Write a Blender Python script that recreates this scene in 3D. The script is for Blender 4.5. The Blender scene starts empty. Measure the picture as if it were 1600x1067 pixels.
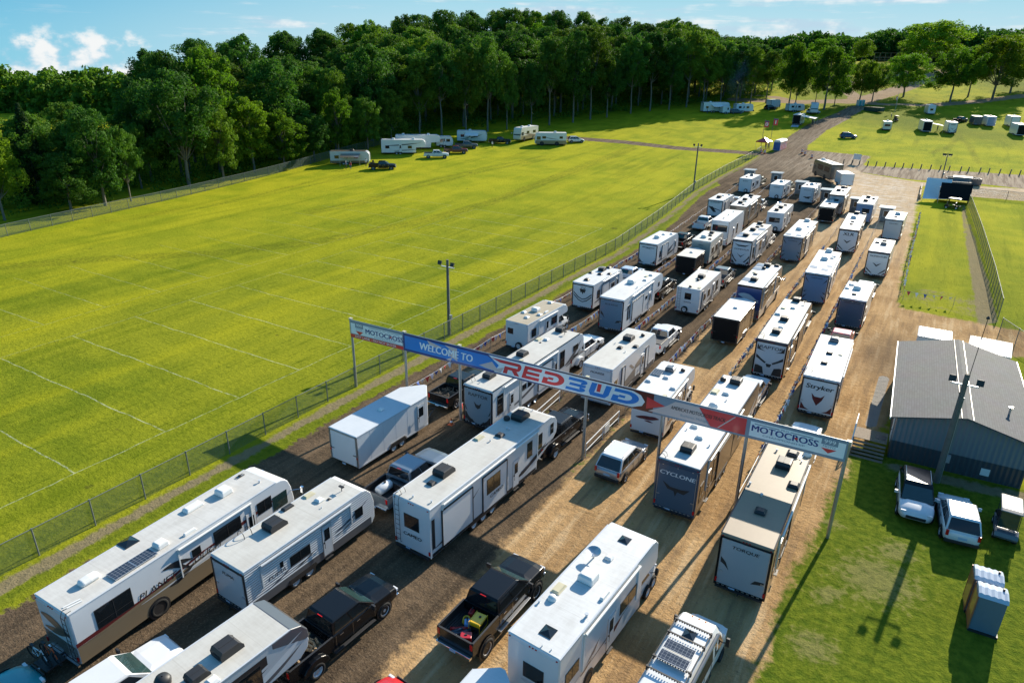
import bpy, bmesh, math, random
import numpy as np
from mathutils import Vector, Matrix
R = math.radians
PI = math.pi
scene = bpy.context.scene
C = scene.collection
random.seed(7)

# ------------------------------------------------------------------ camera
# world frame: +Y runs along the queue lanes, +X across them to the right
TH = R(31)
CS, SN = math.cos(TH), math.sin(TH)
FPX, PITCH, ROLL, CAMZ = 1067.005, 0.39237883, 0.01292697, 25.18
def lf(x, y):                       # drone frame (x right, y ahead) to lane frame
    return x * CS - y * SN, x * SN + y * CS
def lv(v):
    a = lf(v[0], v[1]); return Vector((a[0], a[1], v[2]))
_fw = Vector((0, math.cos(PITCH), -math.sin(PITCH)))
_r0 = Vector((1, 0, 0)); _u0 = Vector((0, math.sin(PITCH), math.cos(PITCH)))
_r = math.cos(ROLL) * _r0 + math.sin(ROLL) * _u0
_u = -math.sin(ROLL) * _r0 + math.cos(ROLL) * _u0
FW, RT, UP = lv(_fw), lv(_r), lv(_u)
cam_d = bpy.data.cameras.new('camera')
cam_d.sensor_width = 36; cam_d.lens = FPX / 1600 * 36
cam_d.clip_start = 0.5; cam_d.clip_end = 9000
cam = bpy.data.objects.new('camera', cam_d); C.objects.link(cam)
m = Matrix(((RT.x, UP.x, -FW.x, 0), (RT.y, UP.y, -FW.y, 0), (RT.z, UP.z, -FW.z, CAMZ), (0, 0, 0, 1)))
cam.matrix_world = m
scene.camera = cam

# ------------------------------------------------------------------ light
scene.view_settings.view_transform = 'Standard'
scene.view_settings.look = 'None'
scene.view_settings.exposure = 0.95
scene.view_settings.gamma = 1.0
SUN_EL, SUN_AZ = R(24.5), R(7.0)     # azimuth from +Y towards +X
world = bpy.data.worlds.new('World'); scene.world = world
world.use_nodes = True
nt = world.node_tree; N = nt.nodes; L = nt.links
for n in list(N): N.remove(n)
out = N.new('ShaderNodeOutputWorld'); bg = N.new('ShaderNodeBackground')
sky = N.new('ShaderNodeTexSky'); sky.sky_type = 'NISHITA'; sky.sun_disc = False
sky.sun_elevation = SUN_EL; sky.sun_rotation = SUN_AZ
sky.air_density = 1.0; sky.dust_density = 0.6; sky.ozone_density = 2.0; sky.altitude = 200
hs = N.new('ShaderNodeHueSaturation'); hs.inputs['Saturation'].default_value = 1.25
hs.inputs['Hue'].default_value = 0.49
L.new(sky.outputs[0], hs.inputs['Color'])
# clouds: low cumulus to the far left, thin streaks elsewhere
tc = N.new('ShaderNodeTexCoord'); sep = N.new('ShaderNodeSeparateXYZ')
L.new(tc.outputs['Generated'], sep.inputs[0])
def wm(op, a, b=None, c=None, clamp=False):
    n = N.new('ShaderNodeMath'); n.operation = op; n.use_clamp = clamp
    for i, v in enumerate((a, b, c)):
        if v is None: continue
        if isinstance(v, (int, float)): n.inputs[i].default_value = v
        else: L.new(v, n.inputs[i])
    return n.outputs[0]
def wmr(v, a, b, c=0., d=1.):
    n = N.new('ShaderNodeMapRange'); n.interpolation_type = 'SMOOTHSTEP'
    L.new(v, n.inputs[0])
    for i, k in enumerate((a, b, c, d)): n.inputs[i + 1].default_value = k
    return n.outputs[0]
mp = N.new('ShaderNodeMapping'); mp.inputs['Scale'].default_value = (1, 1, 1.5)
L.new(tc.outputs['Generated'], mp.inputs[0])
nz = N.new('ShaderNodeTexNoise'); nz.inputs['Scale'].default_value = 30; nz.inputs['Detail'].default_value = 9
nz.inputs['Roughness'].default_value = 0.55
L.new(mp.outputs[0], nz.inputs['Vector'])
# cumulus bank: direction dot with far-left heading
dv = lv((math.sin(R(-36.5)), math.cos(R(-36.5)), 0))
dp = N.new('ShaderNodeVectorMath'); dp.operation = 'DOT_PRODUCT'; L.new(tc.outputs['Generated'], dp.inputs[0])
dp.inputs[1].default_value = dv
near_l = wmr(dp.outputs['Value'], 0.968, 0.994)
ztop = wmr(sep.outputs['Z'], 0.055, -0.01)
base = wm('ADD', wm('MULTIPLY', near_l, 0.44), wm('MULTIPLY', ztop, 0.22))
cum = wmr(wm('ADD', nz.outputs['Fac'], base), 1.03, 1.24)
cum = wm('MULTIPLY', cum, wmr(sep.outputs['Z'], 0.050, 0.012))
mp2 = N.new('ShaderNodeMapping'); mp2.inputs['Scale'].default_value = (2.2, 2.2, 26)
mp2.inputs['Rotation'].default_value = (0.0, R(2), 0)
L.new(tc.outputs['Generated'], mp2.inputs[0])
nz2 = N.new('ShaderNodeTexNoise'); nz2.inputs['Scale'].default_value = 2.6; nz2.inputs['Detail'].default_value = 7
nz2.inputs['Roughness'].default_value = 0.6
L.new(mp2.outputs[0], nz2.inputs['Vector'])
dv2 = lv((math.sin(R(20)), math.cos(R(20)), 0))
dp2 = N.new('ShaderNodeVectorMath'); dp2.operation = 'DOT_PRODUCT'; L.new(tc.outputs['Generated'], dp2.inputs[0])
dp2.inputs[1].default_value = dv2
thin = wmr(wm('ADD', nz2.outputs['Fac'], wmr(dp2.outputs['Value'], 0.6, 1.0, 0, 0.14)), 0.60, 0.78, 0, 0.85)
cl = wm('MAXIMUM', cum, thin, clamp=True)
mx = N.new('ShaderNodeMix'); mx.data_type = 'RGBA'
# low band of clear summer sky: deep cyan away from the sun, pale towards it
def mixc(f, c0, c1):
    q = N.new('ShaderNodeMix'); q.data_type = 'RGBA'; L.new(f, q.inputs['Factor'])
    for i, c in ((6, c0), (7, c1)):
        if isinstance(c, tuple): q.inputs[i].default_value = c + (1,)
        else: L.new(c, q.inputs[i])
    return q.outputs[2]
sunw = wmr(dp2.outputs['Value'], 0.45, 0.97)
low = mixc(sunw, (0.95, 2.7, 3.5), (2.8, 3.6, 3.9)); high = mixc(sunw, (0.14, 1.65, 3.1), (1.1, 2.9, 3.7))
band = mixc(wmr(sep.outputs['Z'], -0.02, 0.14), low, high)
clear = mixc(wmr(sep.outputs['Z'], 0.14, 0.55), band, hs.outputs[0])
L.new(cl, mx.inputs['Factor']); L.new(clear, mx.inputs[6])
shade = N.new('ShaderNodeMix'); shade.data_type = 'RGBA'
L.new(wmr(nz.outputs['Fac'], 0.40, 0.62), shade.inputs['Factor'])
shade.inputs[6].default_value = (2.3, 3.1, 3.7, 1); shade.inputs[7].default_value = (4.1, 4.2, 4.2, 1)
L.new(shade.outputs[2], mx.inputs[7])
L.new(mx.outputs[2], bg.inputs['Color'])
bg.inputs['Strength'].default_value = 0.115
L.new(bg.outputs[0], out.inputs['Surface'])

sl = bpy.data.lights.new('sun', 'SUN'); sl.energy = 5.0; sl.angle = R(0.5); sl.color = (1, 0.90, 0.74)
so = bpy.data.objects.new('sun', sl); C.objects.link(so)
sd = Vector((math.sin(SUN_AZ) * math.cos(SUN_EL), math.cos(SUN_AZ) * math.cos(SUN_EL), math.sin(SUN_EL)))
so.rotation_euler = sd.to_track_quat('Z', 'Y').to_euler()
so.location = (0, 0, 60)

# ------------------------------------------------------------------ terrain
def hz_np(X, Y):
    x = X * CS + Y * SN; y = -X * SN + Y * CS
    u = x / np.maximum(y, 1.0)
    k = np.clip((u + .55) / .4, 0, 1); k = k * k * (3 - 2 * k)
    h = k * .00022 * np.maximum(0, y - 70) ** 2
    return np.minimum(h, 26 * k)
def hz(X, Y):
    return float(hz_np(np.array(X, float), np.array(Y, float)))
def at(px, py, dz=0.):               # where the sight line of a pixel of the photo meets the ground
    d = FW + RT * ((px - 800) / FPX) - UP * ((py - 533.5) / FPX)
    d.normalize(); t = 10.
    while t < 1600:
        P = Vector((0, 0, CAMZ)) + d * t
        if P.z < hz(P.x, P.y) + dz: break
        t *= 1.0015
    return P

# ------------------------------------------------------------------ materials
MATS = {}
def principled(name):
    m = bpy.data.materials.new(name); m.use_nodes = True
    b = m.node_tree.nodes['Principled BSDF']
    return m, m.node_tree, b
def mat(name, col, rough=.5, metal=0., coat=0., var=.12, scale=3., spec=.5, bump=0., bscale=20.):
    if name in MATS: return MATS[name]
    m, t, b = principled(name)
    n = t.nodes; l = t.links
    tcn = n.new('ShaderNodeTexCoord'); no = n.new('ShaderNodeTexNoise')
    no.inputs['Scale'].default_value = scale; no.inputs['Detail'].default_value = 5
    l.new(tcn.outputs['Object'], no.inputs['Vector'])
    r = n.new('ShaderNodeMix'); r.data_type = 'RGBA'
    r.inputs[6].default_value = tuple(c * (1 - var) for c in col) + (1,)
    r.inputs[7].default_value = tuple(min(1, c * (1 + var)) for c in col) + (1,)
    l.new(no.outputs['Fac'], r.inputs['Factor']); l.new(r.outputs[2], b.inputs['Base Color'])
    b.inputs['Roughness'].default_value = rough; b.inputs['Metallic'].default_value = metal
    b.inputs['Coat Weight'].default_value = coat; b.inputs['Coat Roughness'].default_value = .08
    b.inputs['Specular IOR Level'].default_value = spec
    if bump:
        n2 = n.new('ShaderNodeTexNoise'); n2.inputs['Scale'].default_value = bscale; n2.inputs['Detail'].default_value = 4
        l.new(tcn.outputs['Object'], n2.inputs['Vector'])
        bp = n.new('ShaderNodeBump'); bp.inputs['Strength'].default_value = bump; bp.inputs['Distance'].default_value = .03
        l.new(n2.outputs['Fac'], bp.inputs['Height']); l.new(bp.outputs[0], b.inputs['Normal'])
    MATS[name] = m
    return m
def paint(name, col, rough=.32, metal=0.): return mat('paint_' + name, col, rough, metal, .6, .04, 1.5)
M = dict(
    white=paint('white', (.66, .68, .70)), cream=paint('cream', (.66, .63, .55)), grey=paint('grey', (.30, .32, .34)),
    lgrey=paint('light grey', (.52, .55, .58)), dgrey=paint('dark grey', (.09, .10, .115)), black=mat('black_gloss_paint', (.006, .007, .009), .25, 0, .15, .04, 1.5, .3),
    tan=paint('tan', (.24, .19, .13)), brown=paint('brown', (.13, .105, .08)), blue=paint('blue', (.02, .06, .20)),
    navy=paint('navy', (.035, .06, .10)), ramp_blue=paint('slate', (.12, .20, .28)), red=paint('red', (.45, .015, .02)),
    silver=mat('silver_paint', (.40, .42, .45), .3, .6, .6, .03), bluegrey=mat('blue_grey_paint', (.19, .24, .29), .3, .5, .6, .04),
    teal=paint('teal', (.02, .30, .34)), maroon=paint('maroon', (.12, .02, .02)), gold=paint('bronze', (.20, .155, .10)),
    pink=paint('faded red', (.62, .12, .16)), green=paint('dark green', (.02, .06, .05)),
    glass=mat('window_glass', (.010, .013, .016), .04, 0, 0, .3, 2, .8), tint=mat('amber_window_glass', (.06, .04, .02), .06, 0, 0, .4, 1.5, .8),
    wind=mat('windscreen_glass', (.02, .045, .045), .03, 0, 0, .3, 3, 1.),
    rubber=mat('tyre_rubber', (.02, .02, .02), .85, 0, 0, .2, 8, .3), plast=mat('black_plastic', (.022, .022, .024), .5, 0, 0, .2),
    chrome=mat('chrome', (.75, .76, .78), .18, 1), rimc=mat('polished_rim', (.62, .63, .65), .3, .35), fsteel=mat('fence_steel', (.17, .19, .185), .6, .2), mblack=mat('dull_black_panel', (.009, .009, .010), .55, 0, 0, .1, 2, .12), alu=mat('aluminium', (.55, .56, .57), .35, .9), steel=mat('galvanised_steel', (.40, .42, .43), .5, .8, 0, .15, 6),
    lred=mat('red_lens', (.5, .01, .01), .2), lamber=mat('amber_lens', (.7, .22, .02), .2), lwhite=mat('clear_lens', (.7, .72, .75), .1),
    plate=mat('number_plate', (.35, .50, .68), .4), wood=mat('grey_timber', (.22, .17, .12), .8, 0, 0, .35, 5, .3),
    pole=mat('weathered_pole', (.15, .135, .115), .85, 0, 0, .3, 4, .3), acw=mat('white_plastic', (.72, .72, .70), .45, 0, 0, .08),
    offw=mat('yellowed_plastic', (.55, .50, .34), .4, 0, 0, .1), fire=mat('split_firewood', (.32, .22, .13), .9, 0, 0, .5, 9, .2),
    yellow=paint('yellow', (.85, .48, .01)), orange=paint('orange', (.65, .12, .03)), lblue=paint('light blue', (.10, .28, .55)),
    skin=mat('skin', (.45, .28, .2), .6), cloth1=mat('blue_cloth', (.05, .09, .2), .9), cloth2=mat('red_cloth', (.4, .05, .05), .9), cloth3=mat('white_cloth', (.6, .6, .6), .9),
    bred=paint('banner red', (.80, .045, .05), .45), bblue=paint('banner blue', (.010, .22, .66), .45), bnavy=paint('banner navy', (.012, .045, .22), .45),
    bpink=paint('banner pale pink', (.70, .54, .51), .5), bwhite=paint('banner white', (.88, .88, .89), .5), bgrey=paint('banner grey', (.24, .30, .38), .5),
)
def roofmat(name, col, stain, amt=.5):
    m, t, b = principled(name); n = t.nodes; l = t.links
    tcn = n.new('ShaderNodeTexCoord'); no = n.new('ShaderNodeTexNoise'); no.inputs['Scale'].default_value = .9; no.inputs['Detail'].default_value = 8
    no.inputs['Roughness'].default_value = .7
    mpn = n.new('ShaderNodeMapping'); mpn.inputs['Scale'].default_value = (1.6, .5, 1)
    l.new(tcn.outputs['Object'], mpn.inputs[0]); l.new(mpn.outputs[0], no.inputs['Vector'])
    rr = n.new('ShaderNodeMapRange'); rr.inputs[1].default_value = .42; rr.inputs[2].default_value = .72; rr.inputs[4].default_value = amt
    n2 = n.new('ShaderNodeTexNoise'); n2.inputs['Scale'].default_value = 2.2; n2.inputs['Detail'].default_value = 6; n2.inputs['Roughness'].default_value = .75
    mp3 = n.new('ShaderNodeMapping'); mp3.inputs['Scale'].default_value = (.35, 3.2, 1); l.new(tcn.outputs['Object'], mp3.inputs[0]); l.new(mp3.outputs[0], n2.inputs['Vector'])
    av = n.new('ShaderNodeMath'); av.operation = 'MULTIPLY_ADD'; av.inputs[1].default_value = .45; l.new(n2.outputs['Fac'], av.inputs[0])
    sc = n.new('ShaderNodeMath'); sc.operation = 'MULTIPLY'; sc.inputs[1].default_value = .58; l.new(no.outputs['Fac'], sc.inputs[0]); l.new(sc.outputs[0], av.inputs[2])
    l.new(av.outputs[0], rr.inputs[0])
    x = n.new('ShaderNodeMix'); x.data_type = 'RGBA'; x.inputs[6].default_value = col + (1,); x.inputs[7].default_value = stain + (1,)
    l.new(rr.outputs[0], x.inputs['Factor'])
    # sheet seams every 2.4 m
    sp = n.new('ShaderNodeSeparateXYZ'); l.new(tcn.outputs['Object'], sp.inputs[0])
    md = n.new('ShaderNodeMath'); md.operation = 'PINGPONG'; md.inputs[1].default_value = 1.2; l.new(sp.outputs['Y'], md.inputs[0])
    lt = n.new('ShaderNodeMath'); lt.operation = 'LESS_THAN'; lt.inputs[1].default_value = .02; l.new(md.outputs[0], lt.inputs[0])
    ml = n.new('ShaderNodeMath'); ml.operation = 'MULTIPLY'; ml.inputs[1].default_value = .25; l.new(lt.outputs[0], ml.inputs[0])
    y = n.new('ShaderNodeMix'); y.data_type = 'RGBA'; y.inputs[7].default_value = stain + (1,)
    l.new(ml.outputs[0], y.inputs['Factor']); l.new(x.outputs[2], y.inputs[6]); l.new(y.outputs[2], b.inputs['Base Color'])
    b.inputs['Roughness'].default_value = .55
    MATS[name] = m; return m
M['rwhite'] = roofmat('white_roof_membrane', (.62, .63, .63), (.36, .35, .33), .6)
M['rcream'] = roofmat('cream_roof_membrane', (.55, .54, .50), (.34, .31, .27), .6)
M['rdirty'] = roofmat('stained_roof_membrane', (.58, .57, .54), (.38, .36, .33), .8)
M['rtan'] = roofmat('tan_roof_membrane', (.29, .225, .155), (.21, .165, .12), .5)
M['rold'] = roofmat('old_tan_roof_membrane', (.42, .36, .26), (.30, .25, .17), .9)
M['rgrey'] = roofmat('grey_roof_membrane', (.40, .42, .42), (.32, .33, .33), .5)
M['ralu'] = roofmat('aluminium_roof_sheet', (.58, .61, .64), (.45, .50, .55), .6)
def corrug(name, col, period, axis='Z', strength=.8):
    m, t, b = principled(name); n = t.nodes; l = t.links
    tcn = n.new('ShaderNodeTexCoord'); sp = n.new('ShaderNodeSeparateXYZ'); l.new(tcn.outputs['Object'], sp.inputs[0])
    mu = n.new('ShaderNodeMath'); mu.operation = 'MULTIPLY'; mu.inputs[1].default_value = 2 * PI / period; l.new(sp.outputs[axis], mu.inputs[0])
    s = n.new('ShaderNodeMath'); s.operation = 'SINE'; l.new(mu.outputs[0], s.inputs[0])
    bp = n.new('ShaderNodeBump'); bp.inputs['Strength'].default_value = strength; bp.inputs['Distance'].default_value = .03
    l.new(s.outputs[0], bp.inputs['Height']); l.new(bp.outputs[0], b.inputs['Normal'])
    b.inputs['Base Color'].default_value = col + (1,); b.inputs['Roughness'].default_value = .4
    MATS[name] = m; return m
M['corw'] = corrug('corrugated_white_siding', (.66, .68, .70), .14)
M['bedliner'] = corrug('ribbed_bed_liner', (.02, .02, .022), .12, 'X')
def solarmat():
    m, t, b = principled('solar_cells'); n = t.nodes; l = t.links
    tcn = n.new('ShaderNodeTexCoord'); br = n.new('ShaderNodeTexBrick')
    br.offset = 0; br.inputs['Scale'].default_value = 1; br.inputs['Brick Width'].default_value = .16; br.inputs['Row Height'].default_value = .16
    br.inputs['Mortar Size'].default_value = .006
    br.inputs['Color1'].default_value = (.02, .03, .05, 1); br.inputs['Color2'].default_value = (.03, .04, .065, 1); br.inputs['Mortar'].default_value = (.25, .27, .3, 1)
    l.new(tcn.outputs['Object'], br.inputs['Vector']); l.new(br.outputs['Color'], b.inputs['Base Color'])
    b.inputs['Roughness'].default_value = .22
    return m
M['solar'] = solarmat()

# ------------------------------------------------------------------ mesh helpers
class MB:
    def __init__(s): s.v = []; s.f = []; s.k = []
    def add(s, vs, fs, k=0):
        o = len(s.v); s.v += [tuple(v) for v in vs]; s.f += [tuple(i + o for i in f) for f in fs]; s.k += [k] * len(fs); return s
    def box(s, x0, x1, y0, y1, z0, z1, k=0):
        v = [(x, y, z) for x in (x0, x1) for y in (y0, y1) for z in (z0, z1)]
        return s.add(v, [(0, 1, 3, 2), (4, 6, 7, 5), (0, 4, 5, 1), (2, 3, 7, 6), (0, 2, 6, 4), (1, 5, 7, 3)], k)
    def frust(s, b0, z0, b1, z1, k=0, top=True):      # b = (x0,x1,y0,y1)
        v = [(b0[0], b0[2], z0), (b0[1], b0[2], z0), (b0[1], b0[3], z0), (b0[0], b0[3], z0), (b1[0], b1[2], z1), (b1[1], b1[2], z1), (b1[1], b1[3], z1), (b1[0], b1[3], z1)]
        return s.add(v, [(3, 2, 1, 0), (4, 5, 6, 7), (0, 1, 5, 4), (1, 2, 6, 5), (2, 3, 7, 6), (3, 0, 4, 7)], k)
    def prism(s, prof, x0, x1, k=0):                  # profile in (y,z) counter-clockwise seen from +X
        n = len(prof)
        v = [(x0, y, z) for y, z in prof] + [(x1, y, z) for y, z in prof]
        f = [tuple(range(n - 1, -1, -1)), tuple(range(n, 2 * n))] + [(i, (i + 1) % n, n + (i + 1) % n, n + i) for i in range(n)]
        return s.add(v, f, k)
    def pz(s, pts, z0, z1, k=0):                      # plan polygon extruded up
        n = len(pts); v = [(x, y, z0) for x, y in pts] + [(x, y, z1) for x, y in pts]
        return s.add(v, [tuple(range(n - 1, -1, -1)), tuple(range(n, 2 * n))] + [(i, (i + 1) % n, n + (i + 1) % n, n + i) for i in range(n)], k)
    def tube(s, p0, p1, r, n=8, r1=None, k=0, cap=True):
        p0 = Vector(p0); p1 = Vector(p1); d = p1 - p0
        if d.length < 1e-6: return s
        q = d.to_track_quat('Z', 'Y'); r1 = r if r1 is None else r1
        a = [p0 + q @ Vector((math.cos(2 * PI * i / n) * r, math.sin(2 * PI * i / n) * r, 0)) for i in range(n)]
        b = [p1 + q @ Vector((math.cos(2 * PI * i / n) * r1, math.sin(2 * PI * i / n) * r1, 0)) for i in range(n)]
        f = [(i, (i + 1) % n, n + (i + 1) % n, n + i) for i in range(n)]
        if cap: f += [tuple(range(n - 1, -1, -1)), tuple(range(n, 2 * n))]
        return s.add(a + b, f, k)
    def path(s, pts, r, n=6, k=0):
        for a, b in zip(pts, pts[1:]): s.tube(a, b, r, n, k=k)
        return s
    def lathe(s, prof, c, axis='X', n=20, k=0):       # profile of (radius, offset along axis)
        vs = []
        for r, o in prof:
            for i in range(n):
                a = 2 * PI * i / n; u, w = r * math.cos(a), r * math.sin(a)
                vs.append((c[0] + o, c[1] + u, c[2] + w) if axis == 'X' else (c[0] + u, c[1] + w, c[2] + o) if axis == 'Z' else (c[0] + w, c[1] + o, c[2] + u))
        fs = [(j * n + i, j * n + (i + 1) % n, (j + 1) * n + (i + 1) % n, (j + 1) * n + i) for j in range(len(prof) - 1) for i in range(n)]
        return s.add(vs, fs, k)
    def loft(s, secs, k=0, cap=True):
        n = len(secs[0]); vs = [p for q in secs for p in q]
        fs = [(j * n + i, j * n + (i + 1) % n, (j + 1) * n + (i + 1) % n, (j + 1) * n + i) for j in range(len(secs) - 1) for i in range(n)]
        if cap: fs += [tuple(range(n - 1, -1, -1)), tuple((len(secs) - 1) * n + i for i in range(n))]
        return s.add(vs, fs, k)
    def mesh(s, name, mats, smooth=False):
        me = bpy.data.meshes.new(name); me.from_pydata(s.v, [], s.f)
        for mm in (mats if isinstance(mats, (list, tuple)) else [mats]): me.materials.append(mm)
        if any(s.k): me.polygons.foreach_set('material_index', s.k)
        bm = bmesh.new(); bm.from_mesh(me); bmesh.ops.recalc_face_normals(bm, faces=bm.faces); bm.to_mesh(me); bm.free()
        if smooth: me.polygons.foreach_set('use_smooth', [True] * len(me.polygons))
        return me
    def build(s, name, mats, parent=None, smooth=False, bevel=0., seg=2):
        o = bpy.data.objects.new(name, s.mesh(name, mats, smooth)); C.objects.link(o)
        if parent is not None: o.parent = parent
        if bevel:
            b = o.modifiers.new('bevel', 'BEVEL'); b.width = bevel; b.segments = seg; b.limit_method = 'ANGLE'; b.angle_limit = R(35)
            if smooth: b.harden_normals = False
        return o
def inst(me, name, parent, loc=(0, 0, 0), rot=(0, 0, 0), scale=None):
    o = bpy.data.objects.new(name, me); C.objects.link(o); o.parent = parent; o.location = loc; o.rotation_euler = rot
    if scale: o.scale = scale if isinstance(scale, (tuple, list)) else (scale,) * 3
    return o
def tag(o, label, cat, group=None, kind=None):
    o['label'] = label; o['category'] = cat
    if group: o['group'] = group
    if kind: o['kind'] = kind
    return o
def thing(name, label, cat, loc, rz=0., group=None):
    o = bpy.data.objects.new(name, None); C.objects.link(o); o.location = loc; o.rotation_euler = (0, 0, rz); o.empty_display_size = .3
    return tag(o, label, cat, group)
def sub(o, mb, name, m, **k):        # sub-part of a part: same local space
    return mb.build(name, m, o, **k)
_tx = {}
def textmesh(body, size, shear=0., bold=0., sx=1.):
    key = (body, shear)
    if key not in _tx:
        cu = bpy.data.curves.new('lettering', 'FONT'); cu.body = body; cu.size = 1; cu.shear = shear
        cu.align_x = 'CENTER'; cu.align_y = 'CENTER'; cu.resolution_u = 3
        ob = bpy.data.objects.new('lettering', cu); C.objects.link(ob)
        bpy.context.view_layer.update()
        dg = bpy.context.evaluated_depsgraph_get(); me = bpy.data.meshes.new_from_object(ob.evaluated_get(dg))
        v = np.empty(len(me.vertices) * 3); me.vertices.foreach_get('co', v)
        _tx[key] = (v.reshape(-1, 3).copy(), [tuple(p.vertices) for p in me.polygons])
        bpy.data.objects.remove(ob); bpy.data.curves.remove(cu); bpy.data.meshes.remove(me)
    v, f = _tx[key]
    k = (-1, 0, 1) if bold > .005 else (0,); n_ = len(v)
    return [(a[0] * size * sx + j * bold * size, a[1] * size, j * .0009) for j in k for a in v], [tuple(i + q * n_ for i in g_) for q in range(len(k)) for g_ in f]
def lettering(body, size, pos, face, m, parent, shear=0., bold=.01, sx=1., name='lettering', thick=.006):
    pts, f = textmesh(body, size, shear, bold, sx)
    b = MB()
    if face == 'rear': vs = [(pos[0] + x, pos[1] - thick - q, pos[2] + z) for x, z, q in pts]
    else: vs = [(pos[0] + thick + q, pos[1] + x, pos[2] + z) for x, z, q in pts]
    b.add(vs, f)
    me = bpy.data.meshes.new(name); me.from_pydata(b.v, [], b.f); me.materials.append(m)
    o = bpy.data.objects.new(name, me); C.objects.link(o); o.parent = parent
    return o
def flat(b, pts, pos, face, k=0, t=.004):            # a thin decal polygon on a rear or side face
    if face == 'rear': vs = [(pos[0] + x, pos[1] - t, pos[2] + z) for x, z in pts]
    elif face == 'right': vs = [(pos[0] + t, pos[1] + x, pos[2] + z) for x, z in pts]
    elif face == 'left': vs = [(pos[0] - t, pos[1] + x, pos[2] + z) for x, z in pts]
    else: vs = [(pos[0] + x, pos[1] + z, pos[2] + t) for x, z in pts]
    b.add(vs, [tuple(range(len(vs)))], k); return b
def swoosh(y0, z0, y1, z1, h, n=8):                  # tapering curved stripe outline
    up = []; lo = []
    for i in range(n + 1):
        t = i / n; y = y0 + (y1 - y0) * t; z = z0 + (z1 - z0) * t ** 1.7; w = h * math.sin(PI * min(1, t * .92 + .06)) / 2
        up.append((y, z + w)); lo.append((y, z - w))
    return up + lo[::-1]
# ------------------------------------------------------------------ wheels and roof gear (shared meshes)
_sh = {}
def shared(key, fn):
    if key not in _sh: _sh[key] = fn()
    return _sh[key]
def wheel(parent, x, y, r, side=1, w=.24, rim='chrome', off=0):
    """side=+1: outer face towards +X"""
    def ty():
        return MB().lathe([(r * .62, w * .38), (r * .70, w * .5), (r * .93, w * .5), (r, w * .36), (r, -w * .36), (r * .93, -w * .5), (r * .62, -w * .5)], (0, 0, 0), 'X', 24).mesh('wheel', M['rubber'], True)
    def rm():
        b = MB().lathe([(r * .64, w * .42), (r * .60, w * .40), (r * .52, w * .18), (r * .26, w * .14), (r * .20, w * .34), (r * .02, w * .36)], (0, 0, 0), 'X', 20)
        for i in range(8):
            a = 2 * PI * i / 8
            b.tube((w * .15, math.cos(a) * r * .24, math.sin(a) * r * .24), (w * .22, math.cos(a) * r * .53, math.sin(a) * r * .53), r * .055, 5)
        return b.mesh('rim', M['rimc' if rim == 'chrome' else rim], False)
    t = inst(shared(('ty', r, w), ty), 'wheel', parent, (x, y, r), (0, 0, 0 if side > 0 else PI))
    inst(shared(('rm', r, w, rim), rm), 'rim', t)
    return t
def ac_mesh(kind, col):
    def fn():
        b = MB()
        if kind == 'ac':        # tapered shroud, long low nose
            h = .34; pr = [(-.45, .0), (-.47, .20), (-.38, h), (.28, h), (.45, .16), (.47, 0)]
            b.loft([[(-x, y, z) for y, z in pr] for x in (.33,)] + [[(-.27, y * .94, z * 1.03) for y, z in pr]] + [[(.27, y * .94, z * 1.03) for y, z in pr]] + [[(.33, y, z) for y, z in pr]])
            for i in range(5): b.box(-.24, .24, -.475, -.462, .03 + i * .035, .045 + i * .035)
            b.box(-.02, .02, -.3, .3, h * 1.03, h * 1.03 + .012)
        elif kind == 'acbox':
            b.frust((-.36, .36, -.36, .36), 0, (-.33, .33, -.33, .33), .30); b.frust((-.33, .33, -.33, .33), .30, (-.24, .24, -.24, .24), .345)
        elif kind == 'aclow':
            b.frust((-.34, .34, -.7, .7), 0, (-.30, .30, -.62, .62), .20); b.frust((-.30, .30, -.62, .62), .20, (-.2, .2, -.5, .5), .25)
        return b.mesh('roof_air_conditioner', M[col])
    return shared((kind, col), fn)
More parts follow.
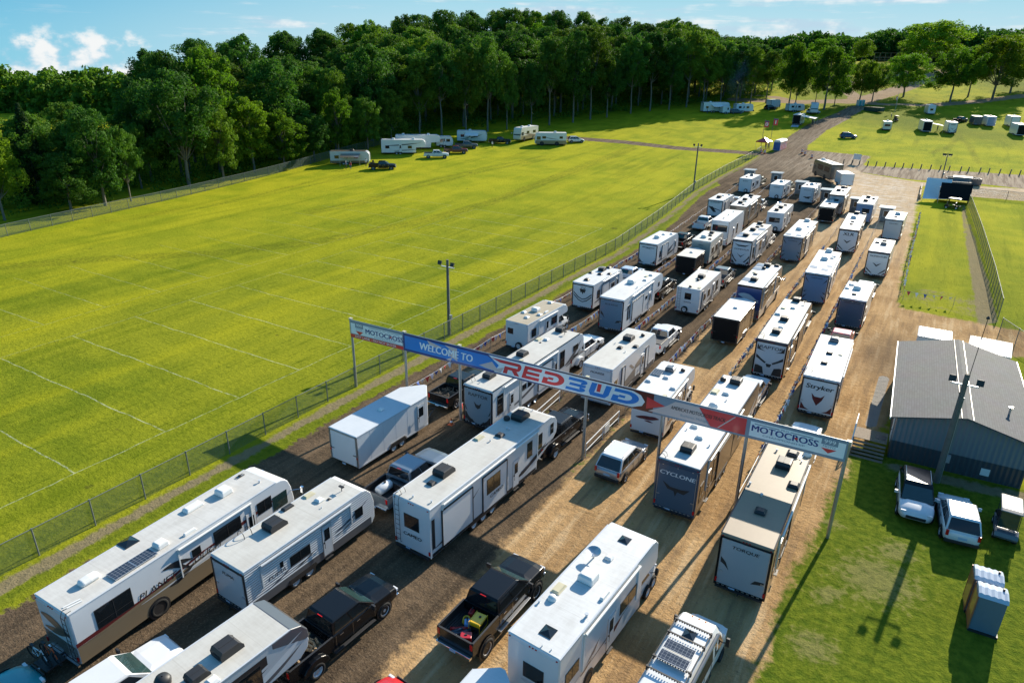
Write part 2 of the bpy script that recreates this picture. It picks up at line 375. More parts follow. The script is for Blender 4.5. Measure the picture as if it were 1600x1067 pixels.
def roof_item(root, kind, x, y, z, s=1.):
    base = (x, y, z)
    def bev(o, w=.055):
        bm_ = o.modifiers.new('bevel', 'BEVEL'); bm_.width = w; bm_.segments = 2; bm_.limit_method = 'ANGLE'; return o
    if kind in ('ac', 'acbox', 'aclow'): kind += '_black'
    if kind.startswith('ac'):
        k, c = kind.split('_'); c = {'black': 'plast', 'white': 'acw', 'grey': 'lgrey', 'dark': 'dgrey'}[c]
        return bev(inst(ac_mesh(k, c), 'roof_air_conditioner', root, base, (0, 0, 0), s))
    if kind in ('vent', 'ventw', 'ventd'):
        def fn():
            b = MB().box(-.20, .20, -.20, .20, 0, .06); b.frust((-.22, .22, -.22, .22), .06, (-.13, .13, -.13, .13), .15)
            return b.mesh('roof_vent', M['plast'] if kind == 'ventd' else M['acw'])
        return inst(shared(kind, fn), 'roof_vent', root, base, (0, 0, 0), s)
    if kind == 'hatch':
        def fn():
            b = MB().box(-.26, .26, -.26, .26, 0, .03); b.add([(-.24, -.24, .03), (.24, -.24, .03), (.24, .24, .03), (-.24, .24, .03), (0, 0, .12)], [(0, 1, 4), (1, 2, 4), (2, 3, 4), (3, 0, 4)])
            return b.mesh('roof_vent', M['glass'])
        return inst(shared('hatch', fn), 'roof_vent', root, base, (0, 0, 0), s)
    if kind == 'sky':
        def fn():
            b = MB().box(-.22, .22, -.36, .36, 0, .025)
            b.loft([[(-.19, -.33, .025), (.19, -.33, .025), (.19, .33, .025), (-.19, .33, .025)], [(-.14, -.28, .10), (.14, -.28, .10), (.14, .28, .10), (-.14, .28, .10)]])
            return b.mesh('skylight', M['offw'])
        return inst(shared('sky', fn), 'skylight', root, base, (0, 0, 0), s)
    if kind == 'long':
        def fn(): return MB().frust((-.1, .1, -.34, .34), 0, (-.07, .07, -.3, .3), .13).mesh('fridge_vent', M['acw'])
        return bev(inst(shared('long', fn), 'fridge_vent', root, base, (0, 0, 0), s), .02)
    if kind == 'pipe':
        def fn(): return MB().tube((0, 0, 0), (0, 0, .12), .05, 8).tube((0, 0, .12), (0, 0, .15), .08, 8).mesh('plumbing_vent', M['lgrey'])
        return inst(shared('pipe', fn), 'plumbing_vent', root, base, (0, 0, 0), s)
    if kind == 'cap':
        def fn(): return MB().lathe([(.20, 0), (.22, .14), (.17, .24), (.02, .26)], (0, 0, 0), 'Z', 14).mesh('antenna_dome', M['plast'], True)
        return inst(shared('cap', fn), 'antenna_dome', root, base, (0, 0, 0), s)
    if kind == 'ant':
        def fn():
            b = MB().tube((0, 0, 0), (0, 0, .25), .025, 6); b.box(-.16, .16, -.07, .07, .25, .31); b.tube((-.05, 0, .2), (.2, .1, .45), .012, 4)
            return b.mesh('antenna', M['plast'])
        return inst(shared('ant', fn), 'antenna', root, base, (0, 0, 0), s)
    if kind == 'dish':
        def fn():
            b = MB().tube((0, 0, 0), (0, 0, .3), .04, 6).lathe([(.02, .30), (.22, .33), (.33, .40), (.35, .42), (.33, .38), (.02, .27)], (0, 0, 0), 'Z', 16); b.tube((0, 0, .33), (.2, .2, .6), .015, 4)
            return b.mesh('satellite_dish', M['alu'], False)
        return inst(shared('dish', fn), 'satellite_dish', root, base, (R(8), 0, 0), s)
    if kind == 'bubble':
        def fn(): return MB().lathe([(.30, 0), (.32, .08), (.24, .24), (.1, .31), (.01, .32)], (0, 0, 0), 'Z', 16).mesh('antenna_dome', M['acw'], True)
        return inst(shared('bubble', fn), 'antenna_dome', root, base, (0, 0, 0), s)
    if kind == 'pod':
        def fn():
            return MB().loft([[(-.2 * q, y, .0), (-.24 * q, y, .12), (-.14 * q, y, .24 * q), (.14 * q, y, .24 * q), (.24 * q, y, .12), (.2 * q, y, 0)] for y, q in ((-.38, .6), (-.3, .95), (.0, 1), (.3, .95), (.4, .6))]).mesh('roof_air_conditioner', M['acw'])
        return bev(inst(shared('pod', fn), 'roof_air_conditioner', root, base, (0, 0, 0), s))
    if kind == 'solar':
        def fn():
            b = MB().box(-.34, .34, -.5, .5, .05, .085, 1); b.add([(-.32, -.48, .088), (.32, -.48, .088), (.32, .48, .088), (-.32, .48, .088)], [(0, 1, 2, 3)], 0)
            for sx in (-.28, .28):
                for sy in (-.4, .4): b.box(sx - .02, sx + .02, sy - .02, sy + .02, 0, .05, 1)
            return b.mesh('solar_panel', [M['solar'], M['alu']])
        return inst(shared('solar', fn), 'solar_panel', root, base, (0, 0, 0), s)
    if kind == 'sheet':      # big flexible panels and roof plates
        def fn(): return MB().box(-.45, .45, -.62, .62, .004, .03).mesh('solar_panel', M['lblue2'])
        return inst(shared('sheet', fn), 'solar_panel', root, base, (0, 0, 0), s)
    if kind == 'hoop':
        def fn():
            b = MB()
            for dy in (0, .32):
                pts = [(.16 * math.cos(a) * 1.2, dy, .28 * math.sin(a)) for a in [PI * i / 7 for i in range(8)]]
                b.path(pts, .014, 5)
            return b.mesh('ladder_handrail', M['plast'])
        return inst(shared('hoop', fn), 'ladder_handrail', root, base, (0, 0, 0), s)
    if kind == 'loop':
        def fn(): return MB().path([(-.1, 0, .03), (.1, 0, .03), (.1, .5, .03), (-.1, .5, .03), (-.1, 0, .03)], .015, 5).box(-.1, .1, .2, .3, 0, .08).mesh('antenna', M['plast'])
        return inst(shared('loop', fn), 'antenna', root, base, (0, 0, 0), s)
    if kind == 'strips':
        def fn(): return MB().box(-.12, -.04, -.35, .35, .004, .03).box(.04, .12, -.35, .35, .004, .03).mesh('roof_strip', M['acw'])
        return inst(shared('strips', fn), 'roof_strip', root, base, (0, 0, R(-12)), s)
M['lblue2'] = mat('flexible_solar_sheet', (.16, .21, .30), .3, 0, 0, .1)

def arch(root, x, y, z, r, s):
    return inst(shared(('arch', r), lambda: MB().lathe([(.02, 0), (r, 0), (r, .012), (.02, .012)], (0, 0, 0), 'X', 20).mesh('wheel_arch', M['plast'])), 'wheel_arch', root, (x, y, z), (0, 0, 0 if s > 0 else PI))
# ------------------------------------------------------------------ camping trailers and motorhomes
def window_part(root, x, y0, y1, z0, z1, side, glass='glass', split=True, name='window'):
    """a framed window on a side wall at |x|"""
    s = 1 if side == 'right' else -1
    b = MB(); xa = s * x
    b.box(min(xa, xa + s * .018), max(xa, xa + s * .018), y0, y1, z0, z1, 0)
    b.box(min(xa + s * .018, xa + s * .022), max(xa + s * .018, xa + s * .022), y0 + .035, y1 - .035, z0 + .035, z1 - .035, 1)
    if split and y1 - y0 > .7: b.box(min(xa, xa + s * .028), max(xa, xa + s * .028), (y0 + y1) / 2 - .015, (y0 + y1) / 2 + .015, z0 + .03, z1 - .03, 0)
    if z1 - z0 > .8: b.box(min(xa, xa + s * .027), max(xa, xa + s * .027), y0 + .03, y1 - .03, z0 + (z1 - z0) * .3, z0 + (z1 - z0) * .3 + .02, 0)
    return b.build(name, [M['plast'], M[glass]], root)
def door_part(root, x, y0, side, z0, z1=None, col='white', w=.68):
    s = 1 if side == 'right' else -1; z1 = z1 or z0 + 1.9; xa = s * x
    b = MB(); b.box(min(xa, xa + s * .02), max(xa, xa + s * .02), y0, y0 + w, z0, z1, 0)
    b.box(min(xa + s * .02, xa + s * .035), max(xa + s * .02, xa + s * .035), y0 + .04, y0 + w - .04, z0 + .04, z1 - .04, 1)
    d = b.build('door', [M['alu'], M[col]], root)
    x2 = xa + s * .035
    MB().box(min(x2, x2 + s * .006), max(x2, x2 + s * .006), y0 + .16, y0 + w - .16, z1 - .95, z1 - .25, 0).build('door_window', M['glass'], d)
    MB().tube((x2 + s * .06, y0 + .09, z0 + .55), (x2 + s * .06, y0 + .09, z0 + 1.15), .014, 6).box(min(x2, x2 + s * .05), max(x2, x2 + s * .05), y0 + .06, y0 + .12, z0 + .85, z0 + .93).build('handle', M['plast'], d)
    return d
DEC = {}
def rear_art(b, kind, W, z0, z1, k):
    """dark graphics on the rear panel; local x centred, z between z0 and z1"""
    h = z1 - z0; w = W / 2 - .16; P = (0, 0, 0)
    def poly(pts): flat(b, [(x * w, z0 + z * h) for x, z in pts], P, 'rear', k, .012)
    if kind == 'beard':        # blades sweeping up both sides
        for sx in (-1, 1):
            for a in ([(1, .05), (1, .34), (.72, .16), (.45, .06)], [(.95, .02), (.5, .0), (.22, .0), (.45, .10)], [(1, .40), (1, .50), (.8, .30)]): poly([(sx * x, z) for x, z in a][::sx])
        poly([(-.30, .66), (-.10, .58), (.10, .58), (.30, .66), (.18, .50), (0, .45), (-.18, .50)])
    elif kind == 'fangs':
        for sx in (-1, 1):
            poly([(sx * x, z) for x, z in [(.98, .95), (.98, .78), (.35, .74), (.72, .80)]][::sx])
            poly([(sx * x, z) for x, z in [(.98, .62), (.98, .52), (.30, .36), (.2, .40), (.60, .50)]][::sx])
            poly([(sx * x, z) for x, z in [(.98, .02), (.98, .30), (.42, .24), (.28, .02)]][::sx])
        poly([(-.22, .36), (.22, .36), (.12, .26), (-.12, .26)])
    elif kind == 'chevron':
        poly([(-.45, .56), (0, .38), (.45, .56), (.2, .52), (0, .46), (-.2, .52)])
        for sx in (-1, 1):
            poly([(sx * x, z) for x, z in [(.98, .30), (.98, .22), (.42, .04), (.30, .04)]][::sx]); poly([(sx * x, z) for x, z in [(.98, .14), (.98, .04), (.66, .02)]][::sx])
    elif kind == 'grin':
        poly([(-.9, .92), (-.4, .80), (.4, .80), (.9, .92), (.4, .86), (-.4, .86)])
        poly([(-.55, .50), (0, .36), (.55, .50), (.25, .40), (0, .30), (-.25, .40)])
        for sx in (-1, 1): poly([(sx * x, z) for x, z in [(.98, .44), (.98, .30), (.5, .08), (.35, .10), (.7, .24)]][::sx]); poly([(sx * x, z) for x, z in [(.98, .2), (.98, .02), (.6, .02)]][::sx])
    elif kind == 'corners':
        for sx in (-1, 1): poly([(sx * x, z) for x, z in [(.98, .26), (.98, .04), (.38, .04), (.7, .10)]][::sx])
        poly([(-.4, .80), (.0, .86), (.45, .78), (.0, .83)])
    elif kind == 'darts':
        for sx in (-1, 1):
            poly([(sx * x, z) for x, z in [(.98, .92), (.98, .84), (.62, .70)]][::sx]); poly([(sx * x, z) for x, z in [(.98, .16), (.98, .06), (.60, .26)]][::sx])
            poly([(sx * x, z) for x, z in [(.98, .36), (.98, .30), (.70, .40)]][::sx])
    elif kind == 'lines':
        for q in (0, .22, .44): poly([(-.95 + q, .62), (-.75 + q, .62), (.0 + q * .6, .28), (-.12 + q * .6, .22)])
        poly([(-.95, .66), (.9, .40), (.9, .36), (-.95, .58)])
    elif kind == 'vstrip':
        for sx in (-1, 1):
            for q in (0, .12): poly([(sx * x, z - q) for x, z in [(.98, .68), (.98, .62), (.45, .40), (.0, .33), (.0, .37), (.4, .44)]][::sx])
        poly([(-.34, .84), (.34, .84), (.22, .66), (.1, .70), (0, .58), (-.1, .70), (-.22, .66)])
    elif kind == 'blades':
        poly([(-.98, .60), (-.98, .48), (-.80, .44), (-.58, .34), (-.74, .50)]); poly([(.98, .34), (.98, .28), (.42, .22), (.60, .32)])
    elif kind == 'swirl':
        poly(swoosh(-.8, .42, .2, .52, .10)); poly(swoosh(.75, .50, -.3, .40, .12)); poly(swoosh(-.2, .36, .4, .34, .05))
    elif kind == 'wave':
        poly(swoosh(-.95, .75, .95, .55, .22)); poly(swoosh(-.9, .45, .95, .62, .16))
    elif kind == 'shield':
        poly([(-.42, .60), (-.20, .50), (.20, .50), (.42, .60), (.30, .42), (0, .22), (-.30, .42)])
        for sx in (-1, 1): poly([(sx * x, z) for x, z in [(.98, .26), (.98, .04), (.38, .04), (.7, .10)]][::sx])
    elif kind == 'raptor':
        poly([(-.75, .62), (-.3, .52), (.3, .52), (.75, .56), (.45, .42), (.1, .44), (0, .32), (-.1, .44), (-.45, .46)])
    elif kind == 'smear':
        poly(swoosh(-.2, .30, .8, .40, .14)); poly(swoosh(-.5, .36, .6, .22, .10))
def rv(label, xyyaw, L, H, kind='tt', W=2.5, z=0., B=.50, side='white', lower=None, rear='white', frame='plast', roof='rwhite',
       items=(), slides=(), wins=(), doors=(), art=(), text=None, tsize=.3, tpos=.8, tcol='plast', tfat=.026, rart=None, rartcol='plast', ramp=True,
       rwin=None, awn=None, axle=.38, ladder=False, spare=False, stext=(), name=None, cat='camper', group=None, nose=None, plate=.35, backcol=None, cap=None, mir=True, ncol=None, rim='lgrey'):
    x, y, yw = xyyaw; X, Y = lf(x, y)
    z = z if z is not None else hz(X, Y)
    name = name or {'tt': 'travel_trailer', 'fw': 'fifth_wheel_trailer', 'A': 'motorhome', 'C': 'motorhome', 'toy': 'toy_hauler_trailer'}[kind]
    root = thing(name, label, cat, (X, Y, z), -R(yw - 31), group)
    h = W / 2
    mside = M[side]; mlow = M[lower] if lower else None
    Bb = B
    # ---- body shell
    if kind in ('tt', 'toy'):
        prof = [(0, B), (L - .25, B), (L, B + .35), (L + .02, H * .62), (L - .18, H * .86), (L - .55, H - .02), (L - .8, H), (0, H)]
        flatend = L - .8
    elif kind == 'fw':
        n0 = L - 2.5
        prof = [(0, B), (n0, B), (n0 + .12, 1.75), (L - .5, 1.85), (L - .1, 2.15), (L, 2.5), (L - .06, H - .55), (L - .3, H - .2), (L - .8, H), (0, H)]
        flatend = L - .8
    elif kind == 'A':
        B = .38
        prof = [(0, B), (L - .1, B), (L, .7), (L, 1.45), (L - .12, 2.3), (L - .30, H - .36), (L - .48, H - .16), (L - .75, H - .04), (L - 1.1, H), (0, H)]
        flatend = L - 1.15
    else:                       # C: box with overcab bunk
        n0 = L - 1.75
        prof = [(0, B), (n0, B), (n0, 1.95), (L - .15, 2.02), (L, 2.25), (L - .12, H - .35), (L - .45, H - .04), (L - .7, H), (0, H)]
        flatend = L - .8
    b = MB().prism(prof, -h, h)
    body = b.build('body', mside, root, bevel=.07 if kind in ('A', 'C') else .045, seg=3)
    # lower band (underskirt), 3 mm proud of the wall
    ze = B + .42 if lower else 0
    yend = {'tt': L - .3, 'toy': L - .3, 'fw': L - 2.5, 'A': L - .15, 'C': L - 1.78}[kind]
    if lower:
        lz = B + (.95 if kind == 'A' else .5)
        b = MB()
        for s in (-1, 1): b.box(min(s * h, s * (h + .006)), max(s * h, s * (h + .006)), .03, yend, B + .03, lz)
        if kind == 'A': b.box(-h + .04, h - .04, -.012, 0, B + .03, lz)
        b.build('lower_panel', mlow, root)
    # roof sheet
    rb = MB().box(-h + .05, h - .05, .05, flatend, H, H + .014)
    rb.build('roof', M[roof], root)
    if cap: MB().prism([(flatend - .9, H - .02), (L - .78, H + .016), (L - .28, H - .19), (L - .02, H - .54), (L + .03, H - 1.0), (L - .2, H - 1.0), (flatend - .9, H - .3)], -h - .012, h + .012).build('front_cap', M[cap], root, bevel=.04)
    # roof edge trim
    b = MB()
    for s in (-1, 1): b.box(min(s * (h - .055), s * (h + .012)), max(s * (h - .055), s * (h + .012)), .02, flatend, H - .03, H + .02)
    b.build('roof_trim', M[frame if frame != 'plast' else 'lgrey'], root)
    # ---- rear wall
    rb = MB()
    if ramp and kind in ('toy', 'fw', 'tt'):
        rb.box(-h - .005, -h + .10, -.03, .02, B, H - .22); rb.box(h - .10, h + .005, -.03, .02, B, H - .22); rb.box(-h - .005, h + .005, -.045, .02, H - .24, H - .14)
        rb.box(-h, h, -.04, .02, B - .04, B + .08)
        fr = rb.build('rear_frame', M[frame], root, bevel=.01)
        pn = MB().box(-h + .11, h - .11, -.022, 0, B + .10, H - .26).build('ramp_door', M[rear], root)
        b = MB()
        for i in range(9): b.box(-h + .16 + i * (W - .32) / 9, -h + .16 + (i + .55) * (W - .32) / 9, -.05, -.02, B + .02, B + .07)
        b.box(-h + .13, -h + .33, -.05, -.022, 1.38, 1.43); b.box(h - .33, h - .13, -.05, -.022, 1.38, 1.43)
        for sx in (-1, 1): b.box(sx * (h - .13) - .012, sx * (h - .13) + .012, -.03, -.022, B + .12, H - .3)
        for sx in (-1, 0, 1): b.box(sx * h * .7 - .04, sx * h * .7 + .04, -.05, -.022, H - .29, H - .25)
        sub(pn, b, 'latch', M['alu'])
    else:
        pn = MB().box(-h + .04, h - .04, -.012, 0, B + .06, H - .18).build('rear_panel', M[rear], root)
        if kind not in ('A', 'C'):
            MB().box(-h - .004, -h + .04, -.016, .03, B, H - .04).box(h - .04, h + .004, -.016, .03, B, H - .04).build('corner_trim', M[frame], root)
    if backcol: MB().box(-h + .02, h - .02, -.014, -.001, H - .2, H - .03).build('rear_header', M[backcol], root)
    if rart:
        b = MB(); rear_art(b, rart, W, B + .1, H - .26, 0); o = b.build('graphic', M[rartcol], root); o.location.y = -.018
    if text: lettering(text, tsize, (0, -.03, B + (H - B) * tpos), 'rear', M[tcol], root, .15, tfat, 1.25)
    if rwin:
        x0, x1, z0, z1 = rwin; b = MB().box(x0, x1, -.03, -.01, z0, z1, 0).box(x0 + .04, x1 - .04, -.034, -.028, z0 + .04, z1 - .04, 1)
        b.build('rear_window', [M['plast'], M['glass']], root, bevel=.006)
    # lights, plate, bumper
    for s in (-1, 1):
        MB().box(s * (h - .09) - .05, s * (h - .09) + .05, -.065, -.03, B + .18, B + .42).build('tail_light', M['lred'], root)
    b = MB()
    for q in (-.9, -.12, 0, .12, .9): b.box(q * h - .035, q * h + .035, -.05, -.01, H - .12, H - .09)
    b.build('marker_lights', M['lred'], root)
    MB().box(-plate - .15, -plate + .15, -.06, -.045, B - .08, B + .07).build('number_plate', M['plate'], root)
    MB().box(-h + .1, h - .1, -.12, -.02, B - .12, B - .02).tube((0, -.1, B - .1), (0, -.28, B - .1), .03).build('bumper', M['plast'] if kind != 'A' else M['chrome'], root)
    if ladder:
        b = MB(); lx = -h + .18 if ladder != 'r' else h - .34
        for q in (lx, lx + .3): b.path([(q, -.02, B + .2), (q, -.12, B + .3), (q, -.12, H - .15), (q, -.02, H + .12), (q, .2, H + .12)], .014, 5)
        for i in range(8): b.tube((lx, -.12, B + .45 + i * .31), (lx + .3, -.12, B + .45 + i * .31), .012, 5)
        b.build('ladder', M['plast'], root)
    if spare:
        w_ = wheel(root, 0, 0, .34, 1, .22); w_.rotation_euler = (0, 0, -PI / 2); w_.location = (spare, -.14, B + .30)
    # ---- chassis, wheels, fenders
    MB().box(-h + .25, h - .25, .3, L - 2.6 if kind in ('fw',) else L - .5, B - .16, B + .01).build('chassis', M['plast'], root)
    r = .37 if kind not in ('A',) else .48
    if kind in ('tt', 'toy', 'fw'):
        c = L * axle; ax = [c - .45, c + .45] if L < 12.5 or kind != 'fw' else [c - .9, c, c + .9]
        for yy in ax:
            for s in (1, -1): wheel(root, s * (h - .11), yy, r, s, .22, rim)
        for s in (1, -1):
            b = MB(); pr = []
            y0, y1 = ax[0] - .52, ax[-1] + .52
            for yy, zz in [(y0, B), (y0, B + .02), (y0 + .12, B + .24), (y1 - .12, B + .24), (y1, B + .02), (y1, B)]: pr.append((yy, zz))
            b.prism(pr, min(s * (h + .004), s * (h + .028)), max(s * (h + .004), s * (h + .028)))
            b.prism([(y0 + .12, B - .06), (y0 + .18, B + .15), (y1 - .18, B + .15), (y1 - .12, B - .06)], min(s * (h - .3), s * (h + .032)), max(s * (h - .3), s * (h + .032)))
            b.build('fender', M['plast'], root)
        if kind != 'fw':
            MB().path([(-.5, L - .1, B - .08), (0, L + 1.15, B - .08), (.5, L - .1, B - .08)], .05, 6).box(-.14, .14, L + .5, L + .95, B - .02, B + .42).build('tow_hitch', M['plast'], root)
        else:
            MB().box(-.12, .12, L - 1.5, L - 1.2, 1.2, 1.9).box(-.95, -.83, L - 2.4, L - 2.28, .35, B).box(.83, .95, L - 2.4, L - 2.28, .35, B).build('hitch_pin', M['plast'], root)
    elif kind == 'A':
        for yy in (L * .30, L - 1.9):
            for s in (1, -1): wheel(root, s * (h - .10), yy, r, s, .28, 'chrome')
        for yy in (L * .30, L - 1.9):
            for s in (1, -1): arch(root, s * (h + .007), yy, r + .02, .57, s)
    else:
        for yy in (L * .27, L - .55):
            for s in (1, -1): wheel(root, s * (h - (.085 if yy < L / 2 else .22)), yy, r, s, .24, 'chrome')
        for s in (1, -1): arch(root, s * (h + .003), L * .27, r + .03, .46, s)
    # ---- A front: windscreen, mirrors; C cab
    if kind == 'A':
        b = MB()
        def fz(t): return (L - .12 - .23 * t + .012, 1.5 + (H - .3 - 1.5) * t)
        y0, z0 = fz(0.0); y1, z1 = fz(.9)
        b.add([(-h + .12, L + .012, z0), (h - .12, L + .012, z0), (h - .16, L - .30, z1), (-h + .16, L - .30, z1)], [(0, 1, 2, 3)])
        b.box(-.02, .02, L - .2, L + .02, z0, z0 + .05)
        b.build('windscreen', M['wind'], root)
        for s in (1, -1):
            MB().box(min(s * h, s * (h + .012)), max(s * h, s * (h + .012)), L - 1.55, L - .5, 1.45, 2.35).build('cab_window', M['wind'], root)
            MB().tube((s * h, L - .25, 2.1), (s * (h + .35), L + .35, 2.0), .02, 5).box(s * (h + .35) - .09, s * (h + .35) + .09, L + .28, L + .40, 1.75, 2.15).build('mirror', M['chrome'], root)
    if kind == 'C':
        n0 = L - 1.75; cw = h - .25
        # van cab and bonnet
        secs = []
        for yy, ww, zt in ((n0, cw, 1.95), (L - .55, cw, 1.9), (L + .02, cw - .03, 1.32), (L + .75, cw - .10, 1.12), (L + .95, cw - .2, .95)):
            secs.append([(-ww, yy, .4), (ww, yy, .4), (ww + .02, yy, .85), (ww - .06, yy, min(zt, 1.15) if zt < 1.5 else 1.15), (ww - .16, yy, zt), (-ww + .16, yy, zt), (-ww + .06, yy, min(zt, 1.15) if zt < 1.5 else 1.15), (-ww - .02, yy, .85)])
        cabm = MB().loft(secs).build('cab', M[ncol or side], root, bevel=.03)
        b = MB().add([(-cw + .2, L + .0, 1.36), (cw - .2, L + .0, 1.36), (cw - .26, L - .5, 1.9), (-cw + .26, L - .5, 1.9)], [(0, 1, 2, 3)])
        for v in range(4): b.v[v] = (b.v[v][0], b.v[v][1] + .03, b.v[v][2] + .02)
        sub(cabm, b, 'windscreen', M['wind'])
        for s in (1, -1):
            b = MB().add([(s * (cw + .012), L - 1.5, 1.2), (s * (cw + .012), L - .25, 1.2), (s * (cw - .10), L - .62, 1.82), (s * (cw - .10), L - 1.5, 1.82)], [(0, 1, 2, 3)])
            sub(cabm, b, 'cab_window', M['glass'])
            MB().tube((s * cw, L - .2, 1.3), (s * (cw + .3), L - .1, 1.4), .02, 5).box(s * (cw + .3) - .07, s * (cw + .3) + .07, L - .16, L - .06, 1.25, 1.65).build('mirror', M['plast'], root)
            MB().box(s * (cw - .25) - .12, s * (cw - .25) + .12, L + .9, L + .97, .8, .98).build('headlight', M['lwhite'], root)
            wheel(root, s * (cw - .04), L + .28, r, s, .24, 'chrome')
        MB().box(-cw, cw, L + .92, L + 1.05, .42, .62).build('front_bumper', M['plast'], root)
        MB().add([(-h + .4, L - .02, 2.35), (h - .4, L - .02, 2.35), (h - .4, L - .12, 2.75), (-h + .4, L - .12, 2.75)], [(0, 1, 2, 3)]).build('bunk_window', M['glass'], root)
    # ---- side fittings
    for a in slides:                # (side, y0, y1, z0, z1 [, colour])
        sd_, y0, y1, z0, z1 = a[:5]; s = 1 if sd_ == 'r' else -1; c_ = M[a[5]] if len(a) > 5 else mside
        b = MB().box(min(s * h, s * (h + .05)), max(s * h, s * (h + .05)), y0, y1, z0, z1, 0)
        xo, xi = s * (h + .065), s * (h - .01)
        for q in ((y0 - .05, y0 + .02, z0, z1), (y1 - .02, y1 + .05, z0, z1), (y0 - .05, y1 + .05, z1 - .01, z1 + .05)): b.box(min(xo, xi), max(xo, xi), q[0], q[1], q[2], q[3], 1)
        b.build('slide_out', [c_, M['plast']], root)
    for a in wins:                  # (side, y0, y1, z0, z1 [, glass, extra x])
        window_part(root, h + (a[6] if len(a) > 6 else .0), a[1], a[2], a[3], a[4], 'right' if a[0] == 'r' else 'left', a[5] if len(a) > 5 else 'glass')
    for a in doors: door_part(root, h, a[1], 'right' if a[0] == 'r' else 'left', B + .12, col=side if len(a) < 3 else a[2])
    if any(a[0] == 'r' for a in doors):
        dy = [a[1] for a in doors if a[0] == 'r'][0]
        MB().box(h - .3, h + .10, dy + .08, dy + .60, B - .10, B - .06).build('entry_step', M['plast'], root)
    if awn:
        y0, y1 = awn; b = MB().tube((h + .09, y0, H - .2), (h + .09, y1, H - .2), .065, 8)
        for q in (y0, y1): b.box(h, h + .06, q - .03, q + .03, B + .9, H - .2)
        b.build('awning', M['acw' if frame != 'plast' or kind in ('A', 'C') else 'lgrey'], root)
    for a in art:                   # (colour, polygon[, side])
        for s, fc in ((1, 'right'), (-1, 'left'))[:2 if any(q[0] == 'l' for q in wins) else 1]: flat(MB(), a[1], (s * h, 0, 0), fc, 0, .009 + .0015 * (a[2] if len(a) > 2 else 0)).build('stripe', M[a[0]], root)
    for a in stext: lettering(a[0], a[3], (h + (a[6] if len(a) > 6 else .012), a[1], a[2]), 'right', M[a[4]], root, .25, .01, a[5] if len(a) > 5 else 1.2)
    for it in items: roof_item(root, it[0], it[1], it[2], H + .014, it[3] if len(it) > 3 else 1.)
    return root


def cargo(label, xyyaw, L, H, W=2.5, z=0., col='white', rear='white', roof='ralu', vnose=1.2, name='cargo_trailer', items=(('ventw', 0, .5),), rwin=None, group=None, B=.48, corner='alu', doorcol=None, text=None):
    x, y, yw = xyyaw; X, Y = lf(x, y)
    root = thing(name, label, 'trailer', (X, Y, z), -R(yw - 31), group); h = W / 2
    pl = [(-h, 0), (h, 0), (h, L - vnose), (.12, L), (-.12, L), (-h, L - vnose)] if vnose else [(-h, 0), (h, 0), (h, L), (-h, L)]
    MB().pz(pl, B, H).build('body', M[col], root, bevel=.03)
    MB().pz([(px * .975, .04 + py * .99) for px, py in pl], H, H + .012).build('roof', M[roof], root)
    b = MB()
    for s in (-1, 1): b.box(min(s * (h - .13), s * (h + .008)), max(s * (h - .13), s * (h + .008)), -.03, .05, B, H - .02)
    b.box(-h, h, -.03, .03, H - .12, H - .02); b.build('rear_frame', M[corner], root, bevel=.01)
    pn = MB().box(-h + .14, h - .14, -.02, 0, B + .05, H - .14).build('ramp_door', M[rear], root)
    sub(pn, MB().box(-h + .1, -h + .4, -.05, -.02, 1.3, 1.34).box(h - .4, h - .1, -.05, -.02, 1.3, 1.34), 'latch', M['plast'])
    if rwin:
        x0, x1, z0, z1 = rwin; MB().box(x0, x1, -.03, -.015, z0, z1, 0).build('rear_window', M['glass'], root)
    b = MB()
    for i in range(1, int(L / 1.22)):
        for s in (-1, 1): b.box(min(s * h, s * (h + .004)), max(s * h, s * (h + .004)), i * 1.22 - .008, i * 1.22 + .008, B + .1, H - .08)
    for s in (-1, 1):
        b.box(min(s * (h - .01), s * (h + .01)), max(s * (h - .01), s * (h + .01)), 0, L - vnose, H - .07, H + .01)
        b.box(min(s * (h - .01), s * (h + .012)), max(s * (h - .01), s * (h + .012)), 0, L - vnose, B - .05, B + .05)
    b.build('trim', M['lgrey' if col in ('white',) else 'plast'], root)
    door_part(root, h, L - vnose - 1.15, 'right', B + .08, min(B + 1.95, H - .15), doorcol or col, .8)
    for s in (-1, 1): MB().box(s * (h - .06) - .04, s * (h - .06) + .04, -.05, -.03, 1.1, 1.25).build('tail_light', M['lred'], root)
    c = L * .45
    for yy in (c - .42, c + .42):
        for s in (1, -1): wheel(root, s * (h - .1), yy, .35, s, .22, 'lgrey')
    for s in (1, -1): MB().prism([(c - .95, B - .05), (c - .9, B + .1), (c - .7, B + .3), (c + .7, B + .3), (c + .9, B + .1), (c + .95, B - .05)], min(s * h, s * (h + .03)), max(s * h, s * (h + .03))).build('fender', M['alu'], root)
    for s in (1, -1): MB().prism([(c - .85, B - .06), (c - .8, B + .1), (c - .62, B + .24), (c + .62, B + .24), (c + .8, B + .1), (c + .85, B - .06)], min(s * (h + .03), s * (h + .034)), max(s * (h + .03), s * (h + .034))).build('wheel_arch', M['plast'], root)
    MB().box(-h + .2, h - .2, .2, L - vnose, B - .14, B).path([(-.6, L - .6, B - .08), (0, L + 1.0, B - .08), (.6, L - .6, B - .08)], .05, 6).build('chassis', M['plast'], root)
    MB().box(-.2, .1, -.05, -.03, B - .13, B - .02).build('number_plate', M['plate'], root)
    for it in items: roof_item(root, it[0], it[1], it[2] * L if it[2] < 1 else it[2], H + .012, it[3] if len(it) > 3 else 1.)
    return root

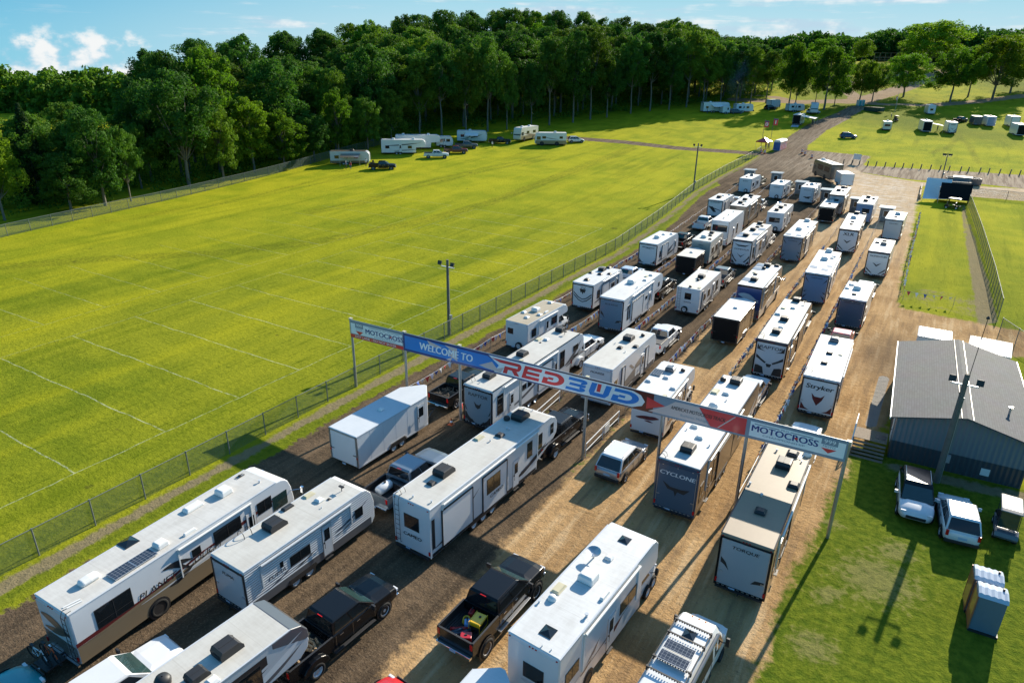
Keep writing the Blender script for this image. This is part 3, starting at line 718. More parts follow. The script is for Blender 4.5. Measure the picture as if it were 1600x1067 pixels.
# ------------------------------------------------------------------ cars and trucks
def sect(yy, w, zb, zbelt, zc, n=0):
    """closed body section: sill, flank, shoulder, crowned top"""
    return [(-w * .86, yy, zb), (w * .86, yy, zb), (w * .97, yy, zb + .10), (w, yy, zb + (zbelt - zb) * .55), (w * .975, yy, zbelt - .05), (w * .93, yy, zbelt), (w * .5, yy, zc), (-w * .5, yy, zc), (-w * .93, yy, zbelt), (-w * .975, yy, zbelt - .05), (-w, yy, zb + (zbelt - zb) * .55), (-w * .97, yy, zb + .10)]
def greenhouse(root, w, y0, y1, y2, y3, zb, zt, col, rearglass=True, npanes=2, roofcol=None, rails=False):
    """y0 rear base, y1 rear top, y2 front top, y3 windscreen base"""
    wt = w * .77; wb = w * .93
    secs = [[(-wb, y0, zb - .03), (wb, y0, zb - .03), (wb, y3, zb - .03), (-wb, y3, zb - .03)],
            [(-wb, y0, zb), (wb, y0, zb), (wb, y3, zb), (-wb, y3, zb)],
            [(-wt - .03, y1 - .03, zt - .07), (wt + .03, y1 - .03, zt - .07), (wt + .03, y2 + .05, zt - .07), (-wt - .03, y2 + .05, zt - .07)],
            [(-wt + .03, y1 + .08, zt), (wt - .03, y1 + .08, zt), (wt - .05, y2 - .10, zt), (-wt + .05, y2 - .10, zt)]]
    g = MB().loft(secs).build('cabin', M[roofcol or col], root, bevel=.06, seg=3)
    zt = zt - .09
    def pane(nm, c4, m_='glass'):
        nrm = (Vector(c4[1]) - Vector(c4[0])).cross(Vector(c4[3]) - Vector(c4[0])).normalized() * .008
        MB().add([Vector(c) + nrm for c in c4], [(0, 1, 2, 3)]).build(nm, M[m_], g)
    def P(s, yy, q):      # point on side: yy param at base, q height 0..1
        return (s * (wb + (wt + .03 - wb) * q + .004), yy, zb + (zt - zb) * q)
    pane('windscreen', [(wb * .94, y3 + .004, zb + .02), (-wb * .94, y3 + .004, zb + .02), (-wt * .96, y2 + .06, zt), (wt * .96, y2 + .06, zt)], 'wind')
    if rearglass: pane('rear_window', [(-wb * .9, y0 - .004, zb + .05), (wb * .9, y0 - .004, zb + .05), (wt * .93, y1 - .035, zt), (-wt * .93, y1 - .035, zt)])
    ys = [(y0 + .12, y1 + .12)]
    for s in (1, -1):
        L0, L1 = y0 + .10, y3 - .28; T0, T1 = y1 + .10, y2 - .02
        for i in range(npanes):
            a, c = i / npanes, (i + 1) / npanes
            A0, A1 = L0 + (L1 - L0) * a + .03, L0 + (L1 - L0) * c - .03; B0, B1 = T0 + (T1 - T0) * a + .03, T0 + (T1 - T0) * c - .03
            p = [P(s, A0, .06), P(s, A1, .06), P(s, B1, .96), P(s, B0, .96)]
            pane('side_window', p if s > 0 else p[::-1])
    if rails:
        for s in (1, -1): MB().path([(s * (wt - .06), y1 + .15, zt + .1), (s * (wt - .06), y1 + .3, zt + .16), (s * (wt - .06), y2 - .3, zt + .16), (s * (wt - .06), y2 - .15, zt + .1)], .02, 5).build('roof_rail', M['alu'], root)
    return g
def arches(root, w, ys, r, rt, rim='chrome', wt=.26, prot=.0):
    for yy in ys:
        for s in (1, -1):
            arch(root, s * (w * .985 + prot), yy, rt, r * 1.22, s)
            wheel(root, s * (w - wt / 2 + .045 + prot), yy, r, s, wt, rim)
def lights(root, w, L, z, zr, hood=None):
    for s in (1, -1):
        MB().box(s * (w - .2) - .15, s * (w - .2) + .15, L - .12, L + .01, z - .08, z + .08).build('headlight', M['lwhite'], root, bevel=.02)
        MB().box(s * (w - .1) - .08, s * (w - .1) + .07, -.015, .08, zr - .17, zr + .17).build('tail_light', M['lred'], root, bevel=.02)
def mirrors(root, w, y, z, col='plast', s_=1.):
    for s in (1, -1):
        MB().tube((s * w * .93, y, z), (s * (w + .10 * s_), y - .02, z + .04), .025, 5).box(s * (w + .17 * s_) - .09 * s_, s * (w + .17 * s_) + .09 * s_, y - .08, y + .02, z - .04, z + .16 * s_).build('mirror', M[col], root, bevel=.015)
def pickup(label, X, Y, rz=0., col='black', z=0., L=6.0, W=2.0, dually=False, lift=0., roofcol=None, load=None, bed=1.95, group=None, H=1.9, cover=False, rim='chrome', name='pickup_truck', nolabelparts=True, tow=True):
    root = thing(name, label, 'pickup truck', (X, Y, z), rz, group); w = W / 2; q = lift
    yb = bed + .12; zb = .45 + q; belt = 1.28 + q; hoodz = 1.26 + q
    secs = [sect(yb, w, zb, belt, belt), sect(yb + 1.2, w, zb, belt, belt), sect(L - 1.75, w, zb, belt, belt + .01), sect(L - 1.35, w, zb, hoodz - .03, hoodz + .05), sect(L - .5, w, zb, hoodz - .08, hoodz), sect(L - .12, w * .96, zb + .05, hoodz - .16, hoodz - .1), sect(L, w * .90, zb + .15, hoodz - .30, hoodz - .25)]
    MB().loft(secs).build('body', M[col], root, smooth=False, bevel=.02)
    greenhouse(root, w, yb + .02, yb + .16, L - 2.35, L - 1.55, belt, H + q, col, True, 2, roofcol)
    # cargo bed
    b = MB(); t = .07; zf = .82 + q
    for s in (1, -1): b.box(min(s * w, s * (w - t)), max(s * w, s * (w - t)), .05, yb - .02, zb + .08, belt)
    b.box(-w, w, 0, .08, zb + .12, belt - .01); b.box(-w + t, w - t, .08, yb - .03, zf - .06, zf - .02); b.box(-w + t, w - t, yb - .10, yb - .03, zf, belt)
    b.build('cargo_bed', M[col], root, bevel=.015)
    MB().box(-w + t + .002, w - t - .002, .085, yb - .105, zf - .018, zf).build('bed_liner', M['bedliner'], root)
    lb = MB()
    for s in (1, -1): lb.box(min(s * (w - t - .004), s * (w - t)), max(s * (w - t - .004), s * (w - t)), .09, yb - .11, zf + .005, belt - .03)
    for s in (1, -1): lb.box(s * (w - .04) - .045, s * (w - .04) + .045, .04, yb - .04, belt + .001, belt + .018)
    lb.box(-w + .1, w - .1, .0, .09, belt - .008, belt + .012); lb.build('bed_rail', M['plast'], root)
    if cover: MB().box(-w + .05, w - .05, .05, yb - .05, belt + .02, belt + .06).build('bed_cover', M['plast'], root, bevel=.02)
    arches(root, w, [1.0 if bed < 2.2 else 1.25, L - 1.0], .41 + q * .35, .42 + q * .4, rim, .28 if not lift else .34, .0 if not lift else .06)
    if dually:
        yy = 1.0 if bed < 2.2 else 1.25
        for s in (1, -1):
            pr = [(yy + .72 * math.cos(a), .52 + .56 * math.sin(a)) for a in [PI * i / 8 for i in range(9)]]
            MB().prism(pr[::-1], min(s * (w - .02), s * (w + .23)), max(s * (w - .02), s * (w + .23))).build('dual_wheel_fender', M[col], root, bevel=.04)
            wheel(root, s * (w + .11), yy, .41, s, .28, rim)
    lights(root, w, L, hoodz - .30, belt - .22)
    mirrors(root, w, L - 1.85, belt + .05, 'plast', 1.35)
    MB().box(-w + .05, w - .05, -.18, .0, zb - .02, zb + .16).build('rear_bumper', M['chrome' if col != 'white' else 'alu'], root, bevel=.03)
    MB().box(-w + .06, w - .06, L - .12, L + .08, zb - .02, zb + .22).build('front_bumper', M['chrome'], root, bevel=.03)
    MB().box(-w * .62, w * .62, L - .03, L + .02, zb + .28, hoodz - .28).build('grille', M['plast'], root)
    MB().box(-.16, .16, -.20, -.18, zb + .02, zb + .14).build('number_plate', M['plate'], root)
    MB().box(-.16, .16, yb + .10, yb + .14, H + q - .045, H + q - .02).build('high_brake_light', M['lred'], root)
    b = MB()
    for s in (1, -1):
        b.box(s * (w + .06) - .09, s * (w + .06) + .09, yb - .1, L - 1.7, zb - .03, zb + .02)
    b.build('running_board', M['alu' if lift else 'plast'], root, bevel=.01)
    b = MB()
    for s in (1, -1):
        for yy in (yb + .12, yb + 1.12, L - 1.62): b.box(min(s * w * .985, s * (w * 1.003)), max(s * w * .985, s * (w * 1.003)), yy - .006, yy + .006, zb + .1, belt - .03)
        for yy in (yb + .35, yb + 1.35): b.box(min(s * w, s * (w + .02)), max(s * w, s * (w + .02)), yy, yy + .2, belt - .18, belt - .14)
    b.build('door_seam', M['chrome' if col in ('black', 'dgrey') else 'plast'], root)
    if load == 'wood' or load == 'brush':
        rnd = random.Random(len(label)); b = MB()
        for i in range(46 if load == 'wood' else 90):
            a = rnd.uniform(-.5, .5) if load == 'wood' else rnd.uniform(0, 3); cx, cy, cz = rnd.uniform(-w + .3, w - .3), rnd.uniform(.35, yb - .4), zf + .06 + rnd.uniform(0, .38 if load == 'wood' else .34)
            l = .21 if load == 'wood' else rnd.uniform(.12, .3); d = Vector((math.cos(a), math.sin(a), rnd.uniform(-.2, .2))) * l
            b.tube(Vector((cx, cy, cz)) - d, Vector((cx, cy, cz)) + d, .065 if load == 'wood' else .015, 6)
        tag(b.build('firewood_pile' if load == 'wood' else 'brush_pile', M['fire' if load == 'wood' else 'wood'], None), ('split firewood heaped in the bed of the glossy black dual wheel pickup' if load == 'wood' else 'loose brush in the bed of the pickup towing the plain white trailer'), 'load')
        o = C.objects[-1]; o.location = (X, Y, z); o.rotation_euler = (0, 0, rz)
    return root
def suv(label, X, Y, rz=0., col='white', z=0., L=4.75, W=1.92, H=1.7, roofcol=None, rails=True, kind='suv', rim='chrome', dark_roof=False, group=None, cat='car', name=None):
    root = thing(name or ('sport_utility_car' if kind == 'suv' else 'car'), label, cat, (X, Y, z), rz, group); w = W / 2
    zb = .28; belt = 1.02 if kind == 'suv' else .92; hz_ = 1.02 if kind == 'suv' else .86
    S_ = lambda y, q, z_, bl, zc: sect(y, w * q, zb + z_, bl, zc)
    secs = [S_(0, .70, .28, belt - .26, belt - .24), S_(.05, .86, .16, belt - .12, belt - .08), S_(.2, .95, .04, belt - .03, belt), S_(.9, 1, 0, belt, belt), S_(L * .5, .99, 0, belt - .01, belt), S_(L - 1.55, .99, 0, belt - .02, belt), S_(L - 1.2, .99, 0, hz_ - .07, hz_ + .02), S_(L - .8, 1, 0, hz_ - .12, hz_ - .03), S_(L - .45, .97, 0, hz_ - .20, hz_ - .10), S_(L - .2, .88, .02, hz_ - .28, hz_ - .20), S_(L - .06, .74, .08, hz_ - .38, hz_ - .33), S_(L, .5, .16, hz_ - .50, hz_ - .47)]
    MB().loft(secs).build('body', M[col], root, smooth=True, bevel=.02, seg=2)
    if kind == 'suv': greenhouse(root, w, .14, .62, L - 2.2, L - 1.12, belt - .01, H, col, True, 3, roofcol, rails)
    else: greenhouse(root, w, .35, 1.05, L - 2.3, L - 1.3, belt - .01, H, col, True, 2, roofcol, False)
    arches(root, w, [.85, L - .92], .36, .36, rim, .23)
    lights(root, w * .93, L - .14, hz_ - .30, belt - .12); mirrors(root, w, L - 1.62, belt, col)
    MB().box(-w * .55, w * .55, L - .05, L + .01, .42, .60).build('grille', M['plast'], root, bevel=.02)
    MB().box(-w * .9, w * .9, -.03, .1, zb + .02, zb + .22).build('rear_bumper', M['plast'], root, bevel=.03)
    MB().box(-.22, .22, -.01, .1, .62, .76).build('number_plate', M['plate'], root)
    b = MB()
    for s in (1, -1):
        b.box(min(s * w * .99, s * (w * 1.006)), max(s * w * .99, s * (w * 1.006)), .4, L - .45, zb - .01, zb + .12)
        for yy in (L * .42, L * .60): b.box(min(s * w * .99, s * w * 1.004), max(s * w * .99, s * w * 1.004), yy - .006, yy + .006, zb + .1, belt - .06); b.box(min(s * w, s * (w + .02)), max(s * w, s * (w + .02)), yy - .3, yy - .12, belt - .16, belt - .12)
    b.build('sill_trim', M['plast'], root)
    return root
GR_A, GR_B, GR_C = (.128, .166, .011), (.196, .222, .014), (.272, .272, .018)
GR_D, GR_E, GR_F = (.060, .095, .004), (.31, .32, .02), (.070, .078, .010)
GR_L1, GR_L2 = (.052, .092, .009), (.142, .172, .016)
# ------------------------------------------------------------------ ground
def grid_line(fine0, fine1, step, lo, hi, grow=1.12, smax=45):
    a = list(np.arange(fine0, fine1 + 1e-6, step)); s = step; x = a[-1]
    while x < hi: s = min(s * grow, smax); x += s; a.append(x)
    s = step; x = a[0]; pre = []
    while x > lo: s = min(s * grow, smax); x -= s; pre.append(x)
    return np.array(pre[::-1] + a)
def pxp(*pts): return [tuple(at(px, py)[:2]) for px, py in pts]
def sdpoly(X, Y, poly):
    P = np.array(poly, float); n = len(P); d = np.full(X.shape, 1e18); ins = np.zeros(X.shape, bool)
    for i in range(n):
        a = P[i]; b = P[(i + 1) % n]; e = b - a; wx = X - a[0]; wy = Y - a[1]
        t = np.clip((wx * e[0] + wy * e[1]) / max(e @ e, 1e-9), 0, 1)
        d = np.minimum(d, (wx - e[0] * t) ** 2 + (wy - e[1] * t) ** 2)
        c = (a[1] > Y) != (b[1] > Y); xi = (b[0] - a[0]) * (Y - a[1]) / (b[1] - a[1] + 1e-12) + a[0]
        ins ^= c & (X < xi)
    return np.where(ins, 1, -1) * np.sqrt(d)
def sdline(X, Y, pts, w):
    d = np.full(X.shape, 1e18)
    for a, b in zip(pts, pts[1:]):
        a = np.array(a[:2]); b = np.array(b[:2]); e = b - a; wx = X - a[0]; wy = Y - a[1]
        t = np.clip((wx * e[0] + wy * e[1]) / (e @ e), 0, 1); d = np.minimum(d, (wx - e[0] * t) ** 2 + (wy - e[1] * t) ** 2)
    return w - np.sqrt(d)
# fence line on the left, used for the gravel edge too
FENCE_L = [(-37.1, -6), (-37.1, 35), (-36.9, 60), (-36.6, 80)] + [tuple(at(px, py)[:2]) for px, py in ((960, 393), (1030, 343), (1083, 300), (1130, 272), (1165, 254), (1190, 239))]
gx = grid_line(-100, 20, .9, -900, 1100, 1.06); gy = grid_line(6, 212, .9, -120, 2200, 1.05)
GX, GY = np.meshgrid(gx, gy); X = GX.ravel(); Y = GY.ravel(); Z = hz_np(X, Y)
edge = np.interp(Y, [p[1] for p in FENCE_L], [p[0] for p in FENCE_L])
strip = 2.6 + .25 * np.sin(Y * .13)
far_e = at(1225, 262)[1]
# dark gravel lanes
gr = np.minimum(np.minimum(X - (edge + strip), -14.9 - X), 205 - Y)
junction = sdpoly(X, Y, pxp((1120, 283), (1168, 258), (1192, 244), (1222, 232), (1243, 212), (1262, 200), (1309, 181), (1330, 184), (1290, 205), (1262, 228), (1262, 246), (1330, 258), (1605, 274), (1640, 300), (1500, 284), (1430, 282), (1345, 270), (1330, 300), (1240, 330), (1140, 330)))
road_w = sdline(X, Y, [at(*q) for q in ((1215, 243), (1150, 238), (1060, 232), (980, 223), (905, 217), (860, 214))], 2.6)
road_up = sdline(X, Y, [at(*q) for q in ((1222, 246), (1250, 214), (1285, 192), (1322, 178), (1340, 168))], 3.0)
gravel = np.maximum.reduce([gr, junction, road_w, road_up])
# sandy lanes, swirl at the lane heads, cross track behind the clubhouse
xr = np.interp(Y, [0, 30, 46, 56, 60, 66, 92, 130, 160], [-2.6, -2.0, -.9, -.2, .8, 1.0, -.6, -1.0, -1.6])
sa = np.minimum(np.minimum(X + 16.2, xr - X), 175 - Y)
sa2 = sdpoly(X, Y, pxp((1330, 258), (1345, 270), (1430, 284), (1604, 296), (1640, 318), (1500, 306), (1442, 290), (1436, 310), (1420, 360), (1380, 360), (1300, 310), (1300, 285)))
sa3 = sdpoly(X, Y, pxp((1392, 478), (1440, 488), (1520, 503), (1610, 520), (1700, 560), (1620, 560), (1500, 548), (1400, 640), (1384, 665), (1340, 700), (1330, 640)))
sa4 = np.maximum.reduce([sdline(X, Y, [at(*q) for q in l_], w_) for w_, l_ in ((4.5, ((1500, 104), (1450, 122), (1400, 142), (1345, 158), (1250, 160), (1150, 156))), (3, ((1345, 158), (1320, 140), (1345, 128), (1420, 112))), (2.5, ((1250, 160), (1200, 150), (1170, 148))))])
sa5 = sdline(X, Y, [at(*q) for q in ((1310, 160), (1370, 163), (1450, 165), (1520, 160), (1600, 150), (1700, 140))], 3.0)
sand = np.maximum.reduce([sa, sa2, sa3, sa4, sa5])
pathc = sdpoly(X, Y, [(-.45, 52.3), (.35, 52.3), (.65, 63.2), (-.35, 63.2)])
mud = np.maximum(sdline(X, Y, [(p[0] + .9, p[1]) for p in FENCE_L], .55), sdpoly(X, Y, pxp((1500, 318), (1506, 318), (1545, 440), (1560, 505), (1528, 510), (1512, 400))))
mud = np.maximum(mud, sdpoly(X, Y, [(1.2, 47.6), (16, 49.2), (16, 48.2), (8, 46.9), (1.2, 46.6)]))
worn = sdpoly(X, Y, pxp((1405, 470), (1440, 478), (1530, 500), (1540, 470), (1480, 455), (1420, 450)))
dens = np.zeros_like(X)
for q, rr in (((1370, 905), 2.4), ((1290, 930), 1.0), ((1400, 860), 1.2), ((1300, 820), .8), ((1270, 1010), 1.3), ((1340, 700), .8)):
    P = at(*q); dens = np.maximum(dens, np.exp(-((X - P.x) ** 2 + (Y - P.y) ** 2) / rr ** 2))
# faint wheel tracks across the mown field
trk = np.full(X.shape, -9.)
for w_, line in ((.55, ((0, 415), (160, 402), (330, 394), (480, 378), (640, 348), (760, 316), (900, 262), (990, 228))), (.45, ((480, 330), (560, 316), (640, 290), (760, 262), (850, 244))), (.4, ((160, 345), (330, 318), (480, 286), (600, 262)))):
    trk = np.maximum(np.maximum(trk, sdline(X, Y, [at(*q) for q in line], w_)), sdline(X, Y, [at(q[0] + 2, q[1] + 4.5) for q in line], w_))
trk = np.maximum(trk, sdline(X, Y, [at(*q) for q in ((1455, 240), (1485, 228), (1500, 205))], .6))
trk = np.maximum(trk, sdline(X, Y, [at(*q) for q in ((1530, 256), (1512, 225), (1490, 205))], .6))
far_f = sdpoly(X, Y, [(-560, -40), (-150, 55), (-178, 130), (-320, 210), (-700, 120)])
nx, ny = len(gx), len(gy)
idx = np.arange(nx * ny).reshape(ny, nx)
quads = np.stack([idx[:-1, :-1], idx[:-1, 1:], idx[1:, 1:], idx[1:, :-1]], -1).reshape(-1, 4)
cls = np.where(pathc > 0, 3, np.where((sand > 0) & (sand > gravel), 2, np.where(gravel > 0, 1, 0)))
qc = cls[quads].max(1) * 0 + cls[quads[:, 0]]

gm, t, b = principled('ground_cover'); n = t.nodes; l = t.links
def at_(nm):
    a = n.new('ShaderNodeAttribute'); a.attribute_name = nm; return a.outputs['Fac']
def ma(op, a, b_=None, clamp=False):
    q = n.new('ShaderNodeMath'); q.operation = op; q.use_clamp = clamp
    for i, v in enumerate((a, b_)):
        if v is None: continue
        if isinstance(v, (int, float)): q.inputs[i].default_value = v
        else: l.new(v, q.inputs[i])
    return q.outputs[0]
def mr(v, a, b_, c=0., d=1.):
    q = n.new('ShaderNodeMapRange'); q.interpolation_type = 'SMOOTHSTEP'; l.new(v, q.inputs[0])
    for i, k in enumerate((a, b_, c, d)): q.inputs[i + 1].default_value = k
    return q.outputs[0]
geo = n.new('ShaderNodeNewGeometry')
def noise(scale, det=4, ro=.55, st=(1, 1, 1), rot=0):
    mpn = n.new('ShaderNodeMapping'); mpn.inputs['Scale'].default_value = st; mpn.inputs['Rotation'].default_value = (0, 0, rot)
    l.new(geo.outputs['Position'], mpn.inputs[0])
    q = n.new('ShaderNodeTexNoise'); q.inputs['Scale'].default_value = scale; q.inputs['Detail'].default_value = det; q.inputs['Roughness'].default_value = ro
    l.new(mpn.outputs[0], q.inputs['Vector']); return q.outputs['Fac']
def mix(f, a, b_):
    q = n.new('ShaderNodeMix'); q.data_type = 'RGBA'
    if isinstance(f, (int, float)): q.inputs['Factor'].default_value = f
    else: l.new(f, q.inputs['Factor'])
    for i, v in ((6, a), (7, b_)):
        if isinstance(v, tuple): q.inputs[i].default_value = v + (1,)
        else: l.new(v, q.inputs[i])
    return q.outputs[2]
n_big = noise(.045, 3); n_mid = noise(.35, 5); n_fine = noise(2.2, 6, .65); n_tiny = noise(9, 4, .7)
n_row = noise(1.0, 4, .6, (2.6, .30, 1)); n_rut = noise(1.0, 5, .6, (1.9, .09, 1))
# grass
g = mix(mr(n_mid, .35, .68), GR_A, GR_B)
g = mix(ma('MULTIPLY', mr(n_big, .38, .62), .55), g, GR_C)
g = mix(ma('MULTIPLY', mr(n_row, .52, .70), .50), g, GR_D)
g = mix(ma('MULTIPLY', mr(n_fine, .55, .75), .45), g, GR_D)
g = mix(ma('MULTIPLY', mr(n_tiny, .50, .8), .30), g, GR_E)
g = mix(mr(at_('far'), 0, 1, 0, .7), g, mix(mr(noise(.16, 5), .35, .65), (.255, .290, .010), (.400, .380, .016)))  # brighter with distance: backlit glow of the grass put into the colour
n_str = noise(1.0, 4, .6, (.42, .022, 1)); n_str2 = noise(1.0, 3, .6, (.13, .012, 1), .06)
g = mix(ma('MULTIPLY', mr(n_str, .50, .68), .42), g, (.10, .14, .006)); g = mix(ma('MULTIPLY', mr(n_str2, .46, .66), .40), g, (.40, .37, .015))
g = mix(ma('MULTIPLY', mr(noise(.42, 4, .5, (1, 1, 1)), .70, .76), .7), g, (.07, .075, .012))
g = mix(ma('MULTIPLY', mr(at_('trk'), -.8, .3), ma('MULTIPLY', mr(n_fine, .35, .65), .5)), g, GR_F)
lush = mr(at_('lush'), 0, 1)
g = mix(ma('MULTIPLY', lush, .9), g, mix(mr(n_fine, .3, .7), GR_L1, GR_L2))
dry = mr(ma('ADD', at_('dry'), ma('MULTIPLY', ma('SUBTRACT', n_fine, .5), 2.2)), .35, .85)
g = mix(ma('MULTIPLY', dry, .38), g, mix(n_tiny, (.20, .16, .085), (.34, .27, .15)))
# chalk lines of the camping pitches
sx = n.new('ShaderNodeSeparateXYZ'); l.new(geo.outputs['Position'], sx.inputs[0]); PX, PY = sx.outputs[0], sx.outputs[1]
wob = ma('MULTIPLY', ma('SUBTRACT', n_mid, .5), .5)
def band(v, c, hw): return ma('LESS_THAN', ma('ABSOLUTE', ma('SUBTRACT', ma('ADD', v, wob), c)), hw)
def between(v, a, c): return ma('MULTIPLY', ma('GREATER_THAN', v, a), ma('LESS_THAN', v, c))
per = ma('LESS_THAN', ma('ABSOLUTE', ma('SUBTRACT', ma('FRACT', ma('DIVIDE', ma('ADD', ma('ADD', PY, wob), -17.7 + 3.15), 6.3)), .5)), .008)
inr = ma('ADD', between(PX, -67.6, -43.6), between(PX, -92.3, -73.0)); inr = ma('MULTIPLY', inr, between(PY, -10, 100))
chalk = ma('MULTIPLY', per, inr)
chalk = ma('MAXIMUM', chalk, ma('MULTIPLY', ma('MAXIMUM', band(PX, -43.5, .045), ma('MAXIMUM', band(PX, -67.7, .03), band(PX, -73., .03))), between(PY, -10, 100)))
chalk = ma('MULTIPLY', chalk, mr(n_fine, .36, .58, .12, .62))
g = mix(ma('MULTIPLY', chalk, mr(PX, -95, -50, .30, .68)), g, (.52, .56, .44))
# gravel: dark cinders with paler wheel lines
gv = mix(mr(n_rut, .26, .78), (.060, .044, .030), (.132, .094, .060))
gv = mix(ma('MULTIPLY', mr(n_mid, .45, .72), .6), gv, (.185, .130, .082))
gv = mix(ma('MULTIPLY', mr(n_tiny, .5, .72), .6), gv, (.25, .19, .13))
gv = mix(ma('MULTIPLY', mr(n_fine, .5, .8), .35), gv, (.025, .022, .02))
gv = mix(ma('MULTIPLY', mr(PY, 150, 190), mr(ma('ADD', PX, ma('MULTIPLY', n_big, 14)), -32, -8, .18, .85)), gv, mix(mr(n_rut, .4, .6), (.26, .20, .145), (.43, .35, .26)))
# sand
n_rs = noise(1.0, 5, .6, (1.5, .12, 1))
sn = mix(mr(n_mid, .35, .7), (.33, .205, .095), (.45, .29, .14))
sn = mix(ma('MULTIPLY', mr(n_rs, .50, .66), .75), sn, (.52, .37, .21))
sn = mix(ma('MULTIPLY', mr(n_rs, .50, .34), .50), sn, (.17, .115, .070))
sn = mix(ma('MULTIPLY', mr(n_fine, .55, .75), .35), sn, (.15, .105, .065))
sn = mix(ma('MULTIPLY', mr(n_tiny, .52, .75), .40), sn, (.56, .44, .30)); sn = mix(ma('MULTIPLY', mr(noise(5, 3, .6), .60, .72), .5), sn, (.14, .095, .06))
sn = mix(mr(PY, 80, 150, 0, .55), sn, (.56, .44, .30))
sn = mix(mr(PY, 215, 240, 0, .8), sn, mix(n_mid, (.17, .115, .07), (.38, .27, .18)))
sn = mix(ma('MULTIPLY', mr(at_('swirl'), -6, 6), mr(noise(.5, 6, .7, (1, 3, 1), .5), .45, .62)), sn, (.60, .52, .42))
wet = mr(at_('wet'), 0, 1)
sn = mix(ma('MULTIPLY', wet, .65), sn, (.13, .095, .062))
jit = ma('ADD', ma('MULTIPLY', ma('SUBTRACT', n_mid, .5), 1.5), ma('MULTIPLY', ma('SUBTRACT', n_fine, .5), 1.6))
col = mix(mr(ma('ADD', at_('gravel'), jit), -.18, .18), g, gv)
col = mix(mr(ma('ADD', at_('sand'), ma('MULTIPLY', jit, 1.2)), -.35, .35), col, sn)
# sparse turf on the dividers between the lanes
div = ma('MULTIPLY', mr(at_('divider'), .45, .9), mr(ma('ADD', n_fine, ma('MULTIPLY', n_mid, .6)), .84, .98))
col = mix(div, col, mix(n_tiny, (.06, .10, .015), (.12, .17, .03)))
col = mix(ma('MULTIPLY', mr(ma('ADD', at_('mud'), ma('MULTIPLY', jit, .5)), -.1, .2), .8), col, mix(n_fine, (.16, .12, .08), (.27, .21, .15)))
col = mix(mr(at_('path'), -.02, .02), col, mix(n_fine, (.26, .25, .23), (.33, .31, .28)))
l.new(col, b.inputs['Base Color']); b.inputs['Roughness'].default_value = 1; b.inputs['Specular IOR Level'].default_value = .02
bp = n.new('ShaderNodeBump'); bp.inputs['Strength'].default_value = .9; bp.inputs['Distance'].default_value = .12
l.new(ma('ADD', ma('ADD', ma('MULTIPLY', n_row, .8), n_fine), ma('MULTIPLY', n_tiny, .35)), bp.inputs['Height']); l.new(bp.outputs[0], b.inputs['Normal'])

divid = np.zeros_like(X)
for c_, y1 in ((-16.3, 60), (-11.2, 62), (-6.1, 48), (-21.4, 70), (-26.6, 60), (-1.2, 52)):
    y0_ = 31 if c_ == -16.3 else 28 if c_ == -11.2 else 36
    divid = np.maximum(divid, np.exp(-((X - c_) / .55) ** 2) * np.clip((y1 - Y) / 15, 0, 1) * np.clip((Y - y0_) / 4, 0, 1))
lush = np.clip((X + 3.2) / 1.0, 0, 1) * np.clip((50 - Y) / 2, 0, 1)
lush = np.maximum(lush, np.clip(1 - np.abs(X - (edge + 1.6)) / 1.5, 0, 1) * .9)
lush = np.maximum(lush, np.clip(1 - np.abs(X - (edge - 1.4)) / 2.4, 0, 1) * .8 * (Y < 205))
lush = np.maximum(lush, .75 * np.clip((Y - 235 + X * .2) / 30, 0, 1) * (.5 + .5 * np.sin(X * .06 + Y * .03)))
lush = np.maximum(lush, np.clip((X - 16) / 10, 0, 1) * np.clip((150 - Y) / 20, 0, 1) * .5)
swirl = np.minimum(sa2, 10)
wetn = np.exp(-((X - .5) / 3.5) ** 2 - ((Y - 68) / 8) ** 2) * .95
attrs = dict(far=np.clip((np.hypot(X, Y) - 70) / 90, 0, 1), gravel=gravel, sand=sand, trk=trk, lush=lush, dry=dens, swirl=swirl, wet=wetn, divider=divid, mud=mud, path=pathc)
# heavy wear between tracks: pass the worn patch to the mud layer
attrs['mud'] = np.maximum(mud, np.clip(worn, -1, .02) - .05)
def ground_piece(name, k):
    q = quads[qc == k]; used = np.unique(q); rm = np.full(nx * ny, -1); rm[used] = np.arange(len(used)); q = rm[q]
    me = bpy.data.meshes.new(name); me.vertices.add(len(used)); me.vertices.foreach_set('co', np.stack([X[used], Y[used], Z[used]], 1).ravel())
    me.loops.add(len(q) * 4); me.loops.foreach_set('vertex_index', q.ravel().astype(np.int32))
    me.polygons.add(len(q)); me.polygons.foreach_set('loop_start', np.arange(0, len(q) * 4, 4, dtype=np.int32))
    me.update(calc_edges=True); me.validate()
    me.polygons.foreach_set('use_smooth', [True] * len(me.polygons))
    for kk, v in attrs.items():
        a = me.attributes.new(kk, 'FLOAT', 'POINT'); a.data.foreach_set('value', np.clip(v[used], -30, 30).astype(np.float32))
    me.materials.append(gm); o = bpy.data.objects.new(name, me); C.objects.link(o); o['kind'] = 'structure'; return o
ground_piece('grass_field', 0); ground_piece('gravel_road', 1); ground_piece('sandy_lane', 2); ground_piece('concrete_path', 3)
for _k, _c in dict(bluegrey2=(.20, .27, .32), sage=(.30, .34, .31), grey2=(.24, .22, .20), gold2=(.14, .11, .075), brown2=(.075, .065, .055), slate2=(.055, .095, .15), ramp2=(.15, .25, .40), lblue3=(.42, .50, .60), torq=(.33, .36, .40)).items(): M[_k] = paint('shade ' + _k, _c)
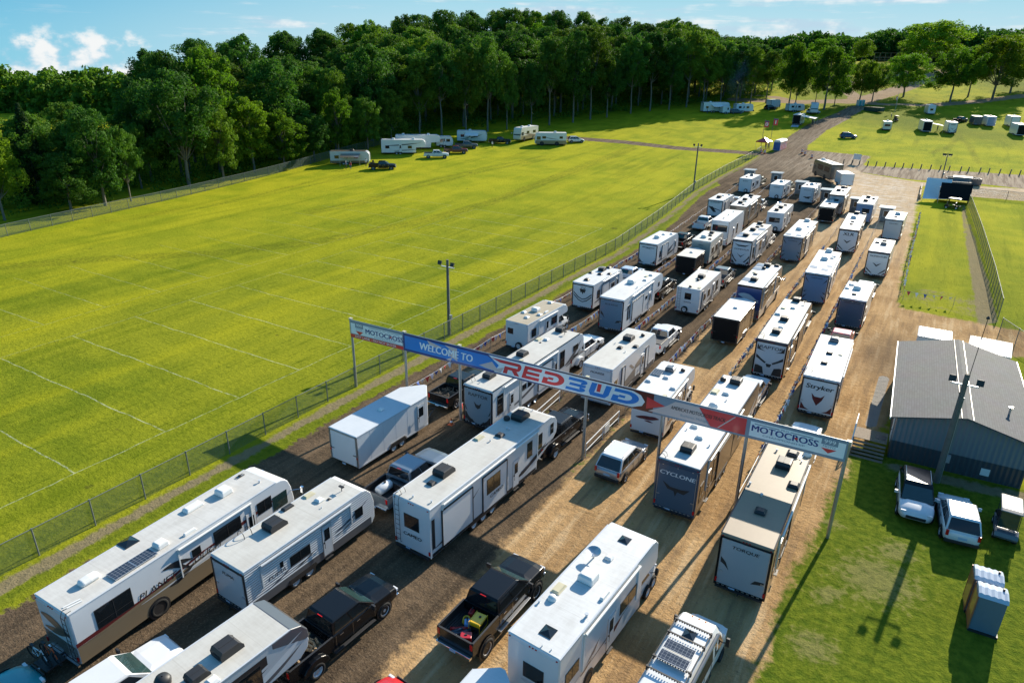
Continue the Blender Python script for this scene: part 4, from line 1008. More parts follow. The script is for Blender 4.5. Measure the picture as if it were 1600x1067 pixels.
# ------------------------------------------------------------------ queue of campers (x, y, yaw in the drone frame)
# lane one, beside the exit road
coach = rv('long white motorhome with brown lower body and roof solar panels beside the fence', (-19.8, 22.8, 29.2), 12.6, 3.15, 'A', 2.55, side='white', lower='gold', rear='white', roof='rdirty',
   items=(('pod', 0, 1.7, 1.15), ('hatch', -.95, 4.2, 1.4), ('solar', .72, 2.8, 1.05), ('solar', .72, 3.85, 1.05), ('acbox_white', .6, 4.85, .8), ('aclow_white', -.65, 7.6, .75), ('long', .95, 6.2), ('acbox_white', -.35, 9.3), ('loop', -.9, 10.6), ('pipe', .5, 11.0), ('strips', .8, .5)),
   wins=(('r', 1.0, 2.7, 1.55, 2.6), ('r', 5.9, 6.4, 1.95, 2.4), ('r', 7.2, 8.9, 1.8, 2.6), ('r', 10.0, 11.0, 1.85, 2.6)), doors=(('r', 9.2),), awn=(5.2, 9.6),
   art=(('maroon', [(0, 1.55), (3.6, 1.62), (6.6, 2.0), (6.6, 1.9), (3.6, 1.42), (0, 1.34)]), ('gold', swoosh(.3, 1.3, 7.4, 1.75, .22), 1), ('plast', swoosh(4.3, 2.35, 5.9, 1.95, .30), 2), ('plast', swoosh(4.5, 1.25, 5.9, 1.6, .30), 2), ('plast', swoosh(4.7, 2.2, 5.7, 1.5, .26), 3), ('maroon', swoosh(6.4, 1.95, 12, 2.25, .2), 1), ('lgrey', swoosh(3.0, 1.32, 8.6, 1.6, .10), 2)),
   stext=(('PLANET', 3.9, 1.72, .46, 'plast'), ('COUCH', 6.5, 1.75, .46, 'plast')), rart='wave', rartcol='brown', ladder='r', ramp=False, cat='motorhome', plate=0)
cargo('plain white enclosed trailer with a pointed nose and blue roof vent behind the banner posts', (-10.9, 38.5, 32.6), 8.4, 2.75, items=(('ventw', 0, 3.6, .9),), vnose=1.35)
rv('old white motorhome with tan stained roof and spare wheel, between fence road and banner', (.4, 58.2, 32.8), 7.6, 2.95, 'C', 2.4, side='white', rear='white', roof='rold', ladder=False, spare=.35,
   items=(('acbox_white', -.2, 3.7), ('ventw', -.85, 2.6), ('ventw', .1, 1.6), ('ventw', .7, 2.9), ('ventw', -.2, 6.5, 1.1), ('long', .85, 3.9)), rwin=(-.95, -.35, 1.75, 2.3), awn=(2, 5.4),
   wins=(('r', .7, 1.5, 1.5, 2.3), ('r', 4.3, 5.4, 1.6, 2.35)), doors=(('r', 3.2),), art=(('maroon', [(.1, 1.2), (5.6, 1.2), (5.6, 1.24), (.1, 1.24)]),), cat='motorhome')
rv('white toy hauler with black curved blades and winged crest on its ramp', (7.5, 69.6, 31.8), 7.8, 3.15, 'toy', items=(('ac', -.4, 5.6), ('ventd', -.2, 1.3, 1.3), ('ventd', -1., 3.9), ('ventd', .1, 4.0, 1.2), ('ventd', .9, 4.7), ('ventd', -.2, 6.9, 1.2)), rart='vstrip', text='ZX', tsize=.36,
   wins=(('r', 1.0, 1.7, 1.4, 2.3), ('r', 4.6, 5.5, 1.7, 2.2)), doors=(('r', 5.9),), slides=(('r', 2.1, 4.0, 1.0, 2.7),), art=(('plast', swoosh(.4, 1.1, 4.4, 2.1, .25)), ('lgrey', swoosh(3, 1.0, 6.8, 1.9, .3), 1)), awn=(2.4, 6.6))
rv('white toy hauler with slogan ramp beside the exit road, third camper before the far gate', (17.4, 86.1, 31.6), 8.2, 3.3, 'toy', z=.15, items=(('acbox_white', -.1, 3.4), ('ventw', 0, 5.6), ('ventw', .8, 6.4)), rart='corners', text='VENGEANCE', tsize=.24,
   wins=(('r', 1.0, 1.5, 1.4, 2.2),), slides=(('r', 1.8, 4.0, 1.0, 2.8),), doors=(('r', 6.6),), art=(('navy', swoosh(2, 1.2, 6.4, 2.2, .5)), ('plast', swoosh(.6, 1.0, 7.4, 1.4, .3), 1)))
rv('white toy hauler with slanting black lines on its ramp, white truck ahead', (33.6, 114.2, 31.1), 7.4, 3.15, 'toy', z=.7, items=(('ac', -.1, 2.4), ('ventw', 0, 4.6), ('ventw', .7, 5.8)), rart='lines', text='OUTDOORS', tsize=.24, tpos=.84, slides=(('r', 1.6, 3.8, 1.0, 2.7),), wins=(('r', 4.8, 5.8, 1.5, 2.2),), side='white', lower='dgrey')
rv('white travel trailer with spare wheel on its back, farthest up the exit road', (45.8, 137.2, 31.9), 7.4, 3.1, 'tt', z=.75, W=2.45, ramp=False, spare=.3, text='RETREAT', tsize=.2, items=(('acbox_dark', .1, 4.2), ('ventd', -.3, 1.8)), wins=(('r', 1, 2.2, 1.5, 2.2), ('r', 4.6, 5.6, 1.5, 2.2)), doors=(('r', 3.4),), art=(('dgrey', swoosh(.5, 1.0, 6, 1.6, .3)),))
# lane two
rv('white travel trailer with ribbed siding and black skirt beside the long motorhome', (-13.4, 25.8, 32.5), 8.6, 2.95, 'tt', 2.45, side='corw', lower='dgrey', rear='lgrey', frame='plast', roof='rcream', B=.48,
   items=(('hoop', -1.0, 1.6, 1.4), ('ac', -.3, 3.1, 1.15), ('aclow', -1.0, 4.5, .5), ('sky', -.95, 5.9, .9), ('ventw', -.1, 5.9), ('ventd', .25, 6.25, .4), ('ant', .25, 7.2), ('pipe', .5, 5.5, .5)),
   wins=(('r', 2.6, 3.9, 1.45, 2.05), ('r', 2.0, 2.2, 1.8, 2.15), ('r', 7.1, 7.7, 1.5, 2.1)), doors=(('r', 4.7, 'lgrey'),), awn=(.9, 6.8), text='PUMA', tsize=.26, tpos=.72,
   art=(('navy', swoosh(1.0, 1.1, 2.9, 1.55, .10)), ('plast', swoosh(2.7, 1.15, 4.4, 1.5, .08)), ('navy', swoosh(5.6, 1.6, 8.2, 2.3, .14)), ('plast', swoosh(5.6, 1.35, 7.2, 1.7, .07))), stext=(('PUMA', 1.75, 1.62, .34, 'navy'),), rart=None)
rv('toy hauler with blue grey smiling ramp under the left half of the banner', (-2.4, 43.7, 32.3), 14.2, 3.5, 'fw', 2.55, side='white', lower=None, rear='bluegrey2', frame='black', roof='rcream',
   items=(('hoop', -1.0, .4, 1.2), ('ac', -.3, 1.9), ('pipe', -.3, .7, .7), ('ac', -.4, 6.7), ('sky', -1., 10.2), ('ventw', -.4, 10.5), ('ventd', -.5, 9.7, .4), ('ac', -.4, 13.0), ('ant', .3, 12.4)), text='RAPTOR', tsize=.36, tpos=.78, rart='beard', backcol='lgrey',
   wins=(('r', .6, 1.5, 1.35, 2.9), ('r', 4.0, 4.6, 1.9, 2.4), ('r', 4.8, 5.4, 1.9, 2.4), ('r', 9.9, 10.7, 1.5, 3.0), ('r', 12.2, 13.1, 2.2, 2.75)), doors=(('r', 2.2), ('r', 8.9)), slides=(('r', 6.4, 8.6, .9, 2.9),), awn=(1.4, 9.4),
   art=(('lgrey', swoosh(.2, 1.0, 4.4, 1.5, .3)), ('dgrey', swoosh(2.4, 1.2, 7.6, 2.3, .25), 1), ('dgrey', swoosh(10.8, 1.5, 13.7, 2.9, .4)), ('plast', swoosh(11, 1.3, 13.8, 2.2, .16), 1)), axle=.36)
rv('tall white fifth wheel with plain blue grey ramp, black truck ahead', (9.7, 63.2, 30.2), 11.6, 3.7, 'fw', 2.55, rear='ramp_blue', frame='plast', items=(('acbox_white', -.2, 5.7, 1.1), ('ventw', .7, 7.3), ('sky', .3, 8.7, .8), ('ventw', .6, 9.4), ('pipe', .9, 4.4)), rart='blades', text='BLUE RIDGE', tsize=.2, tpos=.80, backcol='white',
   wins=(('r', 1.1, 1.4, 1.3, 2.8), ('r', 1.6, 1.85, 1.3, 2.8), ('r', 6.2, 6.8, 2.0, 2.4), ('r', 10.0, 10.5, 2.4, 2.9)), slides=(('r', 2.4, 5.4, .9, 2.8), ), doors=(('r', 7.2),), awn=(2.2, 8.2), art=(('dgrey', swoosh(.3, 2.5, 2.2, 3.0, .12)),), stext=(('BLUE RIDGE', 9.6, 2.05, .22, 'plast'),))
cargo('small black enclosed trailer with cream roof on the dark lanes, between white campers', (21.6, 82.9, 29.6), 5.2, 2.6, col='black', rear='mblack', roof='rcream', corner='plast', vnose=1.0, items=(('ventw', 0, .45),))
rv('beige grey motorhome with flat boxy back right behind the tall white trailer', (24.7, 88.0, 29.3), 7.2, 3.3, 'A', 2.5, z=.1, side='cream', rear='sage', roof='rcream', items=(('acbox_white', -.2, 2.0), ('ventd', .3, 3.4, 1.2), ('ac', .1, 4.9, .8), ('ventd', .8, 1.3)), ramp=False, text='HARNEY', tsize=.15, wins=(('r', 1, 2.1, 1.5, 2.3), ('r', 3, 4.2, 1.5, 2.3)), doors=(('r', 4.6),), art=(('brown', swoosh(.3, 1.2, 6, 1.7, .3)),), cat='motorhome')
rv('tall plain white hauler trailer with a wide rear window over a dark bumper', (29.7, 97.2, 29.4), 9.8, 3.95, 'tt', 2.55, z=.1, side='white', rear='white', roof='rwhite', ramp=False, rwin=(-1.05, 1.05, 2.45, 3.35), lower=None, items=(('pipe', 0, 1.8, 1.3), ('pipe', 0, 4.5, 1.3), ('pipe', .1, 7.2, 1.3)), wins=(('r', 5.2, 6.1, 1.2, 2.7, 'tint'),), doors=(('r', 3.0),), name='hauler_trailer')
rv('long brown motorhome with white roof between the hauler and a white truck', (35.6, 108.5, 29.6), 12.4, 3.7, 'A', 2.55, z=.3, side='brown', rear='brown', roof='rwhite', items=(('ac', -.2, 2.6), ('ventw', .2, 4.4), ('ac', -.2, 5.8), ('sky', 0, 4.2), ('ventd', .3, 8.2), ('ac', -.1, 10), ('ventd', .5, 1.4)), ramp=False, wins=(('r', 2, 3.4, 1.9, 2.7), ('r', 5, 6.4, 1.9, 2.7), ('r', 8.4, 9.6, 1.9, 2.7)), art=(('tan', swoosh(1, 1.0, 9, 2.0, .5)), ('lgrey', swoosh(3, 1.0, 11, 1.7, .2), 1)), awn=(3, 8), cat='motorhome')
rv('white travel trailer with rounded edges and spare wheel at the head of the second queue', (49.9, 131.3, 31.2), 7.4, 3.0, 'tt', z=.7, ramp=False, spare=.25, text='HIDEOUT', tsize=.2, items=(('acbox_grey', .1, 3.6), ('ventw', .2, 5.4)), wins=(('r', 1, 2.2, 1.5, 2.2), ('r', 4.6, 5.6, 1.5, 2.2)), doors=(('r', 3.2),), art=(('dgrey', swoosh(.5, 1.0, 6, 1.6, .3)),))
# lane three
rv('cream roofed fifth wheel with dark front cap, cut off by the bottom edge', (-16.1, 13.0, 35.2), 11.6, 3.65, 'fw', 2.5, side='lgrey', rear='lgrey', roof='rcream', cap='dgrey', items=(('ac', .15, 8.7, 1.1), ('ac', .35, 7.3, .85), ('cap', -.4, 6.4, 1.4), ('ventw', 1.0, 7.5)),
   wins=(('r', 6.6, 9.3, 1.7, 3.1), ('r', 2, 4, 1.6, 2.8)), art=(('plast', [(5.6, 1.2), (9.6, 2.7), (9.6, 3.3), (5.6, 3.3)]), ('white', swoosh(8, 1.9, 11.3, 3.0, .5), 1), ('dgrey', swoosh(8.6, 1.9, 11.2, 2.6, .2), 2), ('lgrey', swoosh(8, 2.6, 11.3, 3.2, .15), 3)))
cameo = rv('long white fifth wheel with small rear window and ladder, nearest the banner', (-5.2, 29.9, 33.8), 13.0, 3.6, 'fw', 2.55, side='white', lower=None, rear='white', frame='white', roof='rcream', ramp=False, ladder=True,
   items=(('hoop', -1.05, .2), ('pipe', -.2, .4, .8), ('pipe', .9, .6, .8), ('ventd', -.2, 1.9), ('ac', -.3, 3.1, 1.2), ('sky', -1.0, 7.3), ('ventd', -.1, 8.3, 1.1), ('pipe', -.2, 7.4, .8), ('pipe', -.2, 9.2, .8), ('pipe', .0, 9.2, .8), ('ac', -.3, 10.9, 1.2), ('cap', -.9, 10.2), ('pipe', -.2, 12.2, .6), ('pipe', -.8, 12.1, .6)),
   rwin=(-.55, .5, 1.85, 2.75), text='CAMEO', tsize=.30, tpos=.30, slides=(('r', .95, 3.6, .75, 3.0), ('r', 4.6, 7.0, .7, 3.05)), doors=(('r', 7.7),),
   wins=(('r', 4.95, 6.3, 1.7, 2.75, 'tint', .05), ('r', 9.3, 9.9, 1.9, 3.0), ('r', 10.5, 11.1, 1.9, 3.0), ('r', 12.1, 12.5, 2.35, 3.1)), awn=(1.0, 10.5),
   art=(('plast', [(.1, 1.0), (.35, 1.0), (.35, 2.9), (.1, 2.9)]), ('dgrey', swoosh(.3, 1.0, 4.3, 2.6, .22)), ('plast', swoosh(8.0, 1.1, 11.6, 2.0, .35)), ('lgrey', swoosh(8.2, .9, 12.3, 1.9, .3), 1), ('navy', swoosh(8.6, 1.3, 10.0, 1.5, .16), 2), ('plast', [(.1, .55), (10.4, .55), (10.4, .75), (.1, .75)])),
   stext=(('CAMEO', 5.9, 1.45, .30, 'plast', 1.3, .062),), axle=.36, rim='chrome')
rv('white travel trailer with grey side stripes and cream roof above the banner', (6.6, 47.7, 31.2), 9.6, 3.45, 'tt', side='white', rear='white', frame='lgrey', roof='rcream', lower='dgrey', items=(('ac', -.1, 6.4, 1.1), ('cap', .6, 7.8, .8), ('ventd', -.0, 4.3), ('ventd', 1.0, 5.2), ('pipe', -.7, 4.9, .7), ('pipe', .7, 3.7, .7)), text='PIONEER', tsize=.24, tpos=.82,
   wins=(('r', .5, 1.1, 1.3, 2.3, 'tint'),), slides=(('r', 1.9, 2.5, .9, 2.9), ('r', 7.0, 7.6, .9, 2.8)), doors=(('r', 6.1),), art=(('grey2', [(2.6, .95), (4.9, .95), (4.9, 1.9), (2.6, 1.4)]), ('grey2', [(3.4, 2.5), (3.8, 2.5), (4.7, 1.9), (4.3, 1.9)]), ('grey2', [(4.8, 1.7), (6.0, 1.7), (6.0, 2.4), (4.8, 2.1)])))
rv('white travel trailer with small rear window, ladder and covered spare wheel, dark truck ahead', (18.5, 68.5, 30.4), 8.6, 3.1, 'tt', side='white', rear='white', frame='white', roof='rcream', lower='grey', ramp=False, ladder=True, spare=-.2, rwin=(-.35, .35, 1.9, 2.6), text='SHASTA', tsize=.18, tpos=.42, items=(('ac', 0, 4.6), ('cap', 0, 3.3, .8), ('pipe', -.1, 7.2, .7), ('cap', 0, .5, .7), ('sky', .9, .7, .7)),
   slides=(('r', 1.0, 1.4, .8, 2.7),), wins=(('r', 1.7, 2.4, 1.5, 2.2, 'tint'), ('r', 3.2, 4.0, 1.5, 2.3, 'tint'), ('r', 6.4, 7.2, 1.4, 2.5)), doors=(('r', 5.0),), art=(('dgrey', swoosh(3, 1.0, 8, 1.5, .3)),))
rv('white ramp toy hauler with black grinning blades and panels on its roof', (29.7, 86.8, 30.9), 12.2, 3.75, 'fw', 2.55, z=.1, side='lgrey', rear='white', frame='black', roof='rcream', items=(('ac', -.2, 2.5), ('ac', -.2, 6.4), ('ventd', -.1, 8.6, 1.3), ('ac', -.3, 11.0), ('sheet', -.85, 2.0), ('sheet', -.85, 3.6), ('sheet', .7, 7.7), ('sheet', .7, 4.2), ('ventd', .3, 9.6)), rart='grin', text='MOMENTUM', tsize=.26, tpos=.62, backcol='dgrey',
   wins=(('r', .8, 1.6, 1.4, 2.8), ('r', 4.6, 5.8, 1.5, 2.9, 'tint'), ('r', 8.4, 9.0, 1.6, 2.8)), slides=(('r', 2.4, 4.3, .9, 2.9),), doors=(('r', 6.6),), awn=(2, 8), art=(('dgrey', swoosh(.4, 1.2, 5, 2.4, .4)), ('plast', swoosh(7, 1.2, 11.8, 2.6, .4))))
rv('white motorhome with wide dark rear window and grey walked roof, white van ahead', (40.7, 105.8, 29.2), 9.6, 3.25, 'C', z=.3, side='white', rear='white', roof='rgrey', ramp=False, rwin=(-.85, .75, 1.75, 2.5), spare=.3, items=(('ac', -.2, 2.0, .9), ('ac', 0, 4.6), ('ventd', .3, 7.0, 1.3), ('dish', -.7, 7.2)), wins=(('r', 1.2, 2.2, 1.6, 2.3), ('r', 6, 6.8, 1.6, 2.3)), doors=(('r', 4.2),), art=(('lgrey', swoosh(.5, 1.1, 7, 1.8, .3)), ('maroon', swoosh(.5, 1.0, 6, 1.3, .12), 1)), cat='motorhome')
rv('white travel trailer with a black leaping mark and side ladder, at the third lane head', (54.2, 127.5, 32.2), 7.0, 3.2, 'tt', z=.7, side='white', rear='white', ramp=False, text='BUNKHOUSE', tsize=.16, rart='smear', ladder='r', items=(('acbox_grey', .1, 3.4), ('ventd', -.6, 2.6), ('ventw', .6, 5.0)), wins=(('r', 1, 2, 1.5, 2.2),), doors=(('r', 3.0),), art=(('dgrey', swoosh(.5, 1.0, 6, 1.6, .3)),))
# lane four
rv('white motorhome with oval emblem on its back, under the right half of the banner', (9.7, 42.8, 29.7), 7.2, 3.35, 'C', side='white', rear='white', roof='rwhite', ramp=False, items=(('solar', -.85, 4.2, 1.1), ('acbox_dark', -.15, 5.1), ('ventw', 0, 3.7), ('ventw', -.95, 2.5), ('ventw', -.1, 6.0), ('cap', .7, 5.5, .8), ('ventw', 1.0, 2.2)), rart='swirl', rartcol='maroon', wins=(('r', 1.0, 2.0, 1.5, 2.3), ('r', 4.2, 5.2, 1.5, 2.4, 'tint')), doors=(('r', 3.0),), awn=(1, 4.8), art=(('maroon', swoosh(.4, 1.2, 5.4, 2.1, .3)), ('gold', swoosh(.4, 1.0, 5.4, 1.8, .2), 1)), cat='motorhome')
cargo('black enclosed trailer with bright white roof standing alone in the sandy lane', (20.2, 60.4, 30.4), 7.0, 2.8, col='gold2', rear='mblack', roof='rwhite', corner='plast', vnose=.6, items=(('ventw', 0, 3.4),))
rv('motorhome with blue swept back panel and white roof with four pale panels', (24.5, 67.4, 30.8), 10.6, 3.8, 'A', 2.55, side='gold', lower='cream', rear='blue', roof='rwhite', backcol='black', ramp=False, items=(('sheet', -.8, 2.2), ('ac', -.1, 2.2), ('ventd', -.5, 4.5), ('cap', -.2, 7.2), ('ac', -.1, 8.6), ('ventd', .8, 9.2, 1.3), ('sheet', -.85, 7.0), ('sheet', -.85, 8.6), ('sky', -.8, 5.2, .8)), rart='wave', rartcol='lgrey', wins=(('r', 1.6, 3.0, 1.9, 2.8, 'tint'), ('r', 5, 6.4, 1.9, 2.8, 'tint')), awn=(1, 7), art=(('tan', swoosh(1, 1.2, 6, 2.6, .5)), ('lgrey', swoosh(3, 1.0, 9, 1.9, .2), 1)), cat='motorhome')
rv('toy hauler with plain slate blue ramp, right of the black grin one', (37.2, 89.3, 30.9), 12.6, 3.7, 'fw', 2.55, z=.1, side='brown2', rear='ramp_blue', frame='plast', roof='rwhite', backcol='white', items=(('acbox_white', -.1, 4.6, 1.1), ('ventw', .7, 7), ('acbox_white', -.1, 11, 1.1), ('sheet', -.8, 1.0, .8), ('sheet', .5, 1.0, .8)), rart='darts', text='OUTBACK', tsize=.2, tpos=.82, wins=(('r', 1, 1.8, 1.4, 2.8), ('r', 7, 7.7, 1.4, 2.8)), slides=(('r', 3, 6, .9, 2.9, 'lgrey'),), awn=(2, 9))
rv('brown toy hauler with black rear screen and curved white roof near the far lane heads', (51.7, 112.7, 29.9), 8.6, 2.85, 'toy', z=.35, side='brown2', rear='mblack', frame='gold', roof='rwhite', items=(('acbox_grey', 0, 5.0), ('ventd', 0, 2.8, 1.2)), backcol='cream', wins=(('r', 3, 4, 1.3, 2.1), ('r', 6, 6.8, 1.3, 2.1)))
rv('grey toy hauler with pointed grey art high on its back behind the brown one', (55.4, 117.9, 30.0), 10.6, 3.7, 'fw', z=.6, side='brown', rear='grey', roof='rwhite', items=(('ac', -.3, 4.4), ('ac', 0, 8.2), ('ventd', .5, 8.2, 1.4), ('ventd', .4, 4.6)), rart='vstrip', wins=(('r', 3, 4, 1.3, 2.6),), slides=(('r', 5, 7, 1, 2.8),))
# lane five
rv('large white motorhome with dish, white air unit and yellowed skylight, bottom centre', (1.0, 20.5, 35.2), 9.4, 3.6, 'C', 2.5, side='white', rear='white', roof='rwhite', B=.45,
   items=(('hatch', .1, .95, 1.1), ('pipe', .95, 2.6, 1.1), ('bubble', -.75, 2.6, .65), ('sky', -.85, 3.3), ('acbox_white', -.1, 4.6, 1.1), ('long', 1.0, 4.1), ('dish', -.6, 6.0), ('ventw', 0, 6.4, .9), ('hatch', 0, 8.0, 1.0), ('pipe', -1.1, 2.1, .8), ('pipe', .3, .2, .4), ('pipe', .7, .25, .4)),
   ramp=False, rwin=(-.45, .55, 1.75, 2.55), awn=(1.9, 7.0), wins=(('r', .5, 1.6, 1.7, 2.4, 'tint'), ('r', 5.3, 7.0, 1.7, 2.4, 'tint')), doors=(('r', 4.1),), art=(('navy', swoosh(1.8, 1.15, 3.4, 2.0, .3)), ('maroon', swoosh(4.0, 1.1, 5.6, 1.5, .25), 1), ('dgrey', swoosh(1.6, 1.2, 6.9, 1.7, .08)), ('lgrey', swoosh(.3, 1.1, 4, 1.8, .1), 1)), cat='motorhome', rart='smear', rartcol='lgrey', cap=None)
rv('toy hauler with slate ramp and bold white lettering, right of the silver car', (9.7, 33.7, 31.5), 14.4, 3.72, 'fw', 2.55, side='brown2', rear='slate2', frame='navy', roof='rwhite', backcol='navy', text='CYCLONE', tsize=.37, tpos=.76, tcol='white', tfat=.035, rart='raptor',
   items=(('hoop', -1.05, .15), ('ac', -.05, 1.8, 1.1), ('ventw', .1, 3.6, 1.1), ('ventw', -.6, 4.8, 1.1), ('pipe', -.9, 4.1, .7), ('pipe', .9, 2.9, .9), ('ac', -.1, 12.7, 1.1), ('cap', -1.0, 12.5), ('sky', -.95, 10.4, 1.2), ('ventw', -.2, 10.5, 1.1), ('bubble', -.4, 8.1), ('pipe', .1, 9.4, .8)), wins=(('r', .5, 1.3, 1.2, 2.4, 'tint'), ('r', 3.0, 3.5, 1.3, 2.9), ('r', 5.6, 6.4, 1.4, 2.4)), doors=(('r', 1.9),), slides=(('r', 4.0, 7.4, .9, 2.9, 'brown2'),), awn=(1.7, 9.2), art=(('lgrey', swoosh(.4, .9, 5, 1.8, .14)), ('plast', swoosh(3, 1, 9, 2.4, .4)), ('lgrey', swoosh(9, 1.3, 14, 2.7, .4))))
rv('toy hauler with white ramp and black fangs in the middle of the sandy lanes', (21.7, 52.7, 30.3), 12.9, 3.7, 'fw', 2.55, side='brown2', rear='lgrey', frame='black', roof='rcream', backcol='navy', text='RAPTOR', tsize=.40, tpos=.80, tfat=.02, rart='fangs', items=(('hoop', -1., .3, 1.2), ('ac', -.1, 2.2), ('ac', -.1, 5.8), ('ventw', 0, 3.6), ('ventw', 0, 9.5), ('sky', -.8, 9.1), ('ac', -.1, 12.0), ('ventw', -.9, 7.0, 1.2), ('ant', .7, 11.4)),
   wins=(('r', .8, 1.6, 1.3, 2.9, 'tint'), ('r', 4.6, 5.4, 1.8, 2.5), ('r', 9.4, 10.2, 1.5, 2.9)), doors=(('r', 2.4),), slides=(('r', 5.8, 8.8, .9, 2.9, 'brown2'),), awn=(2, 9.2), art=(('lgrey', swoosh(.4, .9, 5, 1.8, .14)),))
rv('toy hauler with plain blue ramp, black corner darts and pale roof plates', (33.5, 72.4, 29.7), 12.0, 3.75, 'fw', 2.55, side='lgrey', rear='ramp2', frame='plast', roof='rwhite', backcol='white', text='CHEROKEE', tsize=.2, tpos=.84, rart='darts', items=(('acbox_white', -.1, 10.8, 1.1), ('acbox_white', -.1, 6.6, 1.1), ('sheet', -.75, 2.6, .9), ('sheet', .5, 2.0, .8), ('sheet', .8, 3.8, .7), ('ventw', .7, 8.4, 1.2), ('ventw', .6, 7.6)), wins=(('r', 1, 1.8, 1.3, 2.8), ('r', 6, 7, 1.4, 2.6, 'tint')), slides=(('r', 2.4, 5, .9, 2.9),), awn=(1.6, 9))
rv('toy hauler with three big letters above a black downward arrow', (46.6, 93.7, 29.6), 13.0, 3.6, 'fw', 2.55, z=.25, side='navy', rear='white', frame='black', roof='rwhite', backcol='dgrey', text='XLR', tsize=.6, tpos=.78, tfat=.03, rart='chevron', items=(('ac', -.1, 12.2), ('acbox_grey', -.2, 8.4, 1.1), ('ventd', -.1, 5.6, 1.1), ('ventd', -.1, 3.6, 1.1), ('ventd', .9, 12.4, 1.4)), wins=(('r', 1, 1.8, 1.3, 2.8), ('r', 5, 6, 1.4, 2.8)), slides=(('r', 7, 9, .9, 2.9, 'grey'),))
rv('grey travel trailer with dark rear window and blue edged roof near the lane heads', (57.4, 111.9, 31.2), 9.0, 3.35, 'tt', z=.6, side='lgrey', rear='ramp2', roof='rgrey', ramp=False, rwin=(-.3, .8, 1.9, 2.6), items=(('ac', -.2, 2.6), ('ac', -.2, 6.6), ('cap', .7, 5.4)), wins=(('r', 2, 3.4, 1.4, 2.3),), art=(('dgrey', swoosh(.5, 1, 7, 2, .3)),))
# lane six
rv('tan roofed toy hauler with silver ramp at the right hand lane, nearest of its queue', (11.6, 27.1, 31.3), 12.6, 3.6, 'fw', 2.55, side='tan', rear='torq', frame='black', roof='rtan', backcol='tan', text='TORQUE', tsize=.26, tpos=.80, rart='blades', items=(('ventd', 0, 2.7, 1.3), ('ac', .1, 8.0, 1.2), ('ventd', .3, 9.5, 1.5), ('ventd', 1.0, 6.1, 1.4), ('bubble', 1.05, 9.9, .8), ('pipe', -.3, 4.2), ('pipe', -1.1, 5.0), ('strips', .75, 9.5), ('pipe', -.6, 9.4), ('pipe', .9, 8.9, .7), ('sheet', .0, 10.6, .5)),
   wins=(('r', .8, 1.5, 1.3, 2.7, 'tint'), ('r', 3.8, 4.6, 1.4, 2.8)), doors=(('r', 2.2, 'tan'),), slides=(('r', 5.0, 8.6, .9, 2.9, 'tan'),), awn=(1.6, 9.2), art=(('dgrey', swoosh(.4, .9, 5, 1.8, .2)), ('plast', swoosh(3, 1, 9, 2.2, .4))))
rv('toy hauler with black crest and red shield on its white ramp, red truck ahead', (23.1, 46.1, 30.0), 10.3, 3.45, 'toy', 2.55, side='lgrey', rear='white', frame='plast', roof='rwhite', text='Stryker', tsize=.52, tpos=.74, tfat=.035, rart='shield', rartcol='maroon', items=(('hoop', -1., .6, 1.3), ('acbox_dark', -.1, 8.4, 1.05), ('ventd', -.0, 9.2), ('ventd', -.1, 5.3, 1.1), ('ventd', -.2, 3.0, 1.1), ('sky', .7, 5.6, .8)), wins=(('r', 1, 1.8, 1.3, 2.6), ('r', 5, 6, 1.4, 2.5)), slides=(('r', 2.4, 4.6, .9, 2.8),), awn=(1.5, 8), backcol='lgrey')
rv('short toy hauler with plain navy ramp between two pickup cabs in the right hand queue', (34, 64.8, 32), 7.2, 3.4, 'toy', side='white', rear='slate2', frame='plast', roof='rwhite', backcol='lgrey', text='NORTHSTAR', tsize=.2, tpos=.86, items=(('acbox_white', -.1, 3.8, 1.1), ('ventw', -1., 3.4), ('ventd', -.1, 1.6), ('ventw', -.8, 5.0, 1.2)), wins=(('r', 1, 2, 1.3, 2.4),))
rv('toy hauler with silver ramp, black arrow and corner blades near the pennant corner', (45.5, 82.9, 31.7), 8.4, 3.5, 'toy', z=.05, side='lgrey', rear='white', frame='black', roof='rwhite', backcol='navy', text='MOMENTUM', tsize=.26, tpos=.80, rart='chevron', items=(('acbox_dark', .1, 4.2, 1.05), ('ventd', -.7, 4.9, 1.2), ('ventd', 0, 6.4, 1.2), ('sheet', 0, .9, .7)), wins=(('r', 1, 2, 1.3, 2.6), ('l', 1, 2, 1.3, 2.6)))
rv('silver backed toy hauler at the head of the right hand queue by the grass', (57.1, 101.9, 32.4), 7.6, 3.45, 'toy', z=.15, side='lgrey', rear='lgrey', frame='plast', roof='rwhite', backcol='white', text='SOLITUDE', tsize=.2, tpos=.78, items=(('acbox_grey', .1, 4.2, 1.1), ('ventd', 0, 2.0), ('sheet', 0, 6.0, .7)), wins=(('r', 1, 2, 1.3, 2.4),))

# ------------------------------------------------------------------ trucks and cars in the queue
def ahead(x, y, yaw, d, off=0.):     # point d metres ahead of a camper's rear, in lane frame
    a = R(yaw - 31); X0, Y0 = lf(x, y); return X0 + math.sin(a) * d + math.cos(a) * off, Y0 + math.cos(a) * d - math.sin(a) * off, -a
def tow(label, xyyaw, d, col, **k):
    X0, Y0, a = ahead(*xyyaw, d); return pickup(label, X0, Y0, a, col, z=hz(X0, Y0) * .8, **k)
tow('black pickup with brush in its bed towing the plain white trailer', (-10.9, 38.5, 32.6), 9.8, 'black', load='brush')
tow('pale blue pickup with dark rear glass ahead of the winged crest camper', (7.5, 69.6, 31.8), 9.6, 'lblue3')
tow('dark pickup with glossy cab ahead of the slogan ramp camper', (17.4, 86.1, 31.6), 11.2, 'black')
tow('white pickup ahead of the camper with slanting lines', (33.6, 114.2, 31.1), 10.2, 'white')
